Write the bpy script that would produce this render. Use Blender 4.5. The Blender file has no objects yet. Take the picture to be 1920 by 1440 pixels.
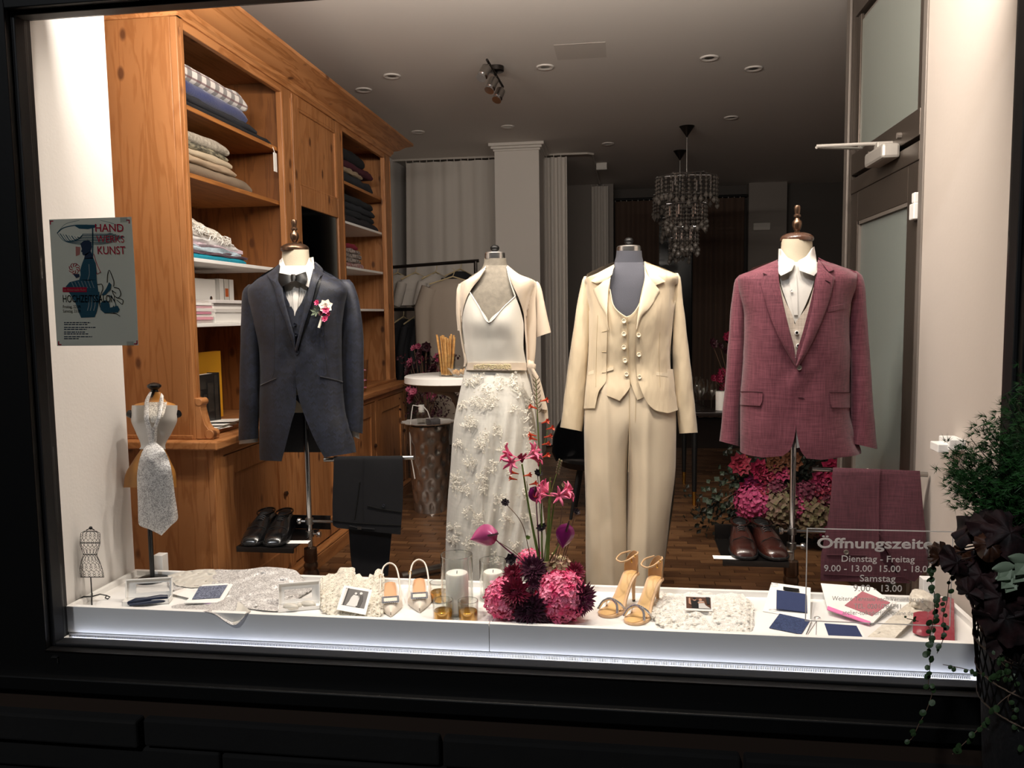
import bpy, math, random
import numpy as np
from mathutils import Vector, Matrix, noise
random.seed(7)
S = bpy.context.scene
COL = S.collection
# ------------------------------------------------------------------ camera (1.35 m above the shop floor; X along the window, Y into the shop, Z up)
F, CX, CY, H = 1500., 960., 720., 1.35
_d = np.array([212., -135., F]); _d /= np.linalg.norm(_d)
_v = np.array([230., 17080., F]); _v -= _d * _v.dot(_d); _v /= np.linalg.norm(_v)
RM = np.stack([np.cross(_v, _d), _d, -_v], 1)
cd = bpy.data.cameras.new('camera'); cam = bpy.data.objects.new('camera', cd); COL.objects.link(cam)
cd.sensor_width = 36.; cd.lens = F / 1920 * 36; cd.clip_start = .02
_a = RM.T @ np.array([[1, 0, 0], [0, -1, 0], [0, 0, -1]]).T
_m = Matrix(_a.tolist()).to_4x4(); _m.translation = (0, 0, H); cam.matrix_world = _m
S.camera = cam
# ------------------------------------------------------------------ world, lights, exposure
w = bpy.data.worlds.new('night'); S.world = w; w.use_nodes = True
w.node_tree.nodes['Background'].inputs[0].default_value = (.35, .42, .6, 1)
w.node_tree.nodes['Background'].inputs[1].default_value = .004
S.view_settings.view_transform = 'Standard'; S.view_settings.look = 'None'
S.view_settings.exposure = 0.0; S.view_settings.gamma = 1; S.view_settings.use_curve_mapping = False
def lamp(kind, name, loc, target, power, col, **k):
    l = bpy.data.lights.new(name, kind); l.energy = power; l.color = col
    for a, b in k.items(): setattr(l, a, b)
    o = bpy.data.objects.new(name, l); COL.objects.link(o); o.location = loc
    o.rotation_euler = (Vector(target) - Vector(loc)).to_track_quat('-Z', 'Y').to_euler()
    return o
WARM = (1, .89, .77)
S.cycles.transparent_max_bounces = 40; S.cycles.max_bounces = 10
# row of display spots behind the window header, above the frame
for x, p in ((-1.4, .8), (-.95, 1.), (-.3, 1.05), (.2, 1.1), (.5, .6)):
    lamp('SPOT', 'display_spot', (x, 2.46, 2.66), (x * .96, 2.86, .8), 62 * p, WARM, spot_size=math.radians(112), spot_blend=.9, shadow_soft_size=.035)
lamp('AREA', 'room_fill_light', (-.4, 2.45, 2.4), (-.4, 6., 2.75), 62, (1, .9, .8), shape='RECTANGLE', size=2.6, size_y=.05)  # unseen fill light, added to brighten the ceiling and the back room
# dim street lamp across the road, behind the photographer
lamp('POINT', 'street_lamp', (-3, -6, 9), (0, 0, 0), 1500, (.95, .97, 1), shadow_soft_size=.3)

# ------------------------------------------------------------------ picture-to-place helpers (a pixel met with a plane of the shop)
def ray(px, py): return RM.T @ np.array([px - CX, py - CY, F])
def onY(px, py, Y):
    r = ray(px, py); r = r * (Y / r[1]); return Vector((r[0], r[1], r[2] + H))
def onZ(px, py, Z):
    r = ray(px, py); r = r * ((Z - H) / r[2]); return Vector((r[0], r[1], Z))
def onX(px, py, X):
    r = ray(px, py); r = r * (X / r[0]); return Vector((X, r[1], r[2] + H))
def K(px, py, v): return onZ(px, py, v) if v < 1.2 else onY(px, py, v)
TZ = .377                                                     # top of the tray's bottom board
def T(px, py, z=TZ): return onZ(px, py, z)

# ------------------------------------------------------------------ mesh builder
class MB:
    def __init__(s): s.v = []; s.f = []; s.mi = []; s.cur = 0
    def add(s, vs, fs):
        b = len(s.v); s.v += [Vector(p) for p in vs]; s.f += [[b + i for i in q] for q in fs]; s.mi += [s.cur] * len(fs); return s
    def box(s, x0, x1, y0, y1, z0, z1, M=None):
        p = [Vector((x, y, z)) for z in (z0, z1) for y in (y0, y1) for x in (x0, x1)]
        if M is not None: p = [M @ q for q in p]
        return s.add(p, [(0, 2, 3, 1), (4, 5, 7, 6), (0, 1, 5, 4), (2, 6, 7, 3), (0, 4, 6, 2), (1, 3, 7, 5)])
    def grid(s, P, cu=False, cv=False):
        n, m = len(P), len(P[0]); fs = []
        for i in range(n if cu else n - 1):
            for j in range(m if cv else m - 1):
                a, b = (i + 1) % n, (j + 1) % m
                fs.append((i * m + j, i * m + b, a * m + b, a * m + j))
        return s.add([p for r in P for p in r], fs)
    def shell(s, A, B):                                       # two layers and the rim between them
        n, m = len(A), len(A[0]); k = n * m
        fs = [(i * m + j, i * m + j + 1, (i + 1) * m + j + 1, (i + 1) * m + j) for i in range(n - 1) for j in range(m - 1)]
        g = [tuple(k + x for x in reversed(q)) for q in fs]
        rim = [(0, j) for j in range(m)] + [(i, m - 1) for i in range(1, n)] + [(n - 1, j) for j in range(m - 2, -1, -1)] + [(i, 0) for i in range(n - 2, 0, -1)]
        ix = [i * m + j for i, j in rim]
        r = [(ix[(q + 1) % len(ix)], ix[q], k + ix[q], k + ix[(q + 1) % len(ix)]) for q in range(len(ix))]
        return s.add([p for q in A for p in q] + [p for q in B for p in q], fs + g + r)
    def tube(s, pts, r, n=8, cap=True, M=None):
        pts = [Vector(p) for p in pts]; L = len(pts); R = r if hasattr(r, '__len__') else [r] * L; P = []; up = None
        for i, p in enumerate(pts):
            t = (pts[min(i + 1, L - 1)] - pts[max(i - 1, 0)])
            t = t.normalized() if t.length > 1e-9 else Vector((0, 0, 1))
            if up is None: up = Vector((1, 0, 0)) if abs(t.x) < .8 else Vector((0, 1, 0))
            u = (up - t * up.dot(t)).normalized(); up = u; q = t.cross(u)
            P.append([p + (u * math.cos(a) + q * math.sin(a)) * R[i] for a in (2 * math.pi * j / n for j in range(n))])
        if M is not None: P = [[M @ a for a in q] for q in P]
        b = len(s.v); s.grid(P, cv=True)
        if cap:
            s.f += [[b + j for j in range(n)][::-1], [b + (L - 1) * n + j for j in range(n)]]; s.mi += [s.cur] * 2
        return s
    def lathe(s, prof, c=(0, 0, 0), n=24, M=None, sx=1, sy=1):
        c = Vector(c); P = [[Vector((max(r, 1e-5) * sx * math.cos(a), max(r, 1e-5) * sy * math.sin(a), z)) for a in (2 * math.pi * j / n for j in range(n))] for r, z in prof]
        P = [[(M @ p if M is not None else p) + c for p in q] for q in P]
        return s.grid(P, cv=True)
    def ball(s, c, r, n=12, m=8, sc=(1, 1, 1), fn=None):
        P = []
        for i in range(m + 1):
            ph = math.pi * i / m
            P.append([Vector((math.sin(ph) * math.cos(2 * math.pi * j / n), math.sin(ph) * math.sin(2 * math.pi * j / n), math.cos(ph))) for j in range(n)])
        P = [[Vector(c) + Vector((p.x * sc[0], p.y * sc[1], p.z * sc[2])) * r * (fn(p) if fn else 1) for p in q] for q in P]
        return s.grid(P, cv=True)
    def prism(s, pl, a, b):                                   # outline of 3D points (convex-ish) from offset a to b vectors
        n = len(pl); a, b = Vector(a), Vector(b); p = [Vector(q) + a for q in pl] + [Vector(q) + b for q in pl]
        return s.add(p, [list(range(n))[::-1], list(range(n, 2 * n))] + [(i, (i + 1) % n, n + (i + 1) % n, n + i) for i in range(n)])
    def sheet(s, P, th):                                      # grid of points given thickness along its normals
        n, m = len(P), len(P[0]); B = []
        for i in range(n):
            r = []
            for j in range(m):
                du = P[min(i + 1, n - 1)][j] - P[max(i - 1, 0)][j]; dv = P[i][min(j + 1, m - 1)] - P[i][max(j - 1, 0)]
                q = du.cross(dv); q = q.normalized() if q.length > 1e-12 else Vector((0, 0, 1)); r.append(P[i][j] - q * th)
            B.append(r)
        return s.shell(P, B)
    def obj(s, name, mat, parent=None, smooth=None, bevel=0, local=False, loc=None, **k):
        me = bpy.data.meshes.new(name)
        o = bpy.data.objects.new(name, me); COL.objects.link(o)
        base = Vector((0, 0, 0))
        if parent is not None:
            o.parent = parent
            if not local: base = BASE[parent.name]
            BASE[o.name] = base
        else:
            base = Vector(loc) if loc is not None else sum(s.v, Vector()) / max(len(s.v), 1); o.location = base; BASE[o.name] = base
            if loc is not None and local: base = Vector((0, 0, 0))
        me.from_pydata([tuple(p - base) for p in s.v], [], s.f)
        for m in (mat if isinstance(mat, (list, tuple)) else [mat]): me.materials.append(m)
        if any(s.mi): me.polygons.foreach_set('material_index', s.mi)
        if smooth is not None:
            me.polygons.foreach_set('use_smooth', [True] * len(me.polygons)); me.set_sharp_from_angle(angle=math.radians(smooth))
        me.update()
        if bevel:
            b = o.modifiers.new('bevel', 'BEVEL'); b.width = bevel; b.segments = 2; b.limit_method = 'ANGLE'; b.angle_limit = .7
        for a, b in k.items():
            if b is not None: o[{'cat': 'category'}.get(a, a)] = b
        return o
BASE = {}
def thing(name, label, cat, loc=(0, 0, 0), rot=(0, 0, 0), group=None):
    o = bpy.data.objects.new(name, None); COL.objects.link(o); o.empty_display_size = .05
    o.location = loc; o.rotation_euler = rot; o['label'] = label; o['category'] = cat
    if group: o['group'] = group
    BASE[o.name] = Vector(loc); return o
def dup(root, loc, rot=None, label=None, sc=None):
    r = root.copy(); COL.objects.link(r); r.location = loc; BASE[r.name] = Vector(loc)
    if rot is not None: r.rotation_euler = rot
    if sc is not None: r.scale = sc
    if label: r['label'] = label
    def rec(a, b):
        for ch in list(a.children):
            c = ch.copy(); COL.objects.link(c); c.parent = b; rec(ch, c)
    rec(root, r); return r
def struct(mb, name, mat, **k): k.setdefault('loc', (0, 0, 0)); return mb.obj(name, mat, kind='structure', **k)
def itp(tab, y):                                              # monotone cubic through rows (y, a, b, ...)
    n = len(tab); y = min(max(y, tab[0][0]), tab[-1][0]); i = 0
    while i < n - 2 and y > tab[i + 1][0]: i += 1
    out = []; x0, x1 = tab[i][0], tab[i + 1][0]; h = max(x1 - x0, 1e-6); t = (y - x0) / h
    for c in range(1, len(tab[0])):
        def sl(k):
            if k <= 0 or k >= n - 1:
                a = min(max(k, 0), n - 2) if k <= 0 else n - 2
                return (tab[a + 1][c] - tab[a][c]) / max(tab[a + 1][0] - tab[a][0], 1e-6)
            d0 = (tab[k][c] - tab[k - 1][c]) / max(tab[k][0] - tab[k - 1][0], 1e-6); d1 = (tab[k + 1][c] - tab[k][c]) / max(tab[k + 1][0] - tab[k][0], 1e-6)
            return 0 if d0 * d1 <= 0 else 2 * d0 * d1 / (d0 + d1)
        a, b = tab[i][c], tab[i + 1][c]; m0, m1 = sl(i) * h, sl(i + 1) * h
        out.append(a * (2 * t ** 3 - 3 * t * t + 1) + m0 * (t ** 3 - 2 * t * t + t) + b * (-2 * t ** 3 + 3 * t * t) + m1 * (t ** 3 - t * t))
    return out
def along(pl, u):                                             # smooth curve through points, by index
    tab = [(i,) + tuple(p) for i, p in enumerate(pl)]; return itp(tab, u * (len(pl) - 1))

# ------------------------------------------------------------------ materials
def lin(h):
    h = h.lstrip('#'); c = [int(h[i:i + 2], 16) / 255 for i in (0, 2, 4)]
    return tuple(x / 12.92 if x <= .04045 else ((x + .055) / 1.055) ** 2.4 for x in c) + (1,)
class NT:
    def __init__(s, name):
        s.m = bpy.data.materials.new(name); s.m.use_nodes = True; s.t = s.m.node_tree; s.b = s.t.nodes['Principled BSDF']; s.o = s.t.nodes['Material Output']
    def n(s, typ, **k):
        x = s.t.nodes.new(typ)
        for a, b in k.items():
            if a in x.inputs: x.inputs[a].default_value = b
            else: setattr(x, a, b)
        return x
    def l(s, a, b): s.t.links.new(a, b)
    def co(s, scale=(1, 1, 1), rot=(0, 0, 0), out='Object'):
        c = s.n('ShaderNodeTexCoord'); m = s.n('ShaderNodeMapping'); m.inputs['Scale'].default_value = scale; m.inputs['Rotation'].default_value = rot; s.l(c.outputs[out], m.inputs[0]); return m.outputs[0]
    def mix(s, f, a, b):
        x = s.n('ShaderNodeMix', data_type='RGBA')
        for i, q in ((0, f), (6, a), (7, b)):
            if hasattr(q, 'is_linked'): s.l(q, x.inputs[i])
            else: x.inputs[i].default_value = q
        return x.outputs[2]
    def ramp(s, f, st):
        r = s.n('ShaderNodeValToRGB'); e = r.color_ramp.elements
        while len(e) < len(st): e.new(.5)
        for q, (p, c) in zip(e, st): q.position = p; q.color = c if len(c) == 4 else tuple(c) + (1,)
        s.l(f, r.inputs[0]); return r.outputs[0]
def mat(name, col, rough=.6, metal=0., bump=0, bs=60, var=0, vs=12, sheen=0, coat=0, emit=0, st=(1, 1, 1), col2=None, sss=0, spec=.5):
    q = NT(name); b = q.b; c = lin(col) if isinstance(col, str) else col
    b.inputs['Base Color'].default_value = c; b.inputs['Roughness'].default_value = rough; b.inputs['Metallic'].default_value = metal
    b.inputs['Sheen Weight'].default_value = sheen; b.inputs['Coat Weight'].default_value = coat; b.inputs['Specular IOR Level'].default_value = spec
    if emit: b.inputs['Emission Color'].default_value = c; b.inputs['Emission Strength'].default_value = emit
    if sss: b.inputs['Subsurface Weight'].default_value = sss; b.inputs['Subsurface Radius'].default_value = (.02, .015, .01)
    if var:
        n = q.n('ShaderNodeTexNoise', Scale=vs, Detail=4.); q.l(q.co(st), n.inputs[0])
        c2 = lin(col2) if col2 else tuple(x * (1 - var) for x in c[:3]) + (1,)
        q.l(q.mix(q.ramp(n.outputs[0], [(.35, (0, 0, 0)), (.65, (1, 1, 1))]), c, c2), b.inputs[0])
    if bump:
        n = q.n('ShaderNodeTexNoise', Scale=bs, Detail=3.); q.l(q.co(st), n.inputs[0]); u = q.n('ShaderNodeBump', Strength=min(bump, 1), Distance=.002 if bump <= 1 else .002 * bump)
        q.l(n.outputs[0], u.inputs['Height']); q.l(u.outputs[0], b.inputs['Normal'])
    return q.m
def wood(name, a, b, axis=2, sc=1., knots=True, rough=.45):   # pine: long grain along one axis, with dark knots
    q = NT(name); st = [9. * sc] * 3; st[axis] = .9 * sc
    co = q.co(st); n = q.n('ShaderNodeTexNoise', Scale=1.6, Detail=5., Distortion=.6); q.l(co, n.inputs[0])
    wv = q.n('ShaderNodeMath', operation='SINE'); mu = q.n('ShaderNodeMath', operation='MULTIPLY'); mu.inputs[1].default_value = 38; q.l(n.outputs[0], mu.inputs[0]); q.l(mu.outputs[0], wv.inputs[0])
    g = q.ramp(wv.outputs[0], [(.0, (0, 0, 0)), (1., (1, 1, 1))])
    c = q.mix(g, lin(a), lin(b)); st2 = [2.] * 3; st2[axis] = .35
    n2 = q.n('ShaderNodeTexNoise', Scale=1.2, Detail=2.); q.l(q.co(st2), n2.inputs[0])
    c = q.mix(q.ramp(n2.outputs[0], [(.4, (0, 0, 0)), (.62, (.55, .55, .55))]), c, tuple(x * .62 for x in lin(b)[:3]) + (1,))
    if knots:
        st3 = [9.] * 3; st3[axis] = 5.
        v = q.n('ShaderNodeTexVoronoi', Scale=1., Randomness=1.); q.l(q.co(st3), v.inputs[0])
        c = q.mix(q.ramp(v.outputs['Distance'], [(.09, (.9, .9, .9)), (.17, (0, 0, 0))]), c, (.09, .03, .01, 1))
    q.l(c, q.b.inputs[0]); q.b.inputs['Roughness'].default_value = rough
    u = q.n('ShaderNodeBump', Strength=.15, Distance=.001); q.l(g, u.inputs['Height']); q.l(u.outputs[0], q.b.inputs['Normal'])
    return q.m
def cloth(name, a, b=None, sc=900, rough=.75, sheen=.15, bump=.4, slub=False):   # woven: crossing threads, optional slubs
    q = NT(name); b = b or a
    n1 = q.n('ShaderNodeTexNoise', Scale=1., Detail=2.); q.l(q.co((sc * .5, sc * .5, sc * .02)), n1.inputs[0])
    n2 = q.n('ShaderNodeTexNoise', Scale=1., Detail=2.); q.l(q.co((sc * .02, sc * .05, sc * .5)), n2.inputs[0])
    ad = q.n('ShaderNodeMath', operation='ADD'); q.l(n1.outputs[0], ad.inputs[0]); q.l(n2.outputs[0], ad.inputs[1])
    f = q.ramp(ad.outputs[0], [(.40, (0, 0, 0)), (.62, (1, 1, 1))] if slub else [(.35, (0, 0, 0)), (.65, (1, 1, 1))])
    hf = q.n('ShaderNodeMath', operation='MULTIPLY'); hf.inputs[1].default_value = .5; q.l(ad.outputs[0], hf.inputs[0])
    f = q.ramp(hf.outputs[0], [(.38, (0, 0, 0)), (.62, (1, 1, 1))])
    q.l(q.mix(f, lin(a), lin(b)), q.b.inputs[0]); q.b.inputs['Roughness'].default_value = rough; q.b.inputs['Sheen Weight'].default_value = sheen
    if bump:
        u = q.n('ShaderNodeBump', Strength=bump, Distance=.0006); q.l(hf.outputs[0], u.inputs['Height']); q.l(u.outputs[0], q.b.inputs['Normal'])
    return q.m
def satin(name, c, rough=.38, var=.08, sheen=.2, bs=7):
    q = NT(name); q.b.inputs['Base Color'].default_value = lin(c); q.b.inputs['Roughness'].default_value = rough; q.b.inputs['Sheen Weight'].default_value = sheen
    q.b.inputs['Specular IOR Level'].default_value = .35
    n = q.n('ShaderNodeTexNoise', Scale=bs, Detail=2.5); q.l(q.co((1.6, 1, .5)), n.inputs[0])
    u = q.n('ShaderNodeBump', Strength=.7, Distance=.02); q.l(n.outputs[0], u.inputs['Height']); q.l(u.outputs[0], q.b.inputs['Normal']); return q.m
def glass(name, tint=(1, 1, 1), rough=.0, gl=1.):             # thin clear pane: sees through, mirrors by angle
    q = NT(name); q.t.nodes.remove(q.b)
    t = q.n('ShaderNodeBsdfTransparent'); t.inputs[0].default_value = tint + (1,); g = q.n('ShaderNodeBsdfGlossy', Roughness=rough)
    f = q.n('ShaderNodeLayerWeight', Blend=.5); p = q.n('ShaderNodeMath', operation='POWER'); p.inputs[1].default_value = 4.; q.l(f.outputs['Facing'], p.inputs[0])
    mx = q.n('ShaderNodeMixShader'); mu = q.n('ShaderNodeMath', operation='MULTIPLY_ADD'); mu.inputs[1].default_value = .55 * gl; mu.inputs[2].default_value = .035 * gl; q.l(p.outputs[0], mu.inputs[0])
    q.l(mu.outputs[0], mx.inputs[0]); q.l(t.outputs[0], mx.inputs[1]); q.l(g.outputs[0], mx.inputs[2]); q.l(mx.outputs[0], q.o.inputs[0]); return q.m
def paper(name, col, tr=.5):                                  # lets light through
    q = NT(name); q.t.nodes.remove(q.b); c = lin(col)
    d = q.n('ShaderNodeBsdfDiffuse', Color=c); t = q.n('ShaderNodeBsdfTranslucent', Color=c); mx = q.n('ShaderNodeMixShader', Fac=tr)
    q.l(d.outputs[0], mx.inputs[1]); q.l(t.outputs[0], mx.inputs[2]); q.l(mx.outputs[0], q.o.inputs[0]); return q.m
def sheer(name, col, alpha=.5, hole=0):                       # net or lace: holes between threads
    q = NT(name); q.b.inputs['Base Color'].default_value = lin(col); q.b.inputs['Roughness'].default_value = .7
    if hole:
        n = q.n('ShaderNodeTexNoise', Scale=hole, Detail=3., Distortion=1.2); q.l(q.co(), n.inputs[0])
        q.l(q.ramp(n.outputs[0], [(.42, (alpha, alpha, alpha)), (.54, (1, 1, 1))]), q.b.inputs['Alpha'])
    else: q.b.inputs['Alpha'].default_value = alpha
    return q.m
M = {}
def m_(k, *a, **kw): M[k] = mat(k, *a, **kw); return M[k]
m_('plaster', '#e9e6e2', .85, bump=.25, bs=90); m_('plaster_warm', '#c2b8af', .85, bump=.2, bs=60); m_('plaster_grey', '#d6d0c9', .85, bump=.2, bs=60); m_('ceiling', '#d9d3cd', .9, bump=.1, bs=40)
m_('white', '#f2f1ee', .35); m_('white_mat', '#efede8', .7); m_('black', '#0a0a0b', .5); m_('frame', '#050505', .5, bump=.1); m_('rubber', '#141416', .6)
m_('chrome', '#d8d8da', .16, 1.); m_('steel', '#a9a6a2', .3, 1.); m_('gunmetal', '#4a4644', .35, 1.); m_('bronze', '#6b5444', .3, .9); m_('gold', '#d9a94e', .25, 1.); m_('silver', '#e3e2e0', .25, 1.)
M['pine_z'] = wood('pine_z', '#b57c4c', '#9d6537', 2); M['pine_y'] = wood('pine_y', '#b57c4c', '#9d6537', 1); M['pine_x'] = wood('pine_x', '#b98150', '#a3693a', 0)
M['pine_d'] = wood('pine_d', '#8f5a2e', '#774823', 2)
m_('cap_wood', '#4b3226', .25, coat=.6); m_('form_linen', '#bdb29c', .85, bump=.5, bs=400); m_('form_grey', '#7d766a', .9, bump=.5, bs=300, var=.2, vs=60); m_('form_dark', '#45464e', .9, bump=.4, bs=400)
m_('shirt', '#cbc7c1', .7, bump=.15, bs=30); m_('paper', '#f2f0ea', .7); m_('card_white', '#f4f3f0', .6)
# ------------------------------------------------------------------ the setting
m_('parq_a', '#6a4a30', .35, var=.3, vs=6, st=(1, 8, 1)); m_('parq_b', '#7b583a', .35, var=.3, vs=6, st=(1, 8, 1)); m_('parq_c', '#583c27', .38, var=.25, vs=6, st=(1, 8, 1)); m_('joint', '#2d1f15', .7)
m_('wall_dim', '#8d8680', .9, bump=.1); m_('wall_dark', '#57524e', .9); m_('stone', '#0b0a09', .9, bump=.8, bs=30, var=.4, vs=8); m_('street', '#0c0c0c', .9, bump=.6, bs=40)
fl = struct(MB().box(-2.4, 2.7, 2.76, 10.5, -.1, -.008), 'floor', M['joint'])
# parquet blocks: the ones in view near the window one by one, the rest as one part
PB = [MB().box(-.098, .098, -.0235, .0235, -.008, .002).obj('parquet_block', M[k], fl, local=True, bevel=0) for k in ('parq_a', 'parq_b', 'parq_c')]
FAR = MB(); FAR.n = 0; cnt = 0; first = [True] * 3
def in_view(x, y):
    c = RM @ np.array([x, y, -H]); u, v = CX + F * c[0] / c[2], CY + F * c[1] / c[2]
    return (600 < u < 850 or 1020 < u < 1110 or 1235 < u < 1500) and 895 < v < 1092
for iy in range(int((8. - 2.8) / .05)):
    y = 2.82 + iy * .05
    for ix in range(26):
        x = -2.3 + ix * .2 + (iy * 7 % 5) * .04; k = random.randrange(3)
        if x > 2.6: continue
        if in_view(x, y) and cnt < 290:
            cnt += 1
            if first[k]: o = PB[k]; first[k] = False
            else: o = PB[k].copy(); COL.objects.link(o); o.parent = fl
            o.location = (x, y, random.uniform(-.001, .001))
        else:
            FAR.cur = k; z = random.uniform(-.001, .001); FAR.box(x - .098, x + .098, y - .0235, y + .0235, -.008, .002 + z)
FAR.obj('parquet_block_field', [M['parq_a'], M['parq_b'], M['parq_c']], fl, kind='stuff')
ce = struct(MB().box(-2.4, 2.7, 2.3, 10.5, 2.9, 3.), 'ceiling', M['ceiling'])
a = [onZ(*p, 2.9) for p in [(1045, 82), (1137, 82), (1137, 110), (1045, 110)]]
MB().box(-.41, -.11, 4.79, 5.07, 2.8988, 2.91).obj('access_panel', m_('panel_paint', '#c9c2bb', .9), ce)
struct(MB().box(-2.5, -1.87, 2.36, 2.772, -.1, 2.9).box(-2.5, -2.3, 2.772, 10.5, -.1, 2.9), 'wall_left', M['plaster'])
struct(MB().box(1.08, 1.35, 2.36, 3.16, -.1, 2.9), 'wall_right', M['plaster_warm'])
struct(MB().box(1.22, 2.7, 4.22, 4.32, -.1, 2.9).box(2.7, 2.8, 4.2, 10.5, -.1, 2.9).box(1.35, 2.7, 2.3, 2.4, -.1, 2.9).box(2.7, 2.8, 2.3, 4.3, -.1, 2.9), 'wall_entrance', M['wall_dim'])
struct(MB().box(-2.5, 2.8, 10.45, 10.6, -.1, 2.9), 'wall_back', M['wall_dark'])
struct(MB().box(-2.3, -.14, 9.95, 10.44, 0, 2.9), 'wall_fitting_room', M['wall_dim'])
pl = struct(MB().box(-1.185, -.775, 7.4, 7.8, 0, 2.86), 'wall_pillar', M['plaster_grey'])
for k, (e, z0, z1) in enumerate(((.012, 2.83, 2.85), (.03, 2.85, 2.872), (.05, 2.872, 2.9))): MB().box(-1.185 - e, -.775 + e, 7.4 - e, 7.8 + e, z0, z1).obj('crown_moulding', M['plaster_grey'], pl, bevel=.005)
struct(MB().box(1.5, 1.95, 10.25, 10.45, 0, 2.9), 'wall_pilaster', M['wall_dim'])
struct(MB().box(-3.2, 2.2, 2.28, 2.42, 2.32, 3.0), 'wall_header', M['black'])
# outside: stone plinth below the window with its courses, pavement
st = struct(MB().box(-3.2, 2.2, 2.25, 2.36, -.3, .2), 'wall_front', M['joint'])
for r in range(4):
    x = -3.2 + .13 * (r % 2)
    while x < 2.1:
        l = random.uniform(.8, 1.3); e = random.uniform(.005, .05); z1 = .1 - r * .1
        MB().box(x + .006, x + l - .006, 2.25 - e, 2.26, z1 - .093, z1 - .004).obj('stone', M['stone'], st, bevel=.008); x += l
struct(MB().box(-4, 4, -8, 2.3, -.4, -.3), 'floor_pavement', M['street'])
# window: black aluminium frame, seals, ribbed drain strip, pane
WY = 2.335
fr = struct(MB().box(-2.6, -1.852, 2.26, 2.37, .2, 2.6), 'window_1', M['frame'])
MB().box(1.03, 1.7, 2.26, 2.37, .2, 2.6).obj('frame_post', M['frame'], fr, bevel=.003)
MB().box(-1.852, 1.03, 2.26, 2.37, 2.285, 2.6).obj('frame_head', M['frame'], fr, bevel=.003)
MB().box(-1.852, 1.03, 2.255, 2.34, .2, .292).obj('frame_sill', M['frame'], fr, bevel=.003)
MB().box(-2.3, 1.4, 2.22, 2.27, .17, .215).obj('drip_sill', M['frame'], fr, bevel=.004)
for a in ((-1.852, -1.838, 2.285, 2.33, .292, 2.285), (1.018, 1.03, 2.285, 2.33, .292, 2.285), (-1.838, 1.018, 2.285, 2.33, 2.272, 2.285), (-1.838, 1.018, 2.285, 2.33, .292, .303)): MB().box(*a).obj('seal', M['rubber'], fr, bevel=.003)
for a in ((-1.85, -1.848, 2.258, 2.262, .28, 2.3), (-1.85, 1.03, 2.251, 2.256, .288, .2915)): MB().box(*a).obj('glazing_bead', M['gunmetal'], fr)
q = MB()
for i in range(560): q.box(-1.83 + i * .005, -1.8275 + i * .005, 2.342, 2.35, .3, .307)
q.obj('drain_strip', M['steel'], fr, kind='stuff')
MB().box(-1.838, 1.018, WY - .003, WY + .003, .30, 2.275).obj('pane', glass('window_glass'), fr)
for x, s in ((-1.815, 1), (.985, -1)): MB().box(x - .012, x + .012, 2.25, 2.256, .268, .271).box(x + .009 * s, x + .012 * s, 2.25, 2.256, .252, .271).obj('corner_glint', M['steel'], fr)  # pale steel flecks standing in for small reflections at the frame corners
# sill ledge that carries the trays
struct(MB().box(-1.87, 1.08, 2.37, 2.765, 0, .3).box(-1.87, 1.08, 2.34, 2.37, 0, .296), 'trim_ledge', M['white'])

# ------------------------------------------------------------------ glass entrance door with fanlight, seen from inside
m_('alu_dark', '#5d544c', .38, .6); m_('alu_light', '#857d76', .5, .4)
dg = NT('frosted_glass'); dg.b.inputs['Base Color'].default_value = lin('#a3aba6'); dg.b.inputs['Roughness'].default_value = .22; dg.b.inputs['Specular IOR Level'].default_value = .8
wv = dg.n('ShaderNodeTexWave', Scale=26., Distortion=1.5); dg.l(dg.co((0, 1, .05)), wv.inputs[0]); u = dg.n('ShaderNodeBump', Strength=.12, Distance=.002); dg.l(wv.outputs[1], u.inputs['Height']); dg.l(u.outputs[0], dg.b.inputs['Normal'])
ug = NT('fanlight_glass'); ug.b.inputs['Base Color'].default_value = lin('#8d938c'); ug.b.inputs['Roughness'].default_value = .12; ug.b.inputs['Specular IOR Level'].default_value = .8
DX = 1.085
d = struct(MB().box(DX, DX + .09, 4.13, 4.20, 0, 2.9).box(DX, DX + .09, 3.16, 3.215, 0, 2.9).box(DX, DX + .09, 3.215, 4.13, 2.73, 2.9), 'door_1', M['alu_dark'])
MB().box(DX - .012, DX, 4.175, 4.235, 0, 2.86).obj('door_jamb', M['alu_light'], d, bevel=.003); MB().box(DX - .012, DX + .01, 3.15, 3.19, 0, 2.9).obj('door_jamb', M['alu_light'], d, bevel=.003)
MB().box(DX - .004, DX + .06, 3.22, 4.13, 1.99, 2.09).box(DX - .004, DX + .06, 3.22, 4.13, 1.90, 1.97).obj('transom', M['alu_dark'], d, bevel=.003)
f = MB().box(DX + .02, DX + .05, 3.24, 4.08, 2.085, 2.71).obj('fanlight_frame', M['alu_light'], d)
MB().box(DX + .012, DX + .022, 3.27, 4.05, 2.09, 2.69).obj('fanlight_pane', ug.m, f)
MB().box(DX + .004, DX + .02, 4.05, 4.09, 2.08, 2.72).box(DX + .004, DX + .02, 3.23, 3.27, 2.08, 2.72).obj('fanlight_bar', M['alu_dark'], d, bevel=.003)
f = MB().box(DX + .0, DX + .05, 4.02, 4.12, .02, 1.90).box(DX, DX + .05, 3.23, 3.34, .02, 1.9).box(DX, DX + .05, 3.34, 4.02, 1.76, 1.9).box(DX, DX + .05, 3.34, 4.02, .02, .2).obj('door_leaf', M['alu_dark'], d, bevel=.003)
tp = dg.n('ShaderNodeBsdfTransparent'); tp.inputs[0].default_value = (.8, .86, .83, 1); mx_ = dg.n('ShaderNodeMixShader'); mx_.inputs[0].default_value = .62; dg.l(tp.outputs[0], mx_.inputs[1]); dg.l(dg.b.outputs[0], mx_.inputs[2]); dg.l(mx_.outputs[0], dg.o.inputs[0])
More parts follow.
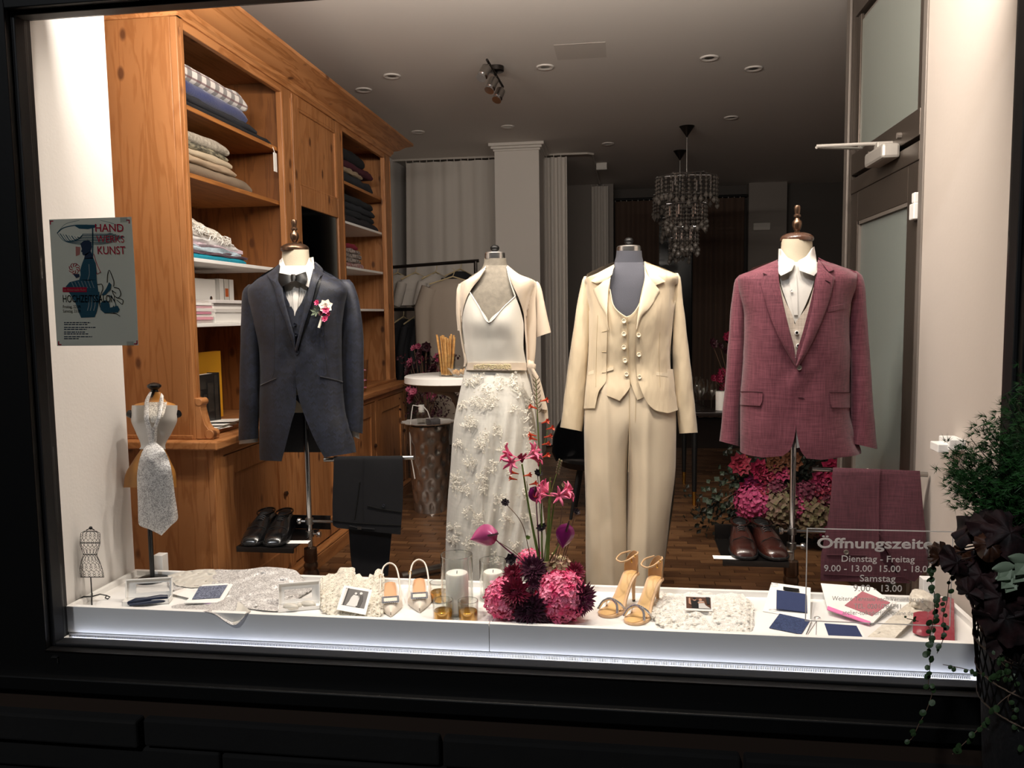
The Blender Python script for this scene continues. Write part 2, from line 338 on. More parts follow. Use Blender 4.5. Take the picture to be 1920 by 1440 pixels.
MB().box(DX + .014, DX + .03, 3.34, 4.02, .2, 1.76).obj('door_pane', dg.m, f)
MB().box(DX + .002, DX + .014, 4.0, 4.022, .2, 1.76).box(DX + .002, DX + .014, 3.34, 4.02, 1.745, 1.76).obj('glazing_bead', M['alu_light'], f)
for z in (1.68, .5): MB().box(DX - .022, DX + .004, 3.2, 3.25, z, z + .06).obj('hinge', M['white'], d, bevel=.004); MB().box(DX - .018, DX + .004, 3.21, 3.24, z + .062, z + .1).obj('hinge', M['white'], d, bevel=.004)
MB().tube([(DX + .05, 4.0, .80), (DX + .13, 4.0, .81), (DX + .165, 4.0, .84), (DX + .17, 4.0, .94), (DX + .165, 4.0, 1.04), (DX + .13, 4.0, 1.07), (DX + .05, 4.0, 1.08)], .02, 10).obj('pull_handle', m_('cream_plastic', '#d9d6cd', .4), f, smooth=40)
c = MB().box(DX - .075, DX - .004, 3.42, 3.66, 1.945, 2.005).obj('door_closer', m_('silver_paint', '#bdb8b1', .4, .4), d, bevel=.012)
a, b = onY(1650, 304, 3.55), onY(1548, 306, 3.62)
MB().box(a.x - .02, a.x + .05, 3.52, 3.57, 2.005, 2.03).tube([(DX - .04, 3.55, 2.028), (DX - .28, 3.62, 2.04)], .008, 6).tube([(DX - .28, 3.62, 2.035), (DX - .02, 3.9, 2.075)], .007, 6).obj('closer_arm', M['silver_paint'], c, bevel=.002)
for y in (3.42, 3.8): MB().tube([(DX - .02, y, 2.03 + (y - 3.6) * .0), (DX + .01, y, 2.03)], .012, 8).obj('latch', M['alu_light'], d)

# ------------------------------------------------------------------ ceiling fittings
dl = None; nm = ['nearest row, leftmost beside the pine cabinet', 'second of the near row from the cabinet', 'near row, beside the small three-lamp spot bar', 'near row, left of the pair on the right', 'near row, rightmost of the pair', 'middle row by the cabinet end', 'middle row above the pillar', 'middle row on the right, over the crystal lamp', 'farthest, left of the white sensor box']
for (px, py), t in zip([(682, 168), (735, 142), (1022, 125), (1330, 108), (1413, 128), (784, 247), (952, 237), (1371, 220), (1140, 269)], nm):
    p = onZ(px, py, 2.9); l = 'round recessed ceiling downlight, ' + t
    if dl is None:
        dl = thing('recessed_downlight', l, 'ceiling light', p, group='switched-off downlights in the ceiling')
        MB().lathe([(.03, .0), (.03, -.004), (.05, -.008), (.056, -.004), (.057, 0)], n=24).obj('trim_ring', M['ceiling'], dl, smooth=40, local=True)
        MB().lathe([(0, -.001), (.02, -.002), (.031, -.0035)], n=20).obj('lens', M['steel'], dl, smooth=40, local=True)
    else: dup(dl, p, label=l)
sp = thing('spot_bar', 'small chrome bar with three swivelling spot heads on the ceiling', 'ceiling light', onZ(930, 125, 2.9))
MB().lathe([(0, 0), (.05, 0), (.05, -.028), (.045, -.032), (0, -.032)], n=24).obj('canopy', M['gunmetal'], sp, smooth=40, local=True)
A, B = onZ(913, 112, 2.855) - BASE['spot_bar'], onY(943, 163, 5.3) - BASE['spot_bar']
MB().tube([A, B], .008, 8).tube([(0, 0, -.03), A.lerp(B, .5)], .012, 8).obj('rail', M['gunmetal'], sp, local=True, smooth=40)
for t, e in ((.12, (902, 147)), (.55, (917, 170)), (.97, (931, 188))):
    p = A.lerp(B, t); e = onY(*e, BASE['spot_bar'].y + p.y - .06) - BASE['spot_bar']; q = p.lerp(e, .3); dr = (e - q).normalized(); L = (e - q).length
    h = MB().tube([p, q], .006, 6).tube([q, q + dr * L * .75], [.03, .03], 16).obj('spot_head', M['steel'], sp, local=True, smooth=40)
    MB().tube([q + dr * L * .75, q + dr * L * .82, e], [.032, .026, .031], 16).obj('reflector_lamp', M['chrome'], h, local=True, smooth=40)
p = onZ(1128, 306, 2.9); MB().box(p.x - .055, p.x + .055, p.y - .03, p.y + .03, 2.83, 2.9).box(p.x - .05, p.x + .05, p.y - .034, p.y - .03, 2.84, 2.89).obj('sensor_box', m_('grey_plastic', '#c9c4bd', .5), bevel=.006, label='small pale sensor box fixed to the dim ceiling behind the fitting room rail', cat='sensor')
# crystal chandeliers
m_('crystal', '#6e6862', .15, .0, spec=.8); 
def chandelier(label, c):
    t = thing('chandelier', label, 'chandelier', c, group='crystal chandeliers in the back room')
    MB().lathe([(.065, 0), (.06, -.005), (.012, -.075), (.004, -.09)], n=20).obj('canopy', M['gunmetal'], t, local=True, smooth=30)
    MB().tube([(0, 0, -.08), (0, 0, -.42)], .003, 6).obj('cable', M['steel'], t, local=True)
    for R, z, dz in ((.255, -.42, .2), (.17, -.65, .19), (.1, -.85, .17)):
        q = MB()
        for k in range(6):
            a0, a1 = math.pi * k / 3, math.pi * (k + 1) / 3; p0 = Vector((R * math.cos(a0), R * math.sin(a0), z)); p1 = Vector((R * math.cos(a1), R * math.sin(a1), z))
            q.tube([p0, p1], .007, 6); q.tube([p0 * .98 + Vector((0, 0, .0)), Vector((0, 0, z + .02))], .004, 5)
            q.tube([p0 * .8 + Vector((0, 0, z * .2 )), p0 * .8 + Vector((0, 0, z * .2 - .09))], .012, 8)
        q.obj('tier_ring', M['chrome'], t, local=True, smooth=40)
        n = int(26 * R / .255) + 6
        for k in range(n):
            a = 2 * math.pi * k / n; q = MB(); x, y = R * math.cos(a), R * math.sin(a); zz = z - .015; L = dz + random.uniform(-.02, .05)
            while zz > z - L + .06: q.lathe([(0, .014), (.013, 0), (0, -.014)], (x, y, zz - .014), 6, sy=.6); zz -= .033
            q.lathe([(0, 0), (.017, -.025), (.019, -.04), (0, -.062)], (x, y, zz), 6, sy=.6); q.tube([(x, y, z), (x, y, zz)], .0012, 3, cap=False)
            q.obj('crystal_strand', M['crystal'], t, local=True)
    return t
chandelier('three-tier crystal chandelier hanging nearer, with the cone canopy higher in view', onZ(1288, 237, 2.9)); chandelier('three-tier crystal chandelier farther back, partly hidden behind the nearer one', onZ(1275, 283, 2.9))
# ------------------------------------------------------------------ pine shelving cabinet on its base cabinet
PZ, PY, PX = M['pine_z'], M['pine_y'], M['pine_x']
XF, XB = -1.75, -2.27
Y0c, Y1c = 3.05, 5.95
cb = thing('shelf_cabinet', 'tall antique pine shelf cabinet with cornice standing on the pine base cabinet', 'cabinet', (-2., 4.5, .85))
MB().box(XB, XF - .03, Y0c, Y0c + .025, .85, 2.6).obj('side_panel', PZ, cb, bevel=.002)
MB().box(XB, XF - .03, Y1c - .025, Y1c, .85, 2.6).obj('side_panel', PZ, cb, bevel=.002)
for y in (4.06, 4.90): MB().box(XB, XF - .03, y, y + .022, .85, 2.58).obj('partition', M['pine_d'], cb, bevel=.001)
y = Y0c + .025
for i in range(14):
    MB().box(XB, XB + .015, y + .002, y + .204, .85, 2.58).obj('back_board', M['pine_d'], cb, bevel=.003); y += .206
MB().box(XB, XF - .03, Y0c + .02, Y1c - .02, 2.56, 2.585).obj('top_board', PY, cb)
for a, b in ((Y0c, 3.10), (4.02, 4.145), (4.875, 4.93), (5.80, Y1c)):
    s_ = MB().box(XF - .03, XF, a, b, .85, 2.56).obj('stile', PZ, cb, bevel=.003)
    q = MB()
    for e in ((a + .008, b - .008) if b - a > .08 else ((a + b) / 2,)): q.tube([(XF, e, .87), (XF, e, 2.5)], .005, 6)
    q.obj('bead', PZ, s_, smooth=60)
MB().box(XF - .028, XF - .001, Y0c + .03, Y1c - .03, 2.50, 2.57).obj('top_rail', PY, cb, bevel=.003)
pr = [(XF - .03, 2.535), (XF + .008, 2.535), (XF + .012, 2.548), (XF + .022, 2.556), (XF + .026, 2.575), (XF + .06, 2.585), (XF + .085, 2.604), (XF + .10, 2.615), (XF + .125, 2.622), (XF + .15, 2.632), (XF + .15, 2.65), (XF - .03, 2.65)]
q = MB(); q.grid([[(x, Y0c - max(0, x - XF) * .9, z) for x, z in pr], [(x, Y1c + max(0, x - XF) * .9, z) for x, z in pr]], cv=True)
q.f += [list(range(12)), list(range(12, 24))[::-1]]; q.mi += [0, 0]
q.grid([[(XB, Y0c - max(0, x - XF) * .9, z) for x, z in pr[1:-1]], [(x, Y0c - max(0, x - XF) * .9, z) for x, z in pr[1:-1]]])
q.box(XB, XF + .012, Y0c - .006, Y0c + .03, 2.535, 2.648)
q.obj('cornice', PY, cb, smooth=25)
M['pine_shelf'] = wood('pine_shelf', '#b87a40', '#9d6230', 1, knots=False)
for z in (2.205, 1.93): MB().box(XB + .015, XF - .035, Y0c + .025, 4.06, z, z + .02).obj('shelf', M['pine_shelf'], cb, bevel=.002)
for z in (1.585, 1.31): MB().box(XB + .015, XF - .035, Y0c + .025, 4.06, z, z + .016).obj('shelf', M['white'], cb, bevel=.002)
MB().box(XB + .015, XF - .035, 4.92, Y1c - .025, 2.195, 2.215).obj('shelf', M['pine_shelf'], cb, bevel=.002)
for z in (1.945, 1.655, 1.38): MB().box(XB + .015, XF - .035, 4.92, Y1c - .025, z, z + .016).obj('shelf', M['white'], cb, bevel=.002)
# middle door: raised wooden panel above, mirror below
dr = MB().box(XF - .02, XF + .004, 4.15, 4.23, .87, 2.53).box(XF - .02, XF + .004, 4.80, 4.872, .87, 2.53).box(XF - .02, XF + .004, 4.23, 4.8, 2.47, 2.53).box(XF - .02, XF + .004, 4.23, 4.8, 1.95, 2.06).box(XF - .02, XF + .004, 4.23, 4.8, .87, .95).obj('door', PZ, cb, bevel=.004)
q = MB()
for y0, y1, z0, z1 in ((4.235, 4.795, 2.065, 2.465),):
    for a, b in (((y0, z0), (y1, z0)), ((y1, z0), (y1, z1)), ((y1, z1), (y0, z1)), ((y0, z1), (y0, z0))): q.tube([(XF - .004, a[0], a[1]), (XF - .004, b[0], b[1])], .009, 6)
q.obj('panel_moulding', PZ, dr, smooth=60)
MB().box(XF - .018, XF - .008, 4.23, 4.80, 2.06, 2.47).obj('raised_panel', PZ, dr)
MB().box(XF - .016, XF - .006, 4.23, 4.80, .95, 1.95).obj('mirror', m_('mirror', '#6d7472', .06, 1.), dr)
MB().lathe([(.0, .0), (.012, .004), (.013, .014), (0, .02)], n=12, M=Matrix.Translation((XF + .004, 4.17, 1.74)) @ Matrix.Rotation(math.pi / 2, 4, 'Y')).obj('knob', M['bronze'], dr, smooth=40)
# scrolled foot bracket under the near stile
q = MB(); pts = [(.0, .17), (.02, .165), (.028, .15), (.024, .13), (.03, .1), (.04, .06), (.06, .035), (.075, .02), (.075, 0), (0, 0)]
q.prism([Vector((XF + a, Y0c + .0, .852 + b)) for a, b in pts], (0, 0, 0), (0, .05, 0))
q.tube([(XF + .018, Y0c - .002, 1.005), (XF + .018, Y0c + .052, 1.005)], .016, 12); q.tube([(XF + .058, Y0c - .002, .872), (XF + .058, Y0c + .052, .872)], .02, 12)
q.obj('scroll_bracket', PZ, cb, smooth=40, bevel=.002)
MB().box(XB, XF - .012, Y0c - .006, Y0c + .06, .8505, .868).box(XF - .028, XF + .01, Y0c + .052, Y1c - .004, .8505, .87).obj('foot_rail', PY, cb, bevel=.003)

bc = thing('base_cabinet', 'wide pine base cabinet with panelled doors under the shelf cabinet', 'cabinet', (-2., 4.5, 0))
XD = -1.665
MB().box(XB, -1.63, 2.99, 5.98, .815, .85).obj('worktop', PY, bc, bevel=.006)
MB().box(XB, XD - .03, 3.03, 3.055, .0, .815).obj('side_panel', PZ, bc, bevel=.002)
MB().box(XB, XD - .03, 5.92, 5.945, .0, .815).obj('side_panel', PZ, bc, bevel=.002)
for a, b in ((3.03, 3.11), (3.735, 3.80), (4.45, 4.52), (5.17, 5.24), (5.87, 5.945)): MB().box(XD - .03, XD, a, b, .09, .815).obj('stile', PZ, bc, bevel=.003)
MB().box(XD - .028, XD - .001, 3.06, 5.93, .775, .813).obj('top_rail', PY, bc, bevel=.002)
for a, b in ((3.11, 3.735), (3.80, 4.45), (4.52, 5.17), (5.24, 5.87)):
    dr = MB().box(XD - .022, XD - .002, a + .003, a + .09, .1, .77).box(XD - .022, XD - .002, b - .09, b - .003, .1, .77).box(XD - .022, XD - .002, a + .09, b - .09, .68, .77).box(XD - .022, XD - .002, a + .09, b - .09, .1, .2).obj('door', PZ, bc, bevel=.003)
    MB().box(XD - .022, XD - .013, a + .09, b - .09, .2, .68).obj('raised_panel', PZ, dr)
    MB().lathe([(0, 0), (.011, .004), (.014, .016), (0, .024)], n=12, M=Matrix.Translation((XD - .002, b - .045, .48)) @ Matrix.Rotation(math.pi / 2, 4, 'Y')).obj('knob', M['bronze'], dr, smooth=40)
MB().box(XB, -1.625, 3.015, 5.96, 0, .075).obj('plinth', PY, bc, bevel=.003)
MB().box(XB, -1.64, 3.02, 5.955, .075, .09).tube([(-1.634, 3.02, .083), (-1.634, 5.955, .083)], .009, 8).obj('plinth_moulding', PY, bc, bevel=.003)

# ------------------------------------------------------------------ folded cloth, books and papers on the shelves
def fold(name, label, y0, y1, z0, h, m, xf=-1.80, xb=-2.18, tap=0., group='folded fabrics on the shelves', wob=.006, cat='fabric', extra=None):
    n = 18; P = []; h1 = h
    sec = [(math.cos(a), math.sin(a)) for a in (math.pi * k / 8 - math.pi / 2 for k in range(9))]
    for i in range(n + 1):
        u = i / n; e = min(1, 6 * min(u, 1 - u) + .55); hh = h * e; y = y0 + (y1 - y0) * u
        zb = z0 - tap * u; r = hh / 2; row = []
        for c, s in sec:
            nz = noise.noise(Vector((y * 9, c * 3, z0 * 40))) * wob
            row.append(Vector((xf - r + c * r + nz, y, max(zb + (h - hh) / 2 * 0 + r + s * r + nz * .6 * (s + 1), z0 - tap))))
        row += [Vector((xb, y, zb + hh * .9)), Vector((xb, y, zb))]
        P.append(row)
    q = MB(); q.grid(P, cv=True); k = len(P[0]); q.f += [list(range(k)), list(range(n * k, n * k + k))[::-1]]; q.mi += [0, 0]
    o = q.obj(name, m, smooth=50, loc=((xf + xb) / 2, (y0 + y1) / 2, z0 - tap), label=label, cat=cat, group=group)
    if extra: extra(o)
    return o
# plaid
pq = NT('plaid'); cc = pq.co((1, 1, 1))
w1 = pq.n('ShaderNodeTexWave', Scale=4.2, bands_direction='Y'); pq.l(cc, w1.inputs[0]); w2 = pq.n('ShaderNodeTexWave', Scale=9., bands_direction='Z'); pq.l(cc, w2.inputs[0])
c = pq.mix(pq.ramp(w1.outputs[1], [(.45, (0, 0, 0)), (.6, (.8, .8, .8))]), lin('#d8d2cc'), lin('#5d5a5c')); c = pq.mix(pq.ramp(w2.outputs[1], [(.85, (0, 0, 0)), (.95, (.8, .8, .8))]), c, lin('#5e2b32')); pq.l(c, pq.b.inputs[0]); pq.b.inputs['Roughness'].default_value = .9; pq.b.inputs['Sheen Weight'].default_value = .3
def fab(k, c, **kw): kw.setdefault('rough', .9); kw.setdefault('bump', .6); kw.setdefault('bs', 120); return m_('fab_' + k, c, **kw)
fld = lambda *a, **k: fold('folded_fabric', *a, **k)
fld('black folded cloth lowest on the top cabinet shelf, reaching farthest right', 3.09, 3.99, 2.226, .026, fab('black', '#141417'), tap=0)
fld('dark grey folded cloth under the blue bolt on the top shelf', 3.09, 3.84, 2.252, .028, fab('dgrey', '#24262c'))
fld('royal blue folded wool cloth under the plaid bolt on the top shelf', 3.09, 3.74, 2.282, .056, fab('blue', '#16265f', sheen=.3))
fld('white and grey plaid wool bolt uppermost on the top shelf', 3.09, 3.745, 2.338, .07, pq.m)
t2 = ['taupe', 'sand']
fld('thick taupe folded blanket cloth lowest of the beige stack', 3.09, 3.76, 1.951, .052, fab('taupe', '#8a7864', var=.3, vs=3))
fld('sandy folded linen second from the bottom of the beige stack', 3.09, 3.60, 2.003, .03, fab('sand', '#a8937a'))
fld('ecru folded linen in the middle of the beige stack', 3.09, 3.56, 2.033, .028, fab('ecru', '#b8a88f'))
fld('black and cream patterned cloth in the beige stack', 3.09, 3.53, 2.061, .026, fab('pattern', '#3b382f', var=1, vs=30, col2='#a59d84', st=(1, 1, 3)))
fld('cream floral bouclé bolt uppermost of the beige stack', 3.09, 3.535, 2.087, .045, fab('floral', '#b9b0a0', var=.35, vs=60, bump=2, bs=200))
g3 = [('turquoise folded satin lowest of the pastel stack', .022, '#0c8ea6', 3.66), ('brown patterned thin cloth above the turquoise satin', .014, '#6b5560', 3.68), ('pale blue folded cloth in the pastel stack', .024, '#b9cbd6', 3.60), ('lilac pink folded cloth in the pastel stack', .022, '#d0bcc6', 3.62), ('white folded cotton in the middle of the pastel stack', .03, '#dcdad9', 3.58), ('off-white tweed folded above the white cotton', .028, '#d3cdc6', 3.55), ('ivory cloth folded second from top of the pastel stack', .025, '#cbc3b8', 3.53), ('cream tweed with fringed edge uppermost of the pastel stack', .028, '#d6cfc2', 3.50)]
z = 1.602
for i, (l, h, c, y1) in enumerate(g3):
    o = fld(l, 3.09, y1, z, h, fab('p%d' % i, c, var=.15, vs=50, bump=1), tap=.0 if i < 2 else .0016 * i * i, wob=.012 if i else .004); z += h - .0015
q = MB()
for i in range(150):
    y = random.uniform(3.1, 3.5); zz = z - .02 - (y - 3.09) * .15 + random.uniform(-.02, .012); q.tube([(-1.803, y, zz), (-1.795 + random.uniform(0, .01), y + random.uniform(-.015, .015), zz - .005), (-1.79, y + random.uniform(-.02, .02), zz - random.uniform(.005, .028))], .0013, 3, cap=False)
q.obj('fringe', M['paper'], o, kind='stuff')
t = MB().box(-1.775, -1.772, 3.955, 3.99, 2.09, 2.185).obj('hang_tag', M['paper'], None, loc=(-1.774, 3.97, 2.19), label='small cream paper tag hanging from the black cloth on the top shelf', cat='tag')
MB().tube([(-1.7735, 3.972, 2.185), (-1.785, 3.975, 2.215), (-1.80, 3.975, 2.232)], .0015, 4).obj('string', M['paper'], t)
# dark fabrics in the far bay
far = [(2.216, .07, 5.0, 5.68, '#2a2d33', 'charcoal cloth lowest on the far bay top shelf'), (2.286, .03, 5.0, 5.45, '#a28f76', 'tan cloth in the far bay under the burgundy cloth'), (2.316, .05, 5.0, 5.68, '#4a1526', 'burgundy cloth in the far bay top shelf'), (2.366, .08, 5.0, 5.5, '#16181c', 'black bolt uppermost in the far bay'),
       (1.962, .045, 5.0, 5.78, '#232127', 'black knit lowest on the far bay second shelf'), (2.007, .045, 5.0, 5.68, '#1d2228', 'blue-black cloth second on the far bay second shelf'), (2.052, .045, 5.0, 5.7, '#272c33', 'slate cloth third on the far bay second shelf'), (2.097, .05, 5.0, 5.66, '#1c2025', 'dark cloth uppermost on the far bay second shelf'),
       (1.672, .03, 5.0, 5.42, '#8a3040', 'red and grey knitted scarf lowest in the far bay'), (1.702, .03, 5.0, 5.36, '#2c2a2c', 'black flecked scarf in the far bay'), (1.732, .03, 5.0, 5.38, '#3a3436', 'grey flecked scarf in the far bay'), (1.762, .03, 5.0, 5.34, '#5b4a4c', 'mauve flecked scarf in the far bay'), (1.792, .035, 5.0, 5.3, '#8c1f38', 'crimson scarf uppermost in the far bay')]
for z, h, y0, y1, c, l in far: fld(l, y0, y1, z, h, fab('f' + str(int(z * 1000)), c, var=.5 if 1.66 < z < 1.79 else .2, vs=70, col2='#bcb0a8' if 1.67 < z < 1.79 else None), wob=.01)
# files, booklets and books
def book(name, label, x0, x1, y0, y1, z0, z1, m, group=None, cat='book', pages=None):
    t = MB().box(x0, x1, y0, y0 + .003, z0, z1).box(x0, x1, y1 - .003, y1, z0, z1).box(x1 - .003, x1, y0, y1, z0, z1).obj(name, m, None, loc=((x0 + x1) / 2, (y0 + y1) / 2, z0), label=label, cat=cat, group=group, bevel=.0012)
    MB().box(x0 + .004, x1 - .003, y0 + .003, y1 - .003, z0 + .003, z1 - .004).obj('page_block', M['paper'], t); return t
bx = MB().box(-2.1, -1.93, 3.16, 3.60, 1.327, 1.53).obj('archive_box', M['white_mat'], None, loc=(-2.02, 3.4, 1.327), label='large white archive box behind the booklets on the lowest white shelf', cat='box', bevel=.003)
MB().lathe([(.0, 0), (.01, 0), (.011, .003), (0, .004)], n=14, M=Matrix.Translation((-1.93, 3.55, 1.44)) @ Matrix.Rotation(math.pi / 2, 4, 'Y')).obj('finger_ring', M['chrome'], bx, smooth=40)
for i, (y, c, l) in enumerate(((3.615, '#e9e7e2', 'white ring binder standing next to the archive box'), (3.665, '#dcd9d2', 'grey-white ring binder with an orange label beside the jacket'), (3.715, '#efeeea', 'white ring binder farthest right on the lowest white shelf'))):
    o = book('ring_binder', l, -2.1, -1.92, y, y + .045, 1.327, 1.535, m_('binder%d' % i, c, .5), cat='binder', group='white ring binders')
    if i == 1: MB().box(-1.9205, -1.9185, y + .008, y + .037, 1.45, 1.49).obj('spine_label', m_('orange', '#c2602c', .6), o)
z = 1.327
for i, (h, c, y0, y1) in enumerate(((.014, '#d9d3d0', 3.1, 3.33), (.012, '#d99aa8', 3.1, 3.32), (.012, '#e8e4df', 3.1, 3.34), (.012, '#c98598', 3.1, 3.31), (.014, '#dcd5d2', 3.1, 3.33), (.012, '#e3b3bd', 3.1, 3.32), (.012, '#efece8', 3.1, 3.31), (.01, '#b9b2ae', 3.1, 3.3))):
    MB().box(-2.0, -1.8 + random.uniform(-.01, .006), y0, y1, z, z + h - .001).obj('sample_booklet', m_('bk%d' % i, c, .7), None, bevel=.001, label='thin %s sample booklet, number %s from the bottom of the left booklet pile' % (('grey', 'pink', 'white', 'dusky pink', 'light grey', 'pale rose', 'bright white', 'dull grey')[i], ('one', 'two', 'three', 'four', 'five', 'six', 'seven', 'eight')[i]), cat='booklet', group='sample booklets piled on the shelf'); z += h
z = 1.327
for i, (h, c) in enumerate(((.045, '#d8d6d2'), (.016, '#c8c4c0'), (.014, '#e9e6e2'), (.012, '#bdb8b6'), (.016, '#d0ccca'))):
    MB().box(-1.99, -1.8 + random.uniform(-.015, .004), 3.35, 3.62 + random.uniform(-.02, .02), z, z + h - .001).obj('swatch_book', m_('sb%d' % i, c, .7), None, bevel=.001, label='%s swatch book %s' % (('thick pale', 'grey', 'white', 'dark grey', 'light grey')[i], ('lowest in the right booklet pile on the white shelf', 'second from the bottom of the right booklet pile', 'in the middle of the right booklet pile', 'second from the top of the right booklet pile', 'on top of the right booklet pile, touching the archive box')[i]), cat='book', group='swatch books piled on the shelf'); z += h
q = MB(); o = q.box(-1.96, -1.93, 3.2, 3.62, .872, 1.19).obj('yellow_folder', m_('yellow', '#d59a1e', .5), None, loc=(-1.945, 3.4, .872), label='large yellow folder standing behind the black photo book', cat='folder', bevel=.002)
pb = book('photo_book', 'black photo book with pale city pictures standing on the pine counter', -1.9, -1.84, 3.14, 3.43, .872, 1.1, m_('book_black', '#131314', .35))
m_('pic_grey', '#7d7972', .4, var=.7, vs=9, st=(1, 1, 3)); m_('pic_dark', '#3a3733', .4, var=.6, vs=14, st=(1, 1, 3))
for y, z, a, b in ((3.16, .89, .05, .19), (3.225, .90, .045, .13), (3.225, 1.035, .08, .05), (3.28, .89, .03, .12), (3.32, .93, .05, .13), (3.38, .89, .03, .2)): MB().box(-1.8405, -1.8385, y, y + a, z, z + b).obj('cover_picture', M['pic_grey'] if int(y * 100) % 2 else M['pic_dark'], pb)
for i in range(4):
    p = Matrix.Translation((-1.79, 3.2 + i * .06, .8715 + i * .0045)) @ Matrix.Rotation(.15 * i - .2, 4, 'Z') @ Matrix.Rotation(-.02 * i, 4, 'X')
    MB().box(-.06, .06, -.1, .1, 0, .0012, p).obj('loose_sheet', M['paper'], None, label=('white paper sheet lowest of the loose papers beside the scroll bracket', 'second loose paper sheet on the pine counter, turned slightly', 'third loose paper sheet fanned out on the pine counter', 'uppermost loose paper sheet, farthest from the scroll bracket')[i], cat='paper', group='loose sheets on the pine counter')
for i, (y, c, h) in enumerate(((5.02, '#d8d4cc', .2), (5.07, '#111113', .24), (5.15, '#16171b', .24), (5.21, '#e0ddd6', .22), (5.26, '#27303d', .23), (5.32, '#141518', .23))):
    book('book', ('cream', 'broad black', 'black', 'white-spined', 'navy', 'last black')[i] + ' upright book in the far bay on the counter, ' + ('leftmost', 'second', 'third', 'fourth', 'fifth', 'rightmost')[i] + ' of the row', -1.95, -1.83, y, y + (.06 if i == 1 else .045), 1.07, 1.07 + h, m_('bb%d' % i, c, .5), group='books in the far bay')
MB().box(-2.0, -1.82, 4.99, 5.4, .871, 1.068).obj('book_block', m_('dkbox', '#3a2a1c', .6), None, label='low brown box under the upright books in the far bay', cat='box', bevel=.003)
j = thing('petal_jar', 'clear glass jar of pink petals at the front of the far bay counter', 'jar', (-1.74, 5.0, .852))
MB().lathe([(0, .004), (.07, .004), (.085, .2), (.088, .21), (.085, .208), (.068, .01), (0, .009)], n=28).obj('glass_wall', glass('jar_glass', (.95, .95, .95)), j, local=True, smooth=50)
q = MB(); m_('petal', '#c64f7d', .7, var=.5, vs=40, col2='#e6a7bd')
for i in range(140):
    a, r = random.uniform(0, 6.28), random.uniform(0, .066); q.ball((r * math.cos(a), r * math.sin(a), random.uniform(.02, .15)), .011, 5, 3, (1, .7, .5))
q.obj('petal_fill', M['petal'], j, local=True, kind='stuff')
# ------------------------------------------------------------------ garment builder: a body of rows (y, left, right, depth) carries every layer of cloth
class Body:
    def __init__(s, Y0, rows, n=2.3, fold=None): s.Y0, s.rows, s.n, s.fold = Y0, rows, n, fold
    def d(s, px, py):
        a, b, dep = itp(s.rows, py); t = min(abs((px - (a + b) / 2) / max((b - a) / 2, 1e-3)), 1)
        r = dep * max(1 - t ** s.n, 0) ** (1 / s.n)
        return r + (s.fold(px, py) if s.fold else 0)
    def P(s, px, py, off=0): return onY(px, py, s.Y0 - s.d(px, py) - off)
def cs(ox, oy, k): return lambda *p: [(ox + p[i] / k, oy + p[i + 1] / k) for i in range(0, len(p), 2)]
def patch(B, L, R, off=.0, th=.004, nr=28, nc=12, puff=0, mb=None):
    q = mb or MB(); A = []; C = []
    for i in range(nr + 1):
        u = i / nr; a, b = along(L, u), along(R, u); ra, rb = [], []
        for j in range(nc + 1):
            v = j / nc; px, py = a[0] + (b[0] - a[0]) * v, a[1] + (b[1] - a[1]) * v
            o = off + puff * (1 - (2 * v - 1) ** 2)
            ra.append(B.P(px, py, o)); rb.append(B.P(px, py, o - th))
        A.append(ra); C.append(rb)
    return q.shell(A, C)
def back(B, rows, dep, nr=24, nc=14, th=.004, mb=None):       # the rear half, rows (y, left, right)
    q = mb or MB(); A = []; C = []
    for i in range(nr + 1):
        y = rows[0][0] + (rows[-1][0] - rows[0][0]) * i / nr; a, b = itp(rows, y); ra, rb = [], []
        for j in range(nc + 1):
            t = -1 + 2 * j / nc; e = max(1 - abs(t) ** 2.3, 0) ** (1 / 2.3) * dep * min(1, .25 + 3.5 * i / nr); px = (a + b) / 2 + (b - a) / 2 * t
            ra.append(onY(px, y, B.Y0 + e)); rb.append(onY(px, y, B.Y0 + e - th))
        A.append(ra); C.append(rb)
    return q.shell(C, A)
def limb(rows, Yc, ratio=1., n=20, nr=40, tilt=0, mb=None, cap=False, fold=0, seed=0, thick=0):
    q = mb or MB(); P = []; I = []
    for i in range(nr + 1):
        y = rows[0][0] + (rows[-1][0] - rows[0][0]) * i / nr; v = itp(rows, y); a, b = v[0], v[1]
        yc = Yc if len(v) < 3 else v[2]; rt = ratio if len(v) < 4 else v[3]; w_ = (b - a) / 2; r = w_ * yc / F * rt; row = []; inn = []
        for j in range(n):
            c, s_ = math.cos(2 * math.pi * j / n), math.sin(2 * math.pi * j / n)
            k = 1 + fold * noise.noise(Vector((c * 1.2 + seed, s_ * 1.2, y * .028)))
            row.append(onY((a + b) / 2 + w_ * c * k, y + tilt * c * (i / nr), yc - r * s_ * k))
            inn.append(onY((a + b) / 2 + w_ * c * k * .86, y + tilt * c * (i / nr) - .5, yc - r * s_ * k * .86))
        P.append(row); I.append(inn)
    b0 = len(q.v)
    if thick: P = P + I[::-1][:10]
    q.grid(P, cv=True)
    if cap: q.f += [[b0 + (len(P) - 1) * n + j for j in range(n)]]; q.mi += [q.cur]
    q.f += [[b0 + j for j in range(n)][::-1]]; q.mi += [q.cur]
    return q
def button(B, px, py, off, r, m, parent, name='button', holes=True):
    p = B.P(px, py, off + .002); Mx = Matrix.Rotation(math.pi / 2, 4, 'X')
    o = MB().lathe([(0, .001), (r * .6, .001), (r * .75, .0028), (r * .95, .0028), (r, .001), (r, -.002)], p, 16, Mx).obj(name, m, parent, smooth=40)
    return o
def seam(B, pts, off, r, m, parent, name='seam', n=20):
    q = MB(); q.tube([B.P(*along(pts, i / n), off) for i in range(n + 1)], r, 5); return q.obj(name, m, parent, smooth=60)
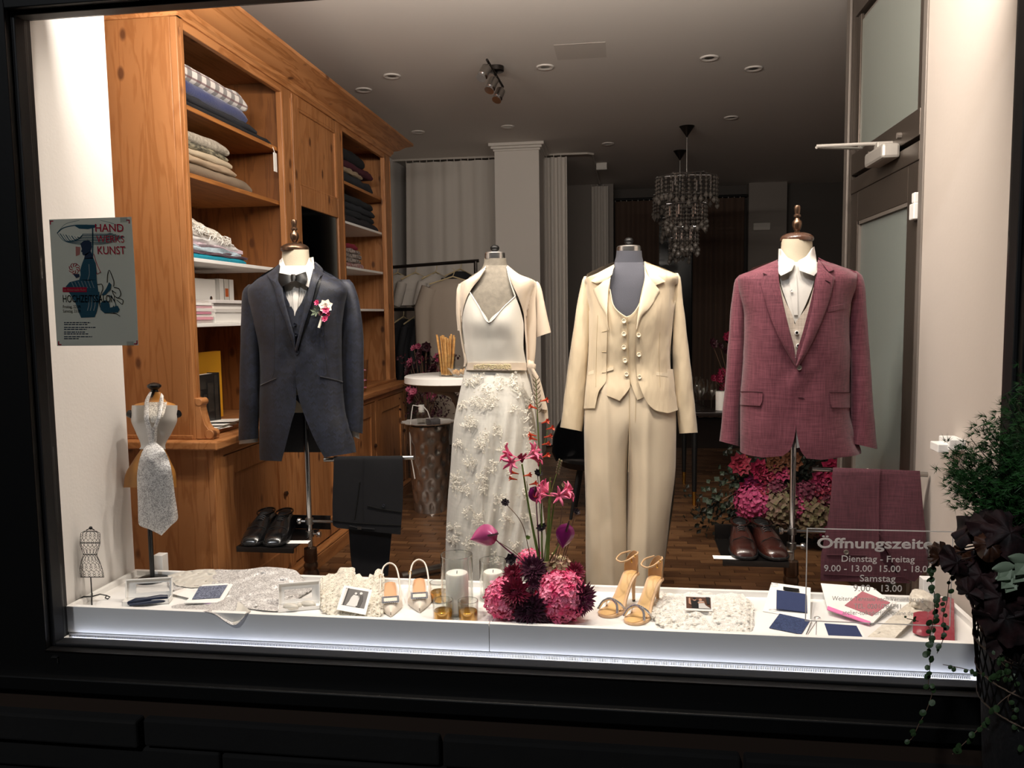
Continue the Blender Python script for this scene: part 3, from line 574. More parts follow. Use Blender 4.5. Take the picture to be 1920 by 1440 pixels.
def wrinkle(a, fx, fy, seed): return lambda x, y: a * noise.noise(Vector((x * fx, y * fy, seed)))

# ------------------------------------------------------------------ display stands with turned finials
def lay(pts): return pts
def torso_stand(key, Yc, fin, cap, neck, rows, pole, base_y, cap_mat, fin_mat, label, body_mat='form_linen', wooden=True):
    pb = onY(pole[1][0], base_y, Yc); t = thing('torso_stand', label, 'mannequin', (pb.x, Yc, 0))
    k = Yc / F
    limb(neck + rows, Yc, .62, nr=50, cap=True).obj('torso', M[body_mat], t, smooth=40)
    c = onY(cap[0], cap[2], Yc); r = (cap[1]) * k; zt = onY(cap[0], cap[3], Yc).z - c.z
    if wooden: MB().lathe([(0, zt), (r * .55, zt), (r * .8, zt * .8), (r * .95, zt * .55), (r, zt * .3), (r * .98, 0), (r * .9, -.004), (0, -.004)], c, 28).obj('neck_cap', M[cap_mat], t, smooth=35)
    else: MB().lathe([(0, zt), (r * .9, zt), (r * .99, zt - .004), (r, zt * .5), (r, 0), (0, 0)], c, 28).obj('neck_cap', M[cap_mat], t, smooth=35)
    h = onY(cap[0], fin[0], Yc).z - c.z - zt; c2 = c + Vector((0, 0, zt))
    if wooden: pr = [(.011, 0), (.013, .02), (.008, .06), (.012, .12), (.0135, .16), (.016, .22), (.0175, .3), (.0165, .42), (.009, .5), (.008, .56), (.013, .58), (.013, .64), (.009, .68), (.0105, .8), (.012, .92), (.0095, .99), (0, 1.)]
    else: pr = [(.008, 0), (.008, .1), (.012, .16), (.0165, .36), (.018, .55), (.0165, .76), (.01, .93), (0, 1.)]
    MB().lathe([(a, b * h) for a, b in pr], c2, 20).obj('finial', M[fin_mat], t, smooth=40)
    p0, p1 = onY(*pole[0], Yc), onY(*pole[1], Yc)
    MB().tube([(pb.x, Yc, p0.z), (pb.x, Yc, .1)], .011, 14).obj('pole', M['chrome'], t, smooth=40)
    zb = p1.z
    MB().lathe([(.012, zb + .075), (.026, zb + .07), (.028, zb + .02), (.024, zb + .012), (.029, zb), (.029, zb - .01), (.025, zb - .02), (.034, zb - .035), (.034, zb - .09), (.028, zb - .12), (.03, .16), (.04, .1), (.15, .03), (.17, .012), (.17, 0)], (pb.x, Yc, 0), 28).obj('base', M['bronze'], t, smooth=35)
    return t, pb
def side_rail(t, x0, y, Yc, A, B_, zc, m='steel', knob=True):
    # arm with trouser bar clamped to the pole
    MB().tube([(A.x, A.y, A.z), (B_.x, B_.y, B_.z)], .0085, 12).obj('trouser_bar', M[m], t, smooth=40)

# ================================================================== NAVY SUIT
c5 = cs(420, 380, 2.77)
navy = cloth('navy_weave', '#1b1e28', '#282c38', 700, .5, .25, .3)
nv = NT('navy_herringbone'); br = nv.n('ShaderNodeTexBrick', Scale=1.); br.inputs['Color1'].default_value = lin('#0a0d17'); br.inputs['Color2'].default_value = lin('#1a2032'); br.inputs['Mortar'].default_value = lin('#0a0e1a'); br.inputs['Mortar Size'].default_value = .02; br.inputs['Brick Width'].default_value = .5; br.inputs['Row Height'].default_value = .25
sk = nv.n('ShaderNodeTexCoord'); sx = nv.n('ShaderNodeSeparateXYZ'); nv.l(sk.outputs['Object'], sx.inputs[0])
tri = nv.n('ShaderNodeMath', operation='PINGPONG'); tri.inputs[1].default_value = .009; nv.l(sx.outputs[0], tri.inputs[0])
za = nv.n('ShaderNodeMath', operation='ADD'); nv.l(sx.outputs[2], za.inputs[0]); nv.l(tri.outputs[0], za.inputs[1])
cx = nv.n('ShaderNodeCombineXYZ'); s1 = nv.n('ShaderNodeMath', operation='MULTIPLY'); s1.inputs[1].default_value = 28; s2 = nv.n('ShaderNodeMath', operation='MULTIPLY'); s2.inputs[1].default_value = 28
nv.l(sx.outputs[0], s1.inputs[0]); nv.l(za.outputs[0], s2.inputs[0]); nv.l(s1.outputs[0], cx.inputs[0]); nv.l(s2.outputs[0], cx.inputs[1]); nv.l(cx.outputs[0], br.inputs[0])
nv.l(br.outputs[0], nv.b.inputs[0]); nv.b.inputs['Roughness'].default_value = .6; nv.b.inputs['Sheen Weight'].default_value = .05
bu = nv.n('ShaderNodeBump', Strength=.5, Distance=.001); nv.l(br.outputs[1], bu.inputs['Height']); nv.l(bu.outputs[0], nv.b.inputs['Normal'])
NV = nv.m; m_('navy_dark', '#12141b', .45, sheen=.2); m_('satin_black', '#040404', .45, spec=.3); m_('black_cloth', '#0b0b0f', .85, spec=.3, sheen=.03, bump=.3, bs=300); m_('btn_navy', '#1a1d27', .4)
t, pb = torso_stand('navy', 3.1, (412,), (553, 27, 470, 457), [(468, 529, 579, 3.1, 1.0), (490, 528, 581, 3.1, .95)], [(506, 522, 588, 3.1, .8), (528, 490, 628, 3.1, .5), (548, 474, 644, 3.1, .5), (600, 484, 636, 3.1, .55), (690, 492, 632, 3.1, .55), (774, 498, 628, 3.1, .55)], [(575, 770), (583, 1058)], 1058, 'bronze', 'bronze', 'cream torso stand with bronze finial wearing the navy suit')
nav_t = t
# shelf and bar on the navy stand
z = .443; xa, xb = onY(455, 1017, 2.98).x, onY(560, 1017, 2.98).x
s_ = MB().box(xa, xb + .0, 2.93, 3.2, z - .006, z).box(xa, xb, 2.925, 2.935, z - .022, z + .0).box(xa, xb + .05, 3.2, 3.206, z, z + .06).obj('shoe_shelf', M['gunmetal'], t, bevel=.001)
MB().tube([(xb - .02, 3.08, z - .01), (pb.x, 3.08, z - .01)], .005, 8).obj('shelf_arm', M['steel'], t, smooth=40)
def clamp(t, x, Y, z, side):
    o = MB().lathe([(.012, -.014), (.0175, -.012), (.0175, .012), (.012, .014)], (x, Y, z), 16).obj('clamp', M['steel'], t, smooth=40)
    q = MB(); q.tube([(x, Y, z), (x + side * .035, Y - .004, z)], .0045, 8); q.tube([(x + side * .033, Y - .004, z), (x + side * .038, Y - .004, z), (x + side * .048, Y - .004, z)], [.011, .014, .013], 8); q.obj('wing_screw', M['silver'], o, smooth=40)
clamp(t, pb.x, 3.1, .505, -1); clamp(t, pb.x, 3.1, .452, 1)
A, B2 = onY(608, 862, 3.0), onY(776, 858, 3.0)
MB().tube([A, B2], .009, 12).obj('trouser_bar', M['steel'], t, smooth=40)
MB().tube([(pb.x, 3.1, .505), (pb.x + .12, 3.1, .505), (pb.x + .2, 3.06, .505), (pb.x + .2, 3.03, .76), (pb.x + .2, 3.0, A.z)], .006, 8).obj('bar_arm', M['steel'], t, smooth=40)
NB = Body(3.1, [(470, 528, 580, .065), (490, 526, 584, .075), (500, 518, 592, .09), (515, 498, 612, .11), (530, 474, 642, .122), (545, 462, 652, .13), (568, 466, 645, .14), (611, 476, 641, .145), (660, 486, 641, .135), (705, 488, 642, .13), (759, 486, 645, .13), (800, 486, 655, .13), (864, 486, 668, .125)], 2.5,
          lambda x, y: .004 * noise.noise(Vector((x * .03, y * .018, 1))) + .006 * math.exp(-((y - 662) / 45) ** 2) * math.sin((x - 556) * .12 + abs(y - 662) * .05) * math.exp(-((x - 556) / 60) ** 2))
sh = thing('dress_shirt', 'white dress shirt with pleated front under the navy suit', 'shirt', (pb.x, 3.1, 1.2))
q = patch(NB, [(524, 498), (531, 545), (545, 580), (553, 604)], [(590, 498), (576, 545), (563, 580), (555, 604)], -.013, .003, nc=24); q.obj('shirt_front', M['shirt'], sh, smooth=40)
patch(NB, [(549, 520), (549, 550), (552, 592)], [(561, 520), (560, 550), (556, 592)], -.008, .003).obj('placket', M['shirt'], sh, smooth=40)
for px in (540, 545, 565, 570): seam(NB, [(px, 545), (px + (553 - px) * .35, 575)], -.0095, .0012, M['shirt'], sh, 'pleat')
patch(NB, c5(288, 300, 284, 340, 287, 365, 300, 375), c5(303, 285, 320, 330, 352, 358, 350, 400), .008, .005, nc=8, puff=.004).obj('collar', M['shirt'], sh, smooth=50)
patch(NB, c5(442, 286, 425, 325, 370, 355, 372, 398), c5(464, 282, 469, 330, 467, 380, 440, 440), .006, .005, nc=8, puff=.004).obj('collar', M['shirt'], sh, smooth=50)
for a, b, y, tl, yy in ((447, 486, 826, -2, 3.13), (640, 676, 808, 6, 3.13)):
    limb([(y - 14, a + 3, b - 3), (y + (5 if a < 500 else 9), a + 1, b - 2)], yy, 1., nr=6, tilt=tl, thick=1, n=18).obj('cuff', M['shirt'], sh, smooth=50)
bt = thing('bow_tie', 'black satin bow tie at the neck of the navy suit', 'bow tie', NB.P(553, 520, .02))
for Lp, Rp in ((c5(283, 364, 281, 400, 300, 438), c5(355, 378, 356, 392, 358, 405)), (c5(362, 380, 362, 392, 362, 402), c5(425, 358, 434, 395, 425, 428))): patch(NB, Lp, Rp, .016, .012, 10, 10, puff=.008).obj('wing', M['satin_black'], bt, smooth=60)
patch(NB, c5(348, 372, 346, 388, 350, 410), c5(370, 372, 372, 388, 368, 408), .026, .016, 8, 8, puff=.004).obj('knot', M['satin_black'], bt, smooth=60)
vt = thing('waistcoat', 'dark navy waistcoat between the lapels of the navy jacket', 'waistcoat', (pb.x, 3.1, 1.1))
patch(NB, [(518, 515), (525, 570), (536, 615), (552, 660)], [(529, 538), (541, 566), (554, 592), (560, 660)], -.009, .004, nc=10).obj('front_panel', NV, vt, smooth=40)
patch(NB, [(578, 538), (566, 566), (553, 592), (550, 660)], [(594, 520), (582, 575), (568, 615), (556, 660)], -.006, .004, nc=10).obj('front_panel', NV, vt, smooth=40)
for x, y in c5(368, 632, 375, 685, 352, 720): button(NB, x, y, -.003, .0065, M['btn_navy'], vt)
MB().add([], []);
patch(NB, c5(362, 1000, 372, 1022), c5(385, 1000, 410, 1060), -.02, .004, 8, 6).obj('hem_point', NV, vt)
jk = thing('suit_jacket', 'navy herringbone cutaway suit jacket on the left torso stand', 'jacket', (pb.x, 3.1, 1.1))
patch(NB, [(522, 500), (478, 527), (464, 545), (468, 580), (479, 620), (486, 660), (488, 705), (486, 760), (486, 800), (486, 840), (487, 863)], [(527, 500), (531, 527), (534, 545), (541, 585), (549, 625), (556, 660), (556, 705), (555, 757), (546, 795), (535, 838), (528, 865)], 0, .006, 60, 16).obj('front_panel', NV, jk, smooth=50)
patch(NB, [(588, 500), (582, 527), (579, 545), (573, 585), (564, 620), (554, 656), (554, 705), (559, 741), (570, 777), (593, 831), (608, 858)], [(593, 500), (640, 527), (652, 545), (645, 585), (641, 620), (641, 660), (642, 705), (645, 750), (652, 790), (664, 825), (668, 848)], .006, .006, 60, 16).obj('front_panel', NV, jk, smooth=50)
back(NB, [(498, 520, 592), (530, 474, 642), (568, 467, 644), (660, 486, 641), (759, 486, 645), (848, 488, 666)], .1).obj('back_panel', M['navy_dark'], jk, smooth=50)
limb([(533, 466, 486), (539, 459, 488), (548, 454.5, 489), (568, 452.5, 489), (611, 451.5, 489), (654, 450.5, 488), (700, 449.5, 487), (760, 448.5, 486), (824, 447, 485)], 3.125, 1.25, tilt=-2, fold=.05, seed=2, thick=1, n=24).obj('sleeve', NV, jk, smooth=60)
limb([(524, 634, 655), (531, 633, 662), (545, 634, 668), (568, 636, 674), (611, 637, 680), (654, 638, 682), (700, 639, 682), (760, 640, 681), (808, 640, 680)], 3.125, 1.15, tilt=5, fold=.05, seed=5, thick=1, n=24).obj('sleeve', NV, jk, smooth=60)
for Lp, Rp in ((c5(285, 318, 255, 345, 226, 376, 236, 395), c5(292, 330, 288, 355, 282, 385, 268, 415)), (c5(467, 312, 474, 350, 482, 375, 492, 392), c5(473, 306, 496, 325, 515, 350, 512, 374))): patch(NB, Lp, Rp, .014, .005, 12, 8, puff=.003).obj('collar', NV, jk, smooth=60)
patch(NB, c5(236, 392, 262, 450, 285, 530, 322, 625, 350, 715, 368, 762), c5(300, 372, 305, 440, 312, 495, 343, 615, 366, 700, 372, 762), .012, .005, 30, 8, puff=.003).obj('lapel', NV, jk, smooth=60)
patch(NB, c5(500, 388, 478, 440, 458, 525, 425, 625, 402, 700, 382, 765), c5(512, 375, 494, 440, 466, 530, 432, 635, 404, 715, 386, 772), .009, .002, 30, 4).obj('lapel_shadow', M['satin_black'], jk)  # black satin strip painting the shadow under the right lapel
patch(NB, c5(464, 340, 442, 430, 422, 520, 396, 640, 378, 720, 368, 765), c5(503, 380, 482, 420, 455, 520, 420, 625, 398, 705, 380, 770), .014, .005, 30, 8, puff=.003).obj('lapel', NV, jk, smooth=60)
button(NB, 557, 661, .008, .008, M['btn_navy'], jk)
seam(NB, c5(190, 948, 230, 930, 272, 912), .002, .0025, M['navy_dark'], jk, 'pocket_welt'); seam(NB, c5(498, 903, 560, 916, 616, 931), .008, .0025, M['navy_dark'], jk, 'pocket_welt')
seam(NB, c5(258, 560, 262, 700, 262, 850, 250, 910), .0005, .001, M['navy_dark'], jk, 'dart'); seam(NB, c5(520, 600, 525, 750, 540, 900), .0065, .001, M['navy_dark'], jk, 'dart')
# boutonniere
bo = thing('boutonniere', 'small pink and cream boutonniere pinned to the navy lapel', 'flower', NB.P(602, 590, .01))
m_('pink', '#d2336c', .6, var=.3, vs=60, col2='#e86a95'); m_('petal_cream', '#e8dfd0', .7); m_('dark_red', '#5a0f22', .6); m_('leaf', '#3c5230', .6, var=.4, vs=20); m_('leaf_grey', '#66735c', .7, var=.3, vs=20)
def petals(q, c, nrm, r, n, w=.35, lift=.3, rows=1, jit=.1, curl=.3):
    nrm = Vector(nrm).normalized(); u = nrm.orthogonal().normalized(); v = nrm.cross(u); c = Vector(c)
    for k in range(rows):
        rr = r * (1 - .8 * k / rows); lf = lift + (1.35 - lift) * k / max(rows, 1)
        for i in range(n if rows < 3 else max(5, int(n * (1 - .55 * k / rows)))):
            a = 2 * math.pi * (i + .5 * (k % 2)) / (n if rows < 3 else max(5, int(n * (1 - .55 * k / rows)))) + random.uniform(-jit, jit); d = u * math.cos(a) + v * math.sin(a); s_ = nrm.cross(d); l = lf + random.uniform(-jit, jit)
            o = (d * math.cos(l) + nrm * math.sin(l)); up = nrm * math.cos(l) - d * math.sin(l); ww = w * rr
            p0 = c + o * rr * .05; p1 = c + o * rr * .55 - up * rr * .03; p2 = c + o * rr + up * rr * curl * .5
            q.add([p0, p1 + s_ * ww + up * ww * .4, p1, p1 - s_ * ww + up * ww * .4, p2], [(0, 1, 2), (0, 2, 3), (2, 1, 4), (3, 2, 4)])
    return q
bp = lambda x, y, o=.02: NB.P(420 + x / 2.77, 380 + y / 2.77, o)
petals(MB(), bp(530, 540), (0.1, -1, .3), .03, 7, .45, .1, 2).obj('rose_petal_cluster', M['petal_cream'], bo, smooth=80)
for x, y, r in ((485, 520, .014), (530, 560, .017), (545, 580, .014), (525, 605, .015)): petals(MB(), bp(x, y, .028), (random.uniform(-.4, .4), -1, .3), r, 7, .4, .3, 2).obj('blossom', M['pink'], bo, smooth=80)
petals(MB(), bp(505, 575, .03), (0, -1, .2), .012, 8, .4, .4, 2).obj('dark_blossom', M['dark_red'], bo)
petals(MB(), bp(480, 565, .02), (-.3, -1, .2), .026, 6, .22, .2, 1).obj('leaf_sprig', M['leaf_grey'], bo)
MB().tube([bp(512, 590), bp(492, 650)], [.006, .005], 8).obj('wrapped_stem', M['petal_cream'], bo, smooth=50)
# black trousers over the bar
def trousers_hung(label, B, front, inner, mtl, dark):
    pass
c6 = cs(400, 820, 4.)
TB = Body(3.0, [(854, 622, 757, .012), (860, 622, 757, .02), (900, 623, 757, .024), (1000, 623, 757, .03), (1080, 640, 745, .03)], 8, wrinkle(.006, .02, .012, 4))
tr = thing('suit_trousers', 'black suit trousers folded over the bar of the left stand', 'trousers', (onY(690, 950, 3.).x, 3., .5))
patch(TB, c6(905, 142, 900, 300, 893, 500, 895, 650, 930, 680), c6(1418, 138, 1424, 300, 1420, 500, 1410, 640, 1404, 730), 0, .006, 40, 20).obj('upper_half', M['black_cloth'], tr, smooth=40)
patch(Body(3.03, TB.rows, 8), c6(905, 142, 960, 400, 1015, 690, 1030, 900, 1050, 1040), c6(1418, 138, 1380, 400, 1340, 700, 1322, 900, 1310, 1040), 0, .02, 20, 8).obj('legs', M['black_cloth'], tr, smooth=40)
seam(TB, c6(1100, 335, 1085, 450, 1060, 620), .001, .002, M['satin_black'], tr, 'side_pocket'); seam(TB, c6(1158, 515, 1270, 540, 1408, 560), .001, .0028, M['satin_black'], tr, 'back_pocket'); seam(TB, c6(895, 625, 1100, 645, 1406, 660), .001, .002, M['satin_black'], tr, 'waistband_seam'); seam(TB, c6(1130, 160, 1122, 400, 1130, 640), .0005, .0018, M['black_cloth'], tr, 'crease')
button(TB, 719, 948, .001, .006, M['btn_navy'], tr); seam(TB, c6(1020, 665, 1090, 680, 1210, 690), .002, .003, M['black_cloth'], tr, 'adjuster_tab')
MB().box(-.008, .008, -.002, .002, -.006, .006, Matrix.Translation(TB.P(674, 990, .005))).obj('buckle', M['gunmetal'], tr)

# ================================================================== leather oxford shoes
def oxford(label, px, py, z, Y, yaw, m, group, s=1.):
    base = onY(px, py, Y); t = thing('oxford_shoe', label, 'shoe', (base.x, Y, z), (0, 0, yaw), group)
    # local: toe towards -Y, heel towards +Y, length .29
    st = [(-.15, .012, .008), (-.145, .026, .02), (-.135, .035, .032), (-.115, .043, .043), (-.085, .048, .05), (-.05, .0485, .057), (-.02, .046, .069), (.01, .042, .079), (.04, .038, .086), (.07, .035, .088), (.10, .034, .088), (.125, .030, .087), (.137, .022, .083)]
    P = []
    for y, w_, h in st:
        row = []
        for k in range(15):
            a = math.pi * k / 14; c, s_ = math.cos(a), math.sin(a); sq = .75 if y < -.02 else .6
            row.append(Vector((w_ * math.copysign(abs(c) ** .7, c) * (1 - .16 * max(0, (y + .02) / .15) * s_), y, .014 + (h - .014) * s_ ** sq)))
        P.append(row)
    q = MB(); q.grid(P); n = 15
    q.f += [list(range(n)), list(range((len(st) - 1) * n, len(st) * n))[::-1]]; q.mi += [0, 0]
    # opening collar cut suggested by a dark lining pushed in from the top
    q.obj('upper', m, t, smooth=70, local=True)
    MB().ball((0, .08, .0835), 1, 18, 8, (.026, .05, .0095)).obj('lining', M['black'], t, smooth=60, local=True)
    q = MB(); q.tube([(.0335 * math.cos(a), .076 + .058 * math.sin(a), .0865 + .0015 * math.sin(a)) for a in (2 * math.pi * k / 24 for k in range(25))], .004, 6); q.obj('top_line', m, t, smooth=60, local=True)
    o = [(-.158, 0.0), (-.153, .022), (-.14, .036), (-.12, .046), (-.085, .052), (-.05, .052), (0, .044), (.05, .038), (.1, .038), (.135, .03), (.146, 0.)]
    ring = [Vector((x, y, 0)) for y, x in o] + [Vector((-x, y, 0)) for y, x in o[::-1][1:-1]]
    MB().prism(ring, (0, 0, .004), (0, 0, .015)).obj('sole', M['black'], t, local=True, bevel=.003)
    MB().prism([Vector((x, y, 0)) for y, x in ((.05, .036), (.1, .038), (.135, .03), (.146, 0))] + [Vector((-x, y, 0)) for y, x in ((.135, .03), (.1, .038), (.05, .036))], (0, 0, -.0), (0, 0, .012)).obj('heel', M['black'], t, local=True, bevel=.002)
    for i in range(5):
        y = -.008 + i * .013; zc = .0745 + i * .0032; w_ = .014 + .001 * i
        MB().tube([(-w_, y, zc - .003), (-w_ * .4, y - .002, zc + .003), (w_ * .4, y - .002, zc + .003), (w_, y, zc - .003)], .0022, 6).obj('lace', M['rubber'], t, smooth=60, local=True)
    MB().tube([(-.046, -.062, .03), (-.034, -.06, .052), (0, -.058, .064), (.034, -.06, .052), (.046, -.062, .03)], .0016, 6).obj('toe_cap_seam', M['black'], t, smooth=60, local=True)
    MB().tube([(-.02, -.02, .066), (-.02, .01, .077), (-.019, .04, .084)], .0014, 5).tube([(.02, -.02, .066), (.02, .01, .077), (.019, .04, .084)], .0014, 5).obj('facing_seam', M['black'], t, smooth=60, local=True)
    return t
m_('leather_black', '#0c0c0d', .22, coat=.3, bump=.05); m_('leather_brown', '#3a1a14', .25, coat=.4, var=.6, vs=9, col2='#1a0a09')
oxford('left shoe of the polished black oxford pair on the navy stand shelf', 490, 1000, .444, 3.07, .14, M['leather_black'], 'black oxford shoes')
oxford('right shoe of the polished black oxford pair, nearer the chrome pole', 527, 1001, .444, 3.07, .2, M['leather_black'], 'black oxford shoes')
p = onY(565, 1012, 3.02); MB().box(-.045, .045, -.02, .02, 0, .0015, Matrix.Rotation(.1, 4, 'Z')).obj('price_card', M['card_white'], None, local=True, loc=(p.x - .005, 3.0, .4445), label='small white card lying beside the black shoes', cat='card')
# ================================================================== BURGUNDY SUIT
c2 = cs(1320, 370, 2.717); c6 = cs(1300, 820, 3.272)
BG = cloth('burgundy_linen', '#511d2b', '#713845', 620, .8, .15, .35); m_('burgundy_dark', '#3d1420', .8); BGD = cloth('burgundy_trouser', '#421723', '#582a36', 620, .8, .15, .3)
m_('btn_grey', '#6f665d', .35); m_('btn_dark', '#2a2320', .3); VS = cloth('stone_linen', '#b3a597', '#cbbfb1', 500, .85, .1, .4); m_('lining_pink', '#a05566', .5)
t, pb = torso_stand('bg', 3.1, (385,), (1494, 29, 452, 437), [(448, 1465, 1523, 3.1, 1.0), (470, 1464, 1524, 3.1, .95)], [(492, 1458, 1532, 3.1, .8), (520, 1412, 1580, 3.1, .5), (545, 1400, 1598, 3.1, .5), (620, 1404, 1590, 3.1, .55), (700, 1412, 1580, 3.1, .55), (800, 1416, 1576, 3.1, .55)], [(1488, 790), (1483, 1085)], 1085, 'cap_wood', 'bronze', 'cream torso stand with turned wooden cap wearing the burgundy suit')
z = .445; p0, p1 = onY(1352, 1040, 2.98), onY(1474, 1050, 2.98)
MB().box(p0.x, p1.x, 2.93, 3.2, z - .006, z).box(p0.x, p1.x, 2.925, 2.935, z - .022, z).box(p0.x, p1.x, 3.2, 3.206, z, z + .06).obj('shoe_shelf', M['gunmetal'], t, bevel=.001)
MB().tube([(p1.x - .02, 3.08, z - .01), (pb.x, 3.08, z - .01)], .005, 8).obj('shelf_arm', M['steel'], t, smooth=40)
clamp(t, pb.x, 3.1, .512, -1); clamp(t, pb.x, 3.1, .455, 1)
A, B2 = onY(1523, 879, 3.0), onY(1739, 890, 3.0)
MB().tube([A, B2], .009, 12).obj('trouser_bar', M['steel'], t, smooth=40)
MB().tube([(pb.x, 3.1, .512), (pb.x + .14, 3.1, .512), (pb.x + .24, 3.06, .512), (pb.x + .24, 3.03, .74), (pb.x + .24, 3.0, A.z)], .006, 8).obj('bar_arm', M['steel'], t, smooth=40)
BB = Body(3.1, [(452, 1464, 1524, .07), (478, 1462, 1528, .085), (487, 1456, 1534, .095), (498, 1424, 1572, .11), (510, 1396, 1598, .122), (522, 1380, 1612, .13), (560, 1386, 1598, .142), (600, 1394, 1592, .148), (680, 1393, 1594, .142), (740, 1388, 1592, .138), (800, 1387, 1596, .138), (866, 1386, 1616, .13)], 2.5,
          lambda x, y: .004 * noise.noise(Vector((x * .025, y * .016, 9))) + .006 * math.exp(-((y - 688) / 40) ** 2) * math.sin((x - 1497) * .1 + abs(y - 688) * .05) * math.exp(-((x - 1497) / 60) ** 2))
sh = thing('dress_shirt', 'white open-collar dress shirt under the burgundy jacket', 'shirt', (pb.x, 3.1, 1.2))
patch(BB, c2(378, 330, 390, 430, 420, 530, 466, 645), c2(578, 330, 560, 430, 525, 530, 470, 645), -.014, .003, nc=24).obj('shirt_front', M['shirt'], sh, smooth=40)
patch(BB, c2(432, 385, 440, 480, 458, 600), c2(470, 385, 476, 480, 478, 600), -.009, .003).obj('placket', M['shirt'], sh, smooth=40)
patch(BB, c2(380, 262, 378, 330, 380, 382, 392, 400), c2(392, 262, 425, 305, 462, 330, 448, 372), .012, .006, nc=10, puff=.006).obj('collar', M['shirt'], sh, smooth=60)
patch(BB, c2(550, 258, 520, 300, 478, 330, 486, 372), c2(562, 250, 572, 310, 578, 372, 560, 400), .012, .006, nc=10, puff=.006).obj('collar', M['shirt'], sh, smooth=60)
button(BB, 1483, 495.5, .006, .005, M['card_white'], sh); button(BB, 1484, 545, -.004, .004, M['card_white'], sh)
patch(BB, c2(466, 1160, 470, 1230, 472, 1278), c2(470, 1160, 492, 1230, 500, 1272), -.02, .004, 8, 6).obj('shirt_tail', M['shirt'], sh)
for a, b, y, tl in ((1358, 1381, 826, 3), (1606, 1633, 833, 4)): limb([(y - 20, a, b), (y, a, b)], 3.125, 1.15, nr=6, tilt=tl, thick=1, n=18).obj('cuff', M['shirt'], sh, smooth=50)
vt = thing('waistcoat', 'stone linen waistcoat under the burgundy jacket', 'waistcoat', (pb.x, 3.1, 1.1))
patch(BB, c2(376, 390, 400, 520, 440, 700, 470, 840), c2(384, 455, 420, 540, 458, 628, 486, 840), -.008, .004, nc=10).obj('front_panel', VS, vt, smooth=40)
patch(BB, c2(562, 445, 530, 545, 466, 640, 452, 680, 462, 840), c2(590, 430, 566, 540, 540, 660, 512, 760, 484, 845), -.004, .004, 30, nc=10).obj('front_panel', VS, vt, smooth=40)
for x, y in c2(473, 690, 480, 756, 477, 818):
    o = button(BB, x, y, -.002, .0075, M['card_white'], vt); button(BB, x, y, .0006, .0045, M['btn_dark'], vt, 'button_centre')
jk = thing('suit_jacket', 'burgundy linen suit jacket with flap pockets on the right torso stand', 'jacket', (pb.x, 3.1, 1.1))
patch(BB, c2(372, 318, 250, 370, 172, 408, 178, 470, 205, 600, 205, 700, 196, 840, 186, 1000, 184, 1150, 184, 1292, 215, 1310, 300, 1326), c2(378, 330, 378, 380, 378, 420, 398, 520, 432, 660, 462, 780, 470, 850, 470, 1000, 468, 1165, 462, 1215, 440, 1285, 400, 1318), 0, .006, 64, 18).obj('front_panel', BG, jk, smooth=50)
patch(BB, c2(580, 320, 574, 380, 566, 420, 546, 520, 505, 680, 470, 800, 462, 868, 456, 940, 458, 1050, 468, 1165, 478, 1230, 492, 1288, 522, 1330), c2(584, 312, 700, 352, 780, 388, 776, 450, 742, 580, 742, 700, 746, 800, 742, 900, 742, 1000, 742, 1100, 770, 1200, 802, 1302, 600, 1338), .006, .006, 64, 18).obj('front_panel', BG, jk, smooth=50)
back(BB, [(487, 1456, 1534), (510, 1398, 1598), (560, 1386, 1598), (680, 1393, 1594), (800, 1387, 1596), (848, 1388, 1612)], .1).obj('back_panel', M['burgundy_dark'], jk, smooth=50)
limb([(516, 1386, 1398), (520, 1381, 1402), (528, 1377, 1404), (545, 1374.5, 1404), (580, 1370, 1404), (620, 1367, 1402), (660, 1364, 1400), (700, 1361, 1396), (760, 1356, 1390), (832, 1349, 1387)], 3.125, 1.25, tilt=5, fold=.05, seed=11, thick=1, n=24).obj('sleeve', BG, jk, smooth=60)
limb([(508, 1590, 1606), (513, 1588, 1614), (522, 1588, 1619), (545, 1589, 1623), (580, 1590, 1625), (620, 1591, 1628), (660, 1592, 1631), (700, 1593, 1634), (760, 1592, 1638), (836, 1592, 1645)], 3.125, 1.15, tilt=6, fold=.05, seed=15, thick=1, n=24).obj('sleeve', BG, jk, smooth=60)
patch(BB, c2(374, 315, 345, 345, 300, 384), c2(380, 355, 350, 385, 322, 395), .012, .005, 12, 8, puff=.003).obj('collar', BG, jk, smooth=60)
patch(BB, c2(580, 310, 605, 340, 634, 377), c2(584, 306, 625, 330, 662, 370), .016, .005, 12, 8, puff=.003).obj('collar', BG, jk, smooth=60)
patch(BB, c2(286, 420, 305, 500, 333, 595, 395, 740, 466, 862), c2(376, 345, 383, 430, 408, 570, 440, 700, 474, 850), .011, .005, 32, 10, puff=.005).obj('lapel', BG, jk, smooth=60)
patch(BB, c2(580, 340, 570, 440, 546, 590, 512, 720, 470, 850), c2(668, 408, 640, 520, 592, 650, 535, 770, 472, 875), .016, .005, 32, 10, puff=.005).obj('lapel', BG, jk, smooth=60)
seam(BB, c2(300, 388, 310, 390, 320, 396), .016, .002, M['burgundy_dark'], jk, 'notch'); seam(BB, c2(634, 380, 648, 376, 661, 371), .022, .002, M['burgundy_dark'], jk, 'notch'); seam(BB, c2(618, 422, 632, 428, 645, 436), .022, .0015, M['burgundy_dark'], jk, 'lapel_buttonhole')
button(BB, 1498.5, 689.5, .011, .009, M['btn_grey'], jk); seam(BB, c2(480, 1020, 495, 1020, 510, 1024), .007, .0015, M['burgundy_dark'], jk, 'buttonhole')
patch(BB, c2(190, 990, 184, 1030, 184, 1058), c2(299, 994, 297, 1035, 286, 1063), .006, .005, 10, 10).obj('pocket_flap', BG, jk, smooth=50, bevel=.001)
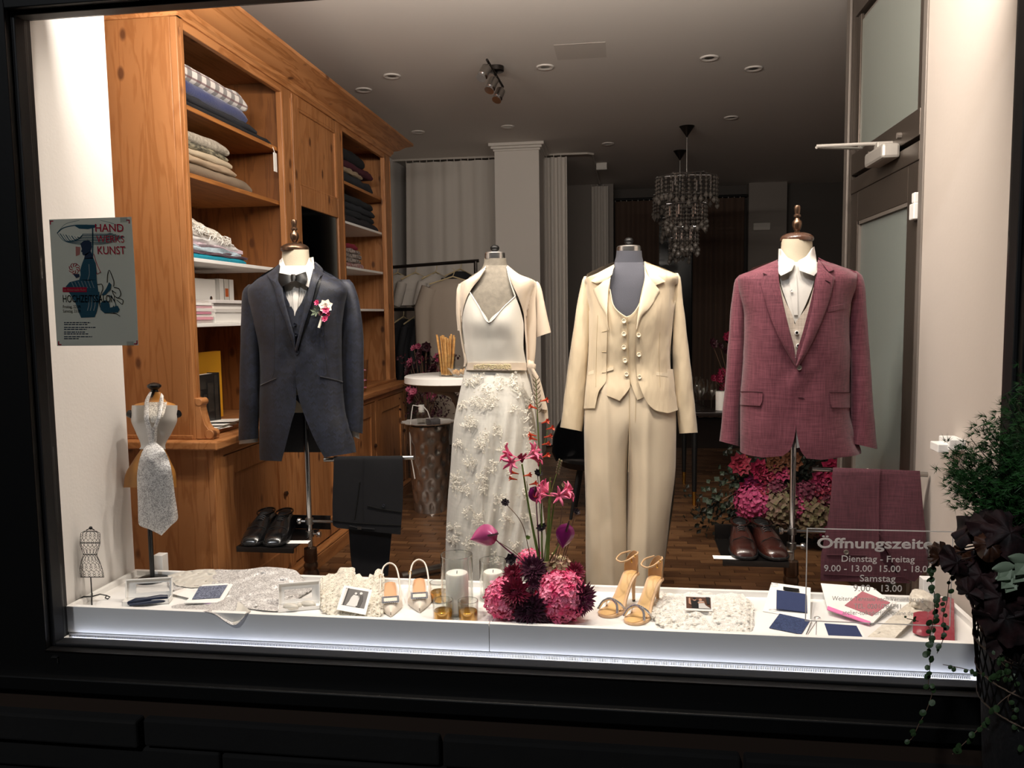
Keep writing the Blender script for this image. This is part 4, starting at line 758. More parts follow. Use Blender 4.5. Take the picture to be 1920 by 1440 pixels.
patch(BB, c2(641, 995, 643, 1040, 652, 1072), c2(745, 997, 745, 1040, 745, 1072), .012, .005, 10, 10).obj('pocket_flap', BG, jk, smooth=50, bevel=.001)
seam(BB, c2(188, 990, 240, 989, 300, 993), .006, .0018, M['burgundy_dark'], jk, 'pocket_seam'); seam(BB, c2(640, 993, 700, 994, 745, 995), .012, .0018, M['burgundy_dark'], jk, 'pocket_seam')
patch(BB, c2(634, 556, 632, 570, 630, 586), c2(716, 542, 717, 556, 716, 570), .008, .004, 6, 10).obj('breast_pocket', BG, jk, smooth=50, bevel=.001)
TB = Body(3.0, [(876, 1555, 1728, .012), (884, 1555, 1728, .022), (950, 1550, 1734, .03), (1000, 1545, 1737, .034), (1050, 1538, 1741, .035), (1098, 1538, 1741, .03)], 8, wrinkle(.007, .02, .01, 14))
tr = thing('suit_trousers', 'burgundy suit trousers folded over the bar of the right stand', 'trousers', (onY(1640, 950, 3.).x, 3., .5))
patch(TB, c6(856, 185, 848, 300, 838, 420, 815, 600, 782, 740, 780, 880), c6(1150, 195, 1142, 300, 1140, 420, 1140, 600, 1150, 740, 1335, 896), .004, .008, 40, 18).obj('trouser_leg', BGD, tr, smooth=40)
patch(TB, c6(1148, 195, 1142, 300, 1140, 420, 1140, 600, 1190, 700, 1240, 800, 1260, 860), c6(1390, 206, 1400, 320, 1412, 460, 1428, 600, 1441, 700, 1440, 780, 1360, 885), -.004, .008, 40, 18).obj('trouser_leg', BGD, tr, smooth=40)
patch(Body(3.02, TB.rows, 8), c6(856, 188, 838, 420, 790, 720, 800, 860), c6(1390, 208, 1412, 460, 1436, 700, 1330, 880), 0, .015, 14, 8).obj('rear_leg', BGD, tr, smooth=40)
seam(TB, c6(1142, 590, 1190, 680, 1240, 800), .006, .003, M['burgundy_dark'], tr, 'fly'); seam(TB, c6(820, 722, 900, 722, 1060, 725), .005, .0025, M['burgundy_dark'], tr, 'back_pocket'); seam(TB, c6(800, 840, 1000, 850, 1300, 858), .005, .0015, M['burgundy_dark'], tr, 'waistband_seam'); button(TB, *c6(938, 705)[0], .005, .009, M['btn_grey'], tr)
oxford('left shoe of the dark brown oxford pair on the burgundy stand shelf', 1390, 1035, .446, 3.07, -.04, M['leather_brown'], 'brown oxford shoes')
oxford('right shoe of the dark brown oxford pair, nearer the chrome pole', 1438, 1036, .446, 3.07, .12, M['leather_brown'], 'brown oxford shoes')
p = onY(1358, 1034, 2.95); MB().box(-.05, .05, -.02, .02, 0, .0015).obj('price_card', M['card_white'], None, local=True, loc=(p.x + .01, 2.95, .4465), label='small white card at the left front of the brown shoes', cat='card')

# ================================================================== CREAM TROUSER SUIT
c1 = cs(1020, 420, 3.272)
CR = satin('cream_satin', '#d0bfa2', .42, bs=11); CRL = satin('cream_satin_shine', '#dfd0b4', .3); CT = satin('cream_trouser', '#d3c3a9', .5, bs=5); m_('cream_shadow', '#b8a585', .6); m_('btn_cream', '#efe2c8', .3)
t, pb = torso_stand('cr', 3.15, (445,), (1179, 22, 473, 461), [(470, 1156, 1203, 3.15, 1.), (480, 1155, 1204, 3.15, .95)], [(495, 1151, 1208, 3.15, .8), (515, 1146, 1226, 3.15, .6), (530, 1110, 1258, 3.15, .52), (560, 1106, 1262, 3.15, .6), (620, 1112, 1256, 3.15, .68), (680, 1118, 1250, 3.15, .6), (780, 1106, 1262, 3.15, .62)], [(1180, 780), (1178, 1100)], 1110, 'silver', 'satin_black', 'dark grey dress form with silver neck cap wearing the cream suit', 'form_dark', False)
CB = Body(3.15, [(480, 1154, 1205, .08), (493, 1150, 1212, .095), (508, 1115, 1250, .11), (518, 1098, 1272, .12), (540, 1100, 1264, .135), (590, 1106, 1260, .152), (640, 1104, 1256, .142), (690, 1102, 1258, .13), (740, 1096, 1266, .145), (780, 1094, 1274, .15)], 2.3, wrinkle(.006, .02, .014, 21))
# bare chest of the form showing in the neckline
patch(CB, c1(436, 235, 405, 330, 400, 420, 420, 500, 470, 580), c1(612, 235, 630, 320, 615, 420, 585, 500, 520, 580), -.018, .004, nc=20).obj('chest', M['form_dark'], t, smooth=50)
vt = thing('waistcoat', 'cream satin waistcoat with five covered buttons under the open cream jacket', 'waistcoat', (pb.x, 3.15, 1.1))
patch(CB, c1(405, 300, 385, 430, 376, 520, 370, 580, 366, 700, 362, 860, 345, 1018, 462, 1084), c1(412, 300, 403, 400, 422, 490, 462, 552, 514, 760, 530, 975, 464, 1086), -.004, .005, 60, 16).obj('front_panel', CR, vt, smooth=50)
patch(CB, c1(458, 546, 470, 640, 490, 740, 505, 800), c1(512, 571, 513, 640, 514, 740, 515, 800), -.0045, .005, 20, 8).obj('front_panel', CR, vt, smooth=50)
patch(CB, c1(622, 300, 605, 430, 588, 495, 545, 552, 508, 572, 508, 760, 512, 900, 528, 965, 572, 1080), c1(634, 300, 632, 430, 624, 495, 616, 555, 612, 600, 602, 760, 602, 900, 606, 985, 624, 1058), -.009, .005, 60, 14).obj('front_panel', CR, vt, smooth=50)
for x, y in c1(490, 595, 490, 674, 490, 756, 497, 838, 506, 922):
    o = button(CB, x, y, .0, .0085, M['btn_cream'], vt)
seam(CB, c1(510, 572, 512, 760, 528, 985), .0, .0012, M['cream_shadow'], vt, 'front_edge'); patch(CB, c1(383, 884, 385, 906), c1(425, 876, 426, 894), .0, .004, 4, 6).obj('pocket_welt', CRL, vt, smooth=40)
seam(CB, c1(404, 400, 426, 500, 480, 556, 512, 571, 550, 545, 585, 490, 605, 430), .0, .002, CRL, vt, 'neckline')
jk = thing('women_jacket', 'open cream satin fitted jacket with long sleeves on the dark form', 'jacket', (pb.x, 3.15, 1.1))
patch(CB, c1(428, 248, 330, 300, 248, 345, 250, 420, 275, 560, 275, 700, 268, 850, 255, 1000, 244, 1132), c1(432, 262, 405, 330, 392, 400, 388, 480, 388, 640, 384, 800, 382, 950, 335, 1030, 312, 1130), .004, .006, 56, 14).obj('front_panel', CR, jk, smooth=50)
patch(CB, c1(614, 240, 618, 320, 600, 410, 582, 500, 568, 640, 566, 800, 570, 920, 605, 1040, 640, 1105, 690, 1145, 760, 1160), c1(618, 228, 720, 272, 826, 325, 815, 420, 795, 560, 782, 700, 772, 800, 775, 870, 795, 980, 812, 1070, 822, 1142), .004, .006, 56, 14).obj('front_panel', CR, jk, smooth=50)
back(CB, [(491, 1150, 1210), (518, 1098, 1272), (590, 1106, 1260), (690, 1102, 1258), (765, 1096, 1268)], .1).obj('back_panel', CR, jk, smooth=50)
limb([(518, 1095, 1106), (523, 1092, 1108), (532, 1090, 1110), (560, 1084, 1110), (600, 1078, 1108), (660, 1069, 1105), (730, 1060, 1099), (805, 1050.5, 1092)], 3.17, 1.1, tilt=4, fold=.06, seed=31, thick=1, n=22).obj('sleeve', CR, jk, smooth=60)
limb([(512, 1262, 1271), (517, 1260, 1275), (528, 1260, 1277), (560, 1262, 1280), (600, 1262, 1285), (660, 1261, 1292), (730, 1264, 1300), (812, 1274, 1308)], 3.17, 1.1, tilt=-1, fold=.06, seed=35, thick=1, n=22).obj('sleeve', CR, jk, smooth=60)
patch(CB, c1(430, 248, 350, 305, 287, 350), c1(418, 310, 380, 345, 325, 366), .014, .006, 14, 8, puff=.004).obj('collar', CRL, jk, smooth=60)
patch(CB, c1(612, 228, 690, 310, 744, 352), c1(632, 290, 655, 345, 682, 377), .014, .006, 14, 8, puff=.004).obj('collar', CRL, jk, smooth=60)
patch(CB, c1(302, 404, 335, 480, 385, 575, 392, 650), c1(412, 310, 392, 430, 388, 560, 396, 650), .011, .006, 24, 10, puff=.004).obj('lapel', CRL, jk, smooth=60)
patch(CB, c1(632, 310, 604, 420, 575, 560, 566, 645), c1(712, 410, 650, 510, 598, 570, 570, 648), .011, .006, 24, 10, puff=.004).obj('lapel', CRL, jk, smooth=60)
for x, y in c1(581, 682, 583, 802, 586, 938): button(CB, x, y, .006, .008, M['btn_cream'], jk)
for a in (c1(272, 908, 306, 895), c1(688, 908, 780, 916)): patch(CB, [a[0], (a[0][0], a[0][1] + 6)], [a[1], (a[1][0], a[1][1] + 7)], .005, .004, 4, 8).obj('pocket_welt', CRL, jk, smooth=40)
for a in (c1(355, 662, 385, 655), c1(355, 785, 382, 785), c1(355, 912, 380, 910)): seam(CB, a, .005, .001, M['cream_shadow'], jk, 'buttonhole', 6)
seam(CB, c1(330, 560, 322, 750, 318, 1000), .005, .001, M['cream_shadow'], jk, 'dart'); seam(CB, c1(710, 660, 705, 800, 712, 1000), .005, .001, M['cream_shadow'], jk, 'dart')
tr = thing('women_trousers', 'wide cream trousers of the women suit reaching down behind the tray', 'trousers', (pb.x, 3.15, .5))
def pleat(x, y): return .010 * math.exp(-((x - (1136 + (y - 780) * .045)) / 7) ** 2) + .010 * math.exp(-((x - (1215 - (y - 780) * .02)) / 7) ** 2) + .008 * noise.noise(Vector((x * .02, y * .008, 3)))
WB = Body(3.16, [(690, 1104, 1262, .12), (735, 1099, 1266, .138), (800, 1095, 1268, .146), (860, 1096, 1268, .143), (1130, 1097, 1267, .136)], 2.6)
LL = Body(3.16, [(690, 1098, 1180, .13), (870, 1097, 1177, .13), (1000, 1098, 1177, .115), (1130, 1100, 1178, .105)], 2.2); LR = Body(3.16, [(690, 1180, 1268, .13), (870, 1176, 1267, .13), (1000, 1174, 1252, .115), (1130, 1172, 1236, .105)], 2.2)
class Blend:
    Y0 = 3.16
    def __init__(s, leg): s.leg = leg
    def d(s, x, y):
        k = max(0, min(1, (y - 780) / 160)); k = k * k * (3 - 2 * k); return WB.d(x, y) * (1 - k) + s.leg.d(x, y) * k + pleat(x, y)
    def P(s, x, y, off=0): return onY(x, y, 3.16 - s.d(x, y) - off)
for leg, E1, E2, bk in ((LL, [(1104, 692), (1099, 735), (1095, 790), (1096, 870), (1098, 960), (1098, 1040), (1100, 1125)], [(1181, 692), (1181, 735), (1180, 790), (1179, 870), (1177, 960), (1177, 1040), (1178, 1125)], [(700, 1100, 1180), (870, 1097, 1177), (1125, 1100, 1178)]), (LR, [(1180, 692), (1180, 735), (1180, 790), (1178, 870), (1175, 960), (1174, 1040), (1172, 1125)], [(1262, 692), (1266, 735), (1268, 790), (1267, 870), (1257, 960), (1248, 1040), (1236, 1125)], [(700, 1180, 1264), (870, 1176, 1267), (1125, 1172, 1236)])):
    B = Blend(leg); q = patch(B, E1, E2, 0, .005, 60, 24); back(WB, bk, .11, mb=q); q.obj('trouser_leg', CT, tr, smooth=60)
seam(Blend(LL), [(1192, 745), (1191, 790), (1184, 822)], .001, .001, M['cream_shadow'], tr, 'fly_seam')
seam(WB, [(1180, 720), (1180, 800), (1178, 885)], .0035, .0012, M['cream_shadow'], tr, 'centre_seam')

# ================================================================== LACE WEDDING DRESS
c8 = cs(720, 440, 3.13); c3 = cs(780, 640, 2.5725)
WS = satin('white_satin', '#d0ccc2', .36, bs=5); BO = satin('champagne_satin', '#cfbfab', .4, bs=6); LC = cloth('lace_base', '#bebcb4', '#cdcac2', 250, .75, .2, .3); m_('embroidery', '#e0dbcf', .7); m_('bead_gold', '#e6d9b4', .3, .4)
t, pb = torso_stand('wd', 3.12, (459,), (928, 19, 486, 473), [(484, 908, 949, 3.12, 1.), (495, 907, 950, 3.12, .95)], [(505, 902, 955, 3.12, .8), (522, 878, 985, 3.12, .6), (540, 868, 1000, 3.12, .6), (580, 870, 988, 3.12, .7), (680, 876, 986, 3.12, .6), (740, 862, 1000, 3.12, .6)], [(928, 740), (926, 1110)], 1115, 'silver', 'satin_black', 'grey felt dress form with silver neck cap wearing the lace dress', 'form_grey', False)
DB = Body(3.12, [(484, 908, 949, .07), (496, 906, 952, .082), (510, 888, 972, .1), (525, 868, 1002, .115), (560, 864, 992, .14), (600, 866, 986, .155), (640, 872, 988, .138), (688, 872, 990, .122), (720, 868, 996, .13)], 2.3, wrinkle(.004, .03, .02, 41))
patch(DB, c8(592, 180, 520, 310, 480, 360, 580, 560), c8(722, 180, 770, 310, 790, 380, 660, 560), -.010, .004, nc=24).obj('chest', M['form_grey'], t, smooth=50)
dr = thing('camisole_top', 'ivory satin V-neck camisole top above the lace skirt', 'top', (pb.x, 3.12, 1.1))
patch(DB, c8(498, 326, 468, 410, 448, 530, 466, 640, 484, 758), c8(502, 330, 556, 420, 616, 516, 634, 640, 640, 758), .002, .004, 40, 18).obj('bodice_half', WS, dr, smooth=50)
patch(DB, c8(768, 362, 700, 430, 616, 516, 632, 640, 638, 758), c8(772, 362, 800, 440, 820, 540, 818, 650, 835, 758), .002, .004, 40, 18).obj('bodice_half', WS, dr, smooth=50)
seam(DB, c8(498, 328, 556, 420, 616, 515, 700, 428, 770, 362), .004, .0022, WS, dr, 'neckline')
for a in (c8(500, 330, 560, 235, 596, 190), c8(770, 362, 740, 270, 722, 190)): seam(DB, a, .002, .003, WS, dr, 'strap')
bl = thing('bolero', 'champagne satin bolero draped over the shoulders of the lace dress form', 'bolero', (pb.x, 3.12, 1.2))
patch(DB, c8(590, 192, 520, 245, 442, 292, 426, 345, 428, 440, 438, 530, 454, 640, 470, 740, 466, 775), c8(596, 205, 560, 260, 512, 320, 478, 390, 460, 470, 456, 560, 470, 660, 486, 750, 480, 772), .010, .006, 44, 8, puff=.01).obj('drape', BO, bl, smooth=60)
patch(DB, c8(722, 182, 742, 265, 790, 372, 822, 480, 826, 560, 834, 660, 838, 740, 840, 780), c8(724, 178, 790, 230, 896, 285, 890, 400, 894, 520, 892, 640, 886, 720, 878, 780), .010, .006, 44, 12, puff=.012).obj('drape', BO, bl, smooth=60)
limb([(528, 1000, 1008), (533, 998, 1012), (545, 999, 1016), (570, 1002, 1021), (600, 1003, 1027), (628, 1004, 1033)], 3.14, 1.2, tilt=-5, fold=.04, seed=43, thick=1, n=20).obj('sleeve', BO, bl, smooth=60)
limb([(532, 860, 866), (545, 856, 868), (580, 855, 868), (620, 858, 870)], 3.16, 1.6, fold=.04, seed=47, n=16).obj('sleeve', BO, bl, smooth=60)
p = DB.P(993, 688, .02); q = MB(); q.ball(p, .024, 14, 10, (1, .7, 1.1), lambda v: 1 + .25 * noise.noise(v * 2.2)); q.obj('knot', BO, bl, smooth=60)
patch(Body(3.06, [(690, 985, 1010, .06), (800, 1000, 1032, .03)], 3), c8(845, 785, 862, 850, 880, 950, 890, 1040, 900, 1100), c8(870, 785, 905, 860, 950, 980, 962, 1040, 965, 1104), 0, .008, 24, 8, puff=.012).obj('sash_tail', BO, bl, smooth=60)
patch(Body(3.05, [(690, 985, 1010, .06), (800, 1000, 1032, .03)], 3), c8(840, 785, 858, 830, 885, 900, 898, 1000, 905, 1022), c8(880, 785, 915, 850, 945, 960, 960, 1020, 961, 1030), .012, .008, 24, 8, puff=.012).obj('sash_tail', BO, bl, smooth=60)
SR = [(680, 873, 988, .122), (700, 870, 990, .13), (740, 861, 999, .16), (800, 850, 1006, .19), (870, 845, 1010, .21), (960, 838, 1019, .235), (1040, 835, 1028, .25), (1120, 834, 1034, .26)]
def drape(x, y):
    k = max(0, min(1, (y - 740) / 250)); f = (x - 915) / (1000 - 915)
    return k * (.010 * math.sin(x * .13 + y * .004) + (.016 * math.sin((x - (y - 700) * -.16) * .23) if 905 < x < 990 else 0)) + .006 * noise.noise(Vector((x * .03, y * .006, 7)))
SB = Body(3.13, SR, 2.1, drape)
sk = thing('lace_skirt', 'long ivory lace skirt with embroidered flower sprays and train folds', 'skirt', (pb.x, 3.13, .5))
q = patch(SB, [(r[1], r[0]) for r in SR], [(r[2], r[0]) for r in SR], 0, .003, 80, 60); back(SB, [(r[0], r[1], r[2]) for r in SR], .2, mb=q); q.obj('underskirt', LC, sk, smooth=70)
NETM = sheer('net', '#e6e3da', .16)
def drape2(x, y): return drape(x, y) + .014 * max(0, math.sin(x * .31 + y * .02)) * max(0, min(1, (y - 720) / 120))
NB2 = Body(3.13, SR, 2.1, drape2)
patch(NB2, [(930, 700), (915, 760), (905, 850), (890, 950), (872, 1040), (862, 1120)], [(975, 700), (985, 760), (990, 850), (990, 950), (992, 1040), (994, 1120)], .012, .001, 60, 40).obj('net_overlay', NETM, sk, smooth=70)
q = MB(); rnd = random.Random(5)
spots = c3(300, 180, 250, 200, 340, 230, 400, 200, 470, 190, 500, 240, 290, 290, 330, 300, 370, 290, 250, 400, 270, 380, 215, 300, 330, 470, 310, 500, 390, 420, 370, 600, 260, 580, 190, 500, 200, 660, 180, 690, 320, 700, 310, 660, 540, 360, 560, 290, 480, 330, 545, 440, 560, 520, 250, 820, 300, 860, 180, 900, 175, 960, 400, 760, 460, 620, 340, 940, 440, 860, 520, 740, 540, 840, 250, 980, 380, 1040, 480, 980, 230, 720, 420, 520)
spr = [(rnd.choice(spots)[0] + rnd.uniform(-9, 9), rnd.choice(spots)[1]) for _ in range(0)] + spots
for x, y in spr:
    a, b, _ = itp(SR, y)
    for k in range(rnd.randint(6, 10)):                      # small five-petalled flowers and twigs in each spray
        fx, fy = x + rnd.gauss(0, 7), y + rnd.gauss(0, 8)
        if not a + 3 < fx < b - 3: continue
        c = NB2.P(fx, fy, .016); r = rnd.uniform(.003, .0062); a0 = rnd.random() * 6
        for m in range(5):
            an = a0 + m * 1.257; d = Vector((math.cos(an), 0, math.sin(an))); s_ = Vector((-d.z, 0, d.x))
            q.add([c, c + d * r * .6 + s_ * r * .38 - Vector((0, .002, 0)), c + d * r * 1.1 - Vector((0, .001, 0)), c + d * r * .6 - s_ * r * .38 - Vector((0, .002, 0))], [(0, 1, 2, 3)])
        q.ball(c + Vector((0, -.002, 0)), .0016, 5, 3)
    for k in range(rnd.randint(8, 12)):
        an = rnd.random() * 6.28; L = rnd.uniform(6, 15); pts = []
        for m in range(4):
            xx, yy = x + math.cos(an + .25 * m) * L * m / 3, y + math.sin(an + .25 * m) * L * m / 3; pts.append(NB2.P(min(max(xx, a + 2), b - 2), yy, .015))
        q.tube(pts, .0011, 3, cap=False)
        for m in (2, 3):
            for s_ in (-1, 1): q.tube([pts[m], pts[m] + Vector((rnd.uniform(-.006, .006), -.001, rnd.uniform(-.006, .006)))], [.0022, .0006], 4)
q.obj('embroidery', M['embroidery'], sk, kind='stuff')
patch(DB, c8(478, 752, 479, 775, 480, 795), c8(836, 752, 837, 775, 838, 796), .008, .005, 5, 24).obj('waistband', BO, sk, smooth=50)
q = MB()
for i in range(330):
    x, y = random.uniform(888, 958), random.uniform(683, 692); q.ball(DB.P(x, y, .0085), .0021, 5, 3)
q.obj('bead_trim', M['bead_gold'], sk, kind='stuff')
# ================================================================== WHITE DISPLAY TRAYS ON THE SILL
def tray(label, x0, x1, ends):
    t = thing('display_tray', label, 'tray', ((x0 + x1) / 2, 2.57, .3), group='white display trays')
    MB().box(x0, x1, 2.385, 2.75, .362, .376).obj('base_board', M['white'], t)
    MB().box(x0, x1, 2.366, 2.385, .306, .395).obj('front_board', M['white'], t, bevel=.0015)
    MB().box(x0, x1, 2.74, 2.757, .302, .395).obj('back_board', M['white'], t, bevel=.0015)
    for e in ends: MB().box(e, e + .016, 2.385, 2.74, .302, .395).obj('side_board', M['white'], t, bevel=.0015)
tray('long white display tray filling the left half of the sill', -1.856, -.419, (-1.856,)); tray('long white display tray filling the right half of the sill', -.417, 1.06, (1.044,))
ls = thing('led_strip', 'glowing white light strip along the foot of the trays', 'light strip', (-.4, 2.355, .3))
MB().box(-1.82, 1.02, 2.343, 2.362, .2962, .298).obj('channel', M['silver'], ls); MB().box(-1.82, 1.02, 2.344, 2.361, .298, .3).obj('diffuser', m_('led', '#dfe8ff', emit=3.2), ls)
for i, (a, b, Y, h, l) in enumerate(((287, 307, 2.775, .075, 'white square post behind the left end of the tray'), (1727, 1756, 2.775, .07, 'white square post behind the right end of the tray, by the red tie'))):
    p = onY((a + b) / 2, 1075 if i == 0 else 1125, Y); MB().box(p.x - .019, p.x + .019, Y, Y + .04, .3, onY(0, 1043 if i == 0 else 1087, Y).z if 0 else .3 + .145).obj('post', M['white'], None, bevel=.002, label=l, cat='post')
p = onX(1797, 822, 1.08); q = MB().box(1.03, 1.08, p.y - .06, p.y + .03, p.z - .03, p.z + .005).obj('wall_bracket', M['white'], None, bevel=.003, label='small white bracket on the right reveal wall above the fern', cat='bracket')
MB().box(1.0, 1.035, p.y - .05, p.y + .02, p.z - .04, p.z - .012).obj('cover', M['white'], q, bevel=.003)

# ------------------------------------------------------------------ small dressed bust with a tie, and the wire bust
c4 = cs(80, 680, 2.572); YB = 2.70
m_('mini_form', '#a5702f', .5, var=.3, vs=14, bump=.4); m_('mini_black', '#0e0f10', .35)
bx = onY(*c4(530, 1040)[0], YB).x; t = thing('mini_bust', 'small wasp-waisted tan bust in a white top on a black pole', 'mannequin', (bx, YB, .376))
MR = [(735, 283, 301, .035), (752, 276, 312, .045), (760, 248, 332, .055), (785, 246, 332, .075), (810, 255, 322, .065), (837, 265, 309, .055), (860, 252, 318, .07), (890, 235, 330, .085), (914, 231, 331, .085)]
mrows = lambda e=0: [(r[0], r[1] - e, r[2] + e, YB, .7) for r in MR]
limb(mrows(), YB, .7, nr=40, cap=True, n=28).obj('body', M['mini_form'], t, smooth=60)
limb([r for r in mrows(.8) if r[0] in (760, 785, 810, 837)] + [(842, 261, 311, YB, .72)], YB, .7, nr=20, n=28).obj('white_top', M['shirt'], t, smooth=60)
MBd = Body(YB, [(735, 283, 301, .03), (760, 250, 332, .05), (785, 246, 332, .075), (837, 265, 309, .05), (914, 231, 331, .08), (1010, 231, 340, .09)], 2.2)
M['lace_c'] = sheer('lace_c', '#e8e3da', .2, 260)
patch(MBd, c4(490, 190, 500, 250, 525, 290), c4(600, 190, 585, 250, 560, 290), .006, .002, nc=10).obj('lace_yoke', M['lace_c'], t, smooth=60)
for x, y in c4(417, 245, 656, 245): MB().lathe([(0, .005), (.012, .004), (.014, 0), (.014, -.016)], onY(x, y, YB), 16, Matrix.Rotation((-1 if x < 290 else 1) * 1.2, 4, 'Y')).obj('arm_cap', M['mini_black'], t, smooth=50)
z0 = onY(290, 741, YB).z; MB().lathe([(.014, -.01), (.014, .012), (.012, .02), (.018, .024), (.024, .03), (.0245, .037), (.018, .042), (.008, .046), (0, .047)], onY(290, 741, YB), 22).obj('finial', M['mini_black'], t, smooth=40)
MB().tube([(bx, YB, onY(285, 900, YB).z), (bx, YB, .38)], .0085, 12).lathe([(0, .014), (.02, .012), (.055, .006), (.06, 0), (0, 0)], (bx, YB, .376), 24).obj('pole', M['mini_black'], t, smooth=40)
SV = NT('silver_brocade'); v = SV.n('ShaderNodeTexNoise', Scale=95., Detail=4., Distortion=2.5); SV.l(SV.co(), v.inputs[0]); f = SV.ramp(v.outputs[0], [(.44, (0, 0, 0)), (.55, (1, 1, 1))]); SV.l(SV.mix(f, lin('#a9a6a5'), lin('#e6e4e1')), SV.b.inputs[0]); SV.b.inputs['Roughness'].default_value = .38; SV.b.inputs['Metallic'].default_value = .12
u = SV.n('ShaderNodeBump', Strength=.4, Distance=.001); SV.l(f, u.inputs['Height']); SV.l(u.outputs[0], SV.b.inputs['Normal']); SV = SV.m
ti = thing('silver_tie', 'wide silver brocade plastron tie hanging from the small bust', 'tie', MBd.P(290, 850, .02))
patch(MBd, c4(515, 140, 492, 190, 488, 260, 500, 325), c4(526, 142, 512, 195, 512, 260, 528, 325), .014, .004, nc=4, puff=.003).obj('neckband', SV, ti, smooth=60)
patch(MBd, c4(572, 145, 560, 195, 552, 260, 528, 325), c4(584, 160, 582, 195, 570, 260, 548, 325), .014, .004, nc=4, puff=.003).obj('neckband', SV, ti, smooth=60)
patch(MBd, c4(497, 315, 506, 350, 512, 392), c4(553, 310, 552, 350, 548, 390), .018, .012, 8, 8, puff=.012).obj('knot', SV, ti, smooth=60)
TBd = Body(YB, [(820, 250, 330, .05), (850, 250, 335, .10), (880, 250, 336, .105), (1010, 250, 340, .07)], 4, lambda x, y: .008 * math.exp(-((y - 862) / 12) ** 2) * math.sin((x - 255) * .08) + .003 * noise.noise(Vector((x * .05, y * .03, 2))))
patch(TBd, c4(510, 388, 480, 430, 460, 500, 455, 560, 458, 650, 463, 778, 520, 806, 570, 832), c4(548, 385, 585, 420, 612, 480, 625, 540, 638, 640, 653, 745, 615, 790, 573, 834), .006, .006, 48, 14, puff=.006).obj('blade', SV, ti, smooth=60)
wx = T(173, 1128); t = thing('wire_bust', 'black wire dressmaker bust ornament on curled wire feet at the tray corner', 'ornament', (wx.x, wx.y, .395 if 0 else .376))
WR = [(992, 166, 173), (996, 158, 181), (1000, 151, 188), (1018, 150, 188), (1030, 153, 185), (1040, 156, 182), (1052, 152, 187), (1070, 149.5, 193), (1082, 151, 195)]
def wr(y, a):
    l, r = itp(WR, y)[:2]; k = 2.46 / F; return onY((l + r) / 2 + (r - l) / 2 * math.cos(a), y, 2.46 - (r - l) / 2 * k * .75 * math.sin(a))
q = MB(); W_ = .0011
for y in (996, 1018, 1040, 1082): q.tube([wr(y, 2 * math.pi * k / 20) for k in range(21)], W_ * 1.4, 4, cap=False)
for k in range(14):
    for s_ in (1, -1):
        q.tube([wr(996 + (1082 - 996) * i / 26, 2 * math.pi * k / 14 + s_ * (.22 * (i % 2)) + s_ * .05 * i) for i in range(27)], W_ * .75, 3, cap=False)
q.tube([wr(994, 0), onY(170, 990, 2.46), wr(994, math.pi)], .002, 5); q.ball(onY(170, 990, 2.46), .006, 8, 6)
q.obj('wire_cage', M['mini_black'], t, smooth=60)
zb = onY(173, 1082, 2.46).z; MB().tube([(wx.x, 2.46, zb), (wx.x, 2.46, .392)], .0022, 6).obj('stem', M['mini_black'], t)
for k in range(4):
    a = k * math.pi / 2 + .6; d = Vector((math.cos(a), math.sin(a), 0)); pts = [Vector((wx.x, 2.46, .395)) + d * r + Vector((0, 0, z)) for r, z in ((0, 0), (.025, .004), (.045, -.004), (.055, -.011), (.048, -.017), (.04, -.012), (.044, -.006))]
    MB().tube(pts, .0024, 6).obj('curled_foot', M['mini_black'], t, smooth=60)

# ------------------------------------------------------------------ things lying in the tray
def heap(name, label, cat, Bk, Fr, m, nr=26, nc=40, amp=.006, fx=40, bulge=.0, th=.002, seed=0, group=None, parent=None, part=None):
    P = []
    for i in range(nr + 1):
        u = i / nr; row = []
        for j in range(nc + 1):
            a, b = along(Bk, j / nc), along(Fr, j / nc); x, y, z = (a[k] + (b[k] - a[k]) * u for k in range(3))
            g = K(x, y, z); e = math.sin(math.pi * u) if bulge else 1
            n_ = noise.noise(Vector((g.x * fx, g.y * fx, seed))) + .5 * noise.noise(Vector((g.x * fx * 2.3, g.y * fx * 2.3, seed + 5)))
            if z < 1.2: g = onZ(x, y, max(z + bulge * e + amp * n_ * (1 if .02 < u < .98 else .5), .3785))
            else: g = onY(x, y, z - amp * .5 * n_)
            row.append(g)
        P.append(row)
    q = MB().sheet(P, -th)
    return q.obj(name, m, parent, smooth=80, label=label, cat=cat, group=group)
def card(name, pts, m, parent=None, th=.0015, **k):           # paper piece through four picture points with heights
    p = [K(*a) for a in pts]; n_ = (p[1] - p[0]).cross(p[-1] - p[0]).normalized()
    if n_.z < 0: n_ = -n_
    return MB().prism(p, n_ * 0, n_ * th).obj(name, m, parent, **k)
silver = SV; g280 = cs(280, 1040, 4.)
wc = thing('waistcoat_cloth', 'silver brocade waistcoat with white satin lining spread out in the left tray', 'waistcoat', T(470, 1110))
heap('lining', None, None, [(314, 1080, .392), (345, 1072, .402), (385, 1068, .41), (402, 1068, .412)], [(330, 1098, .388), (360, 1102, .39), (395, 1100, .392), (418, 1096, .395)], M['white_satin'] if 'white_satin' in M else WS, amp=.004, parent=wc)
heap('brocade_front', None, None, [(395, 1068, .41), (450, 1069, .418), (500, 1064, .425), (553, 1070, .418), (572, 1090, .395), (604, 1096, .388)], [(392, 1108, .384), (430, 1124, .384), (450, 1138, .382), (480, 1143, .381), (520, 1146, .38), (560, 1120, .381)], SV, amp=.006, fx=26, parent=wc)
heap('brocade_front', None, None, [(314, 1084, .386), (330, 1092, .386), (350, 1100, .386)], [(316, 1100, .381), (335, 1112, .381), (356, 1112, .381)], SV, amp=.003, parent=wc)
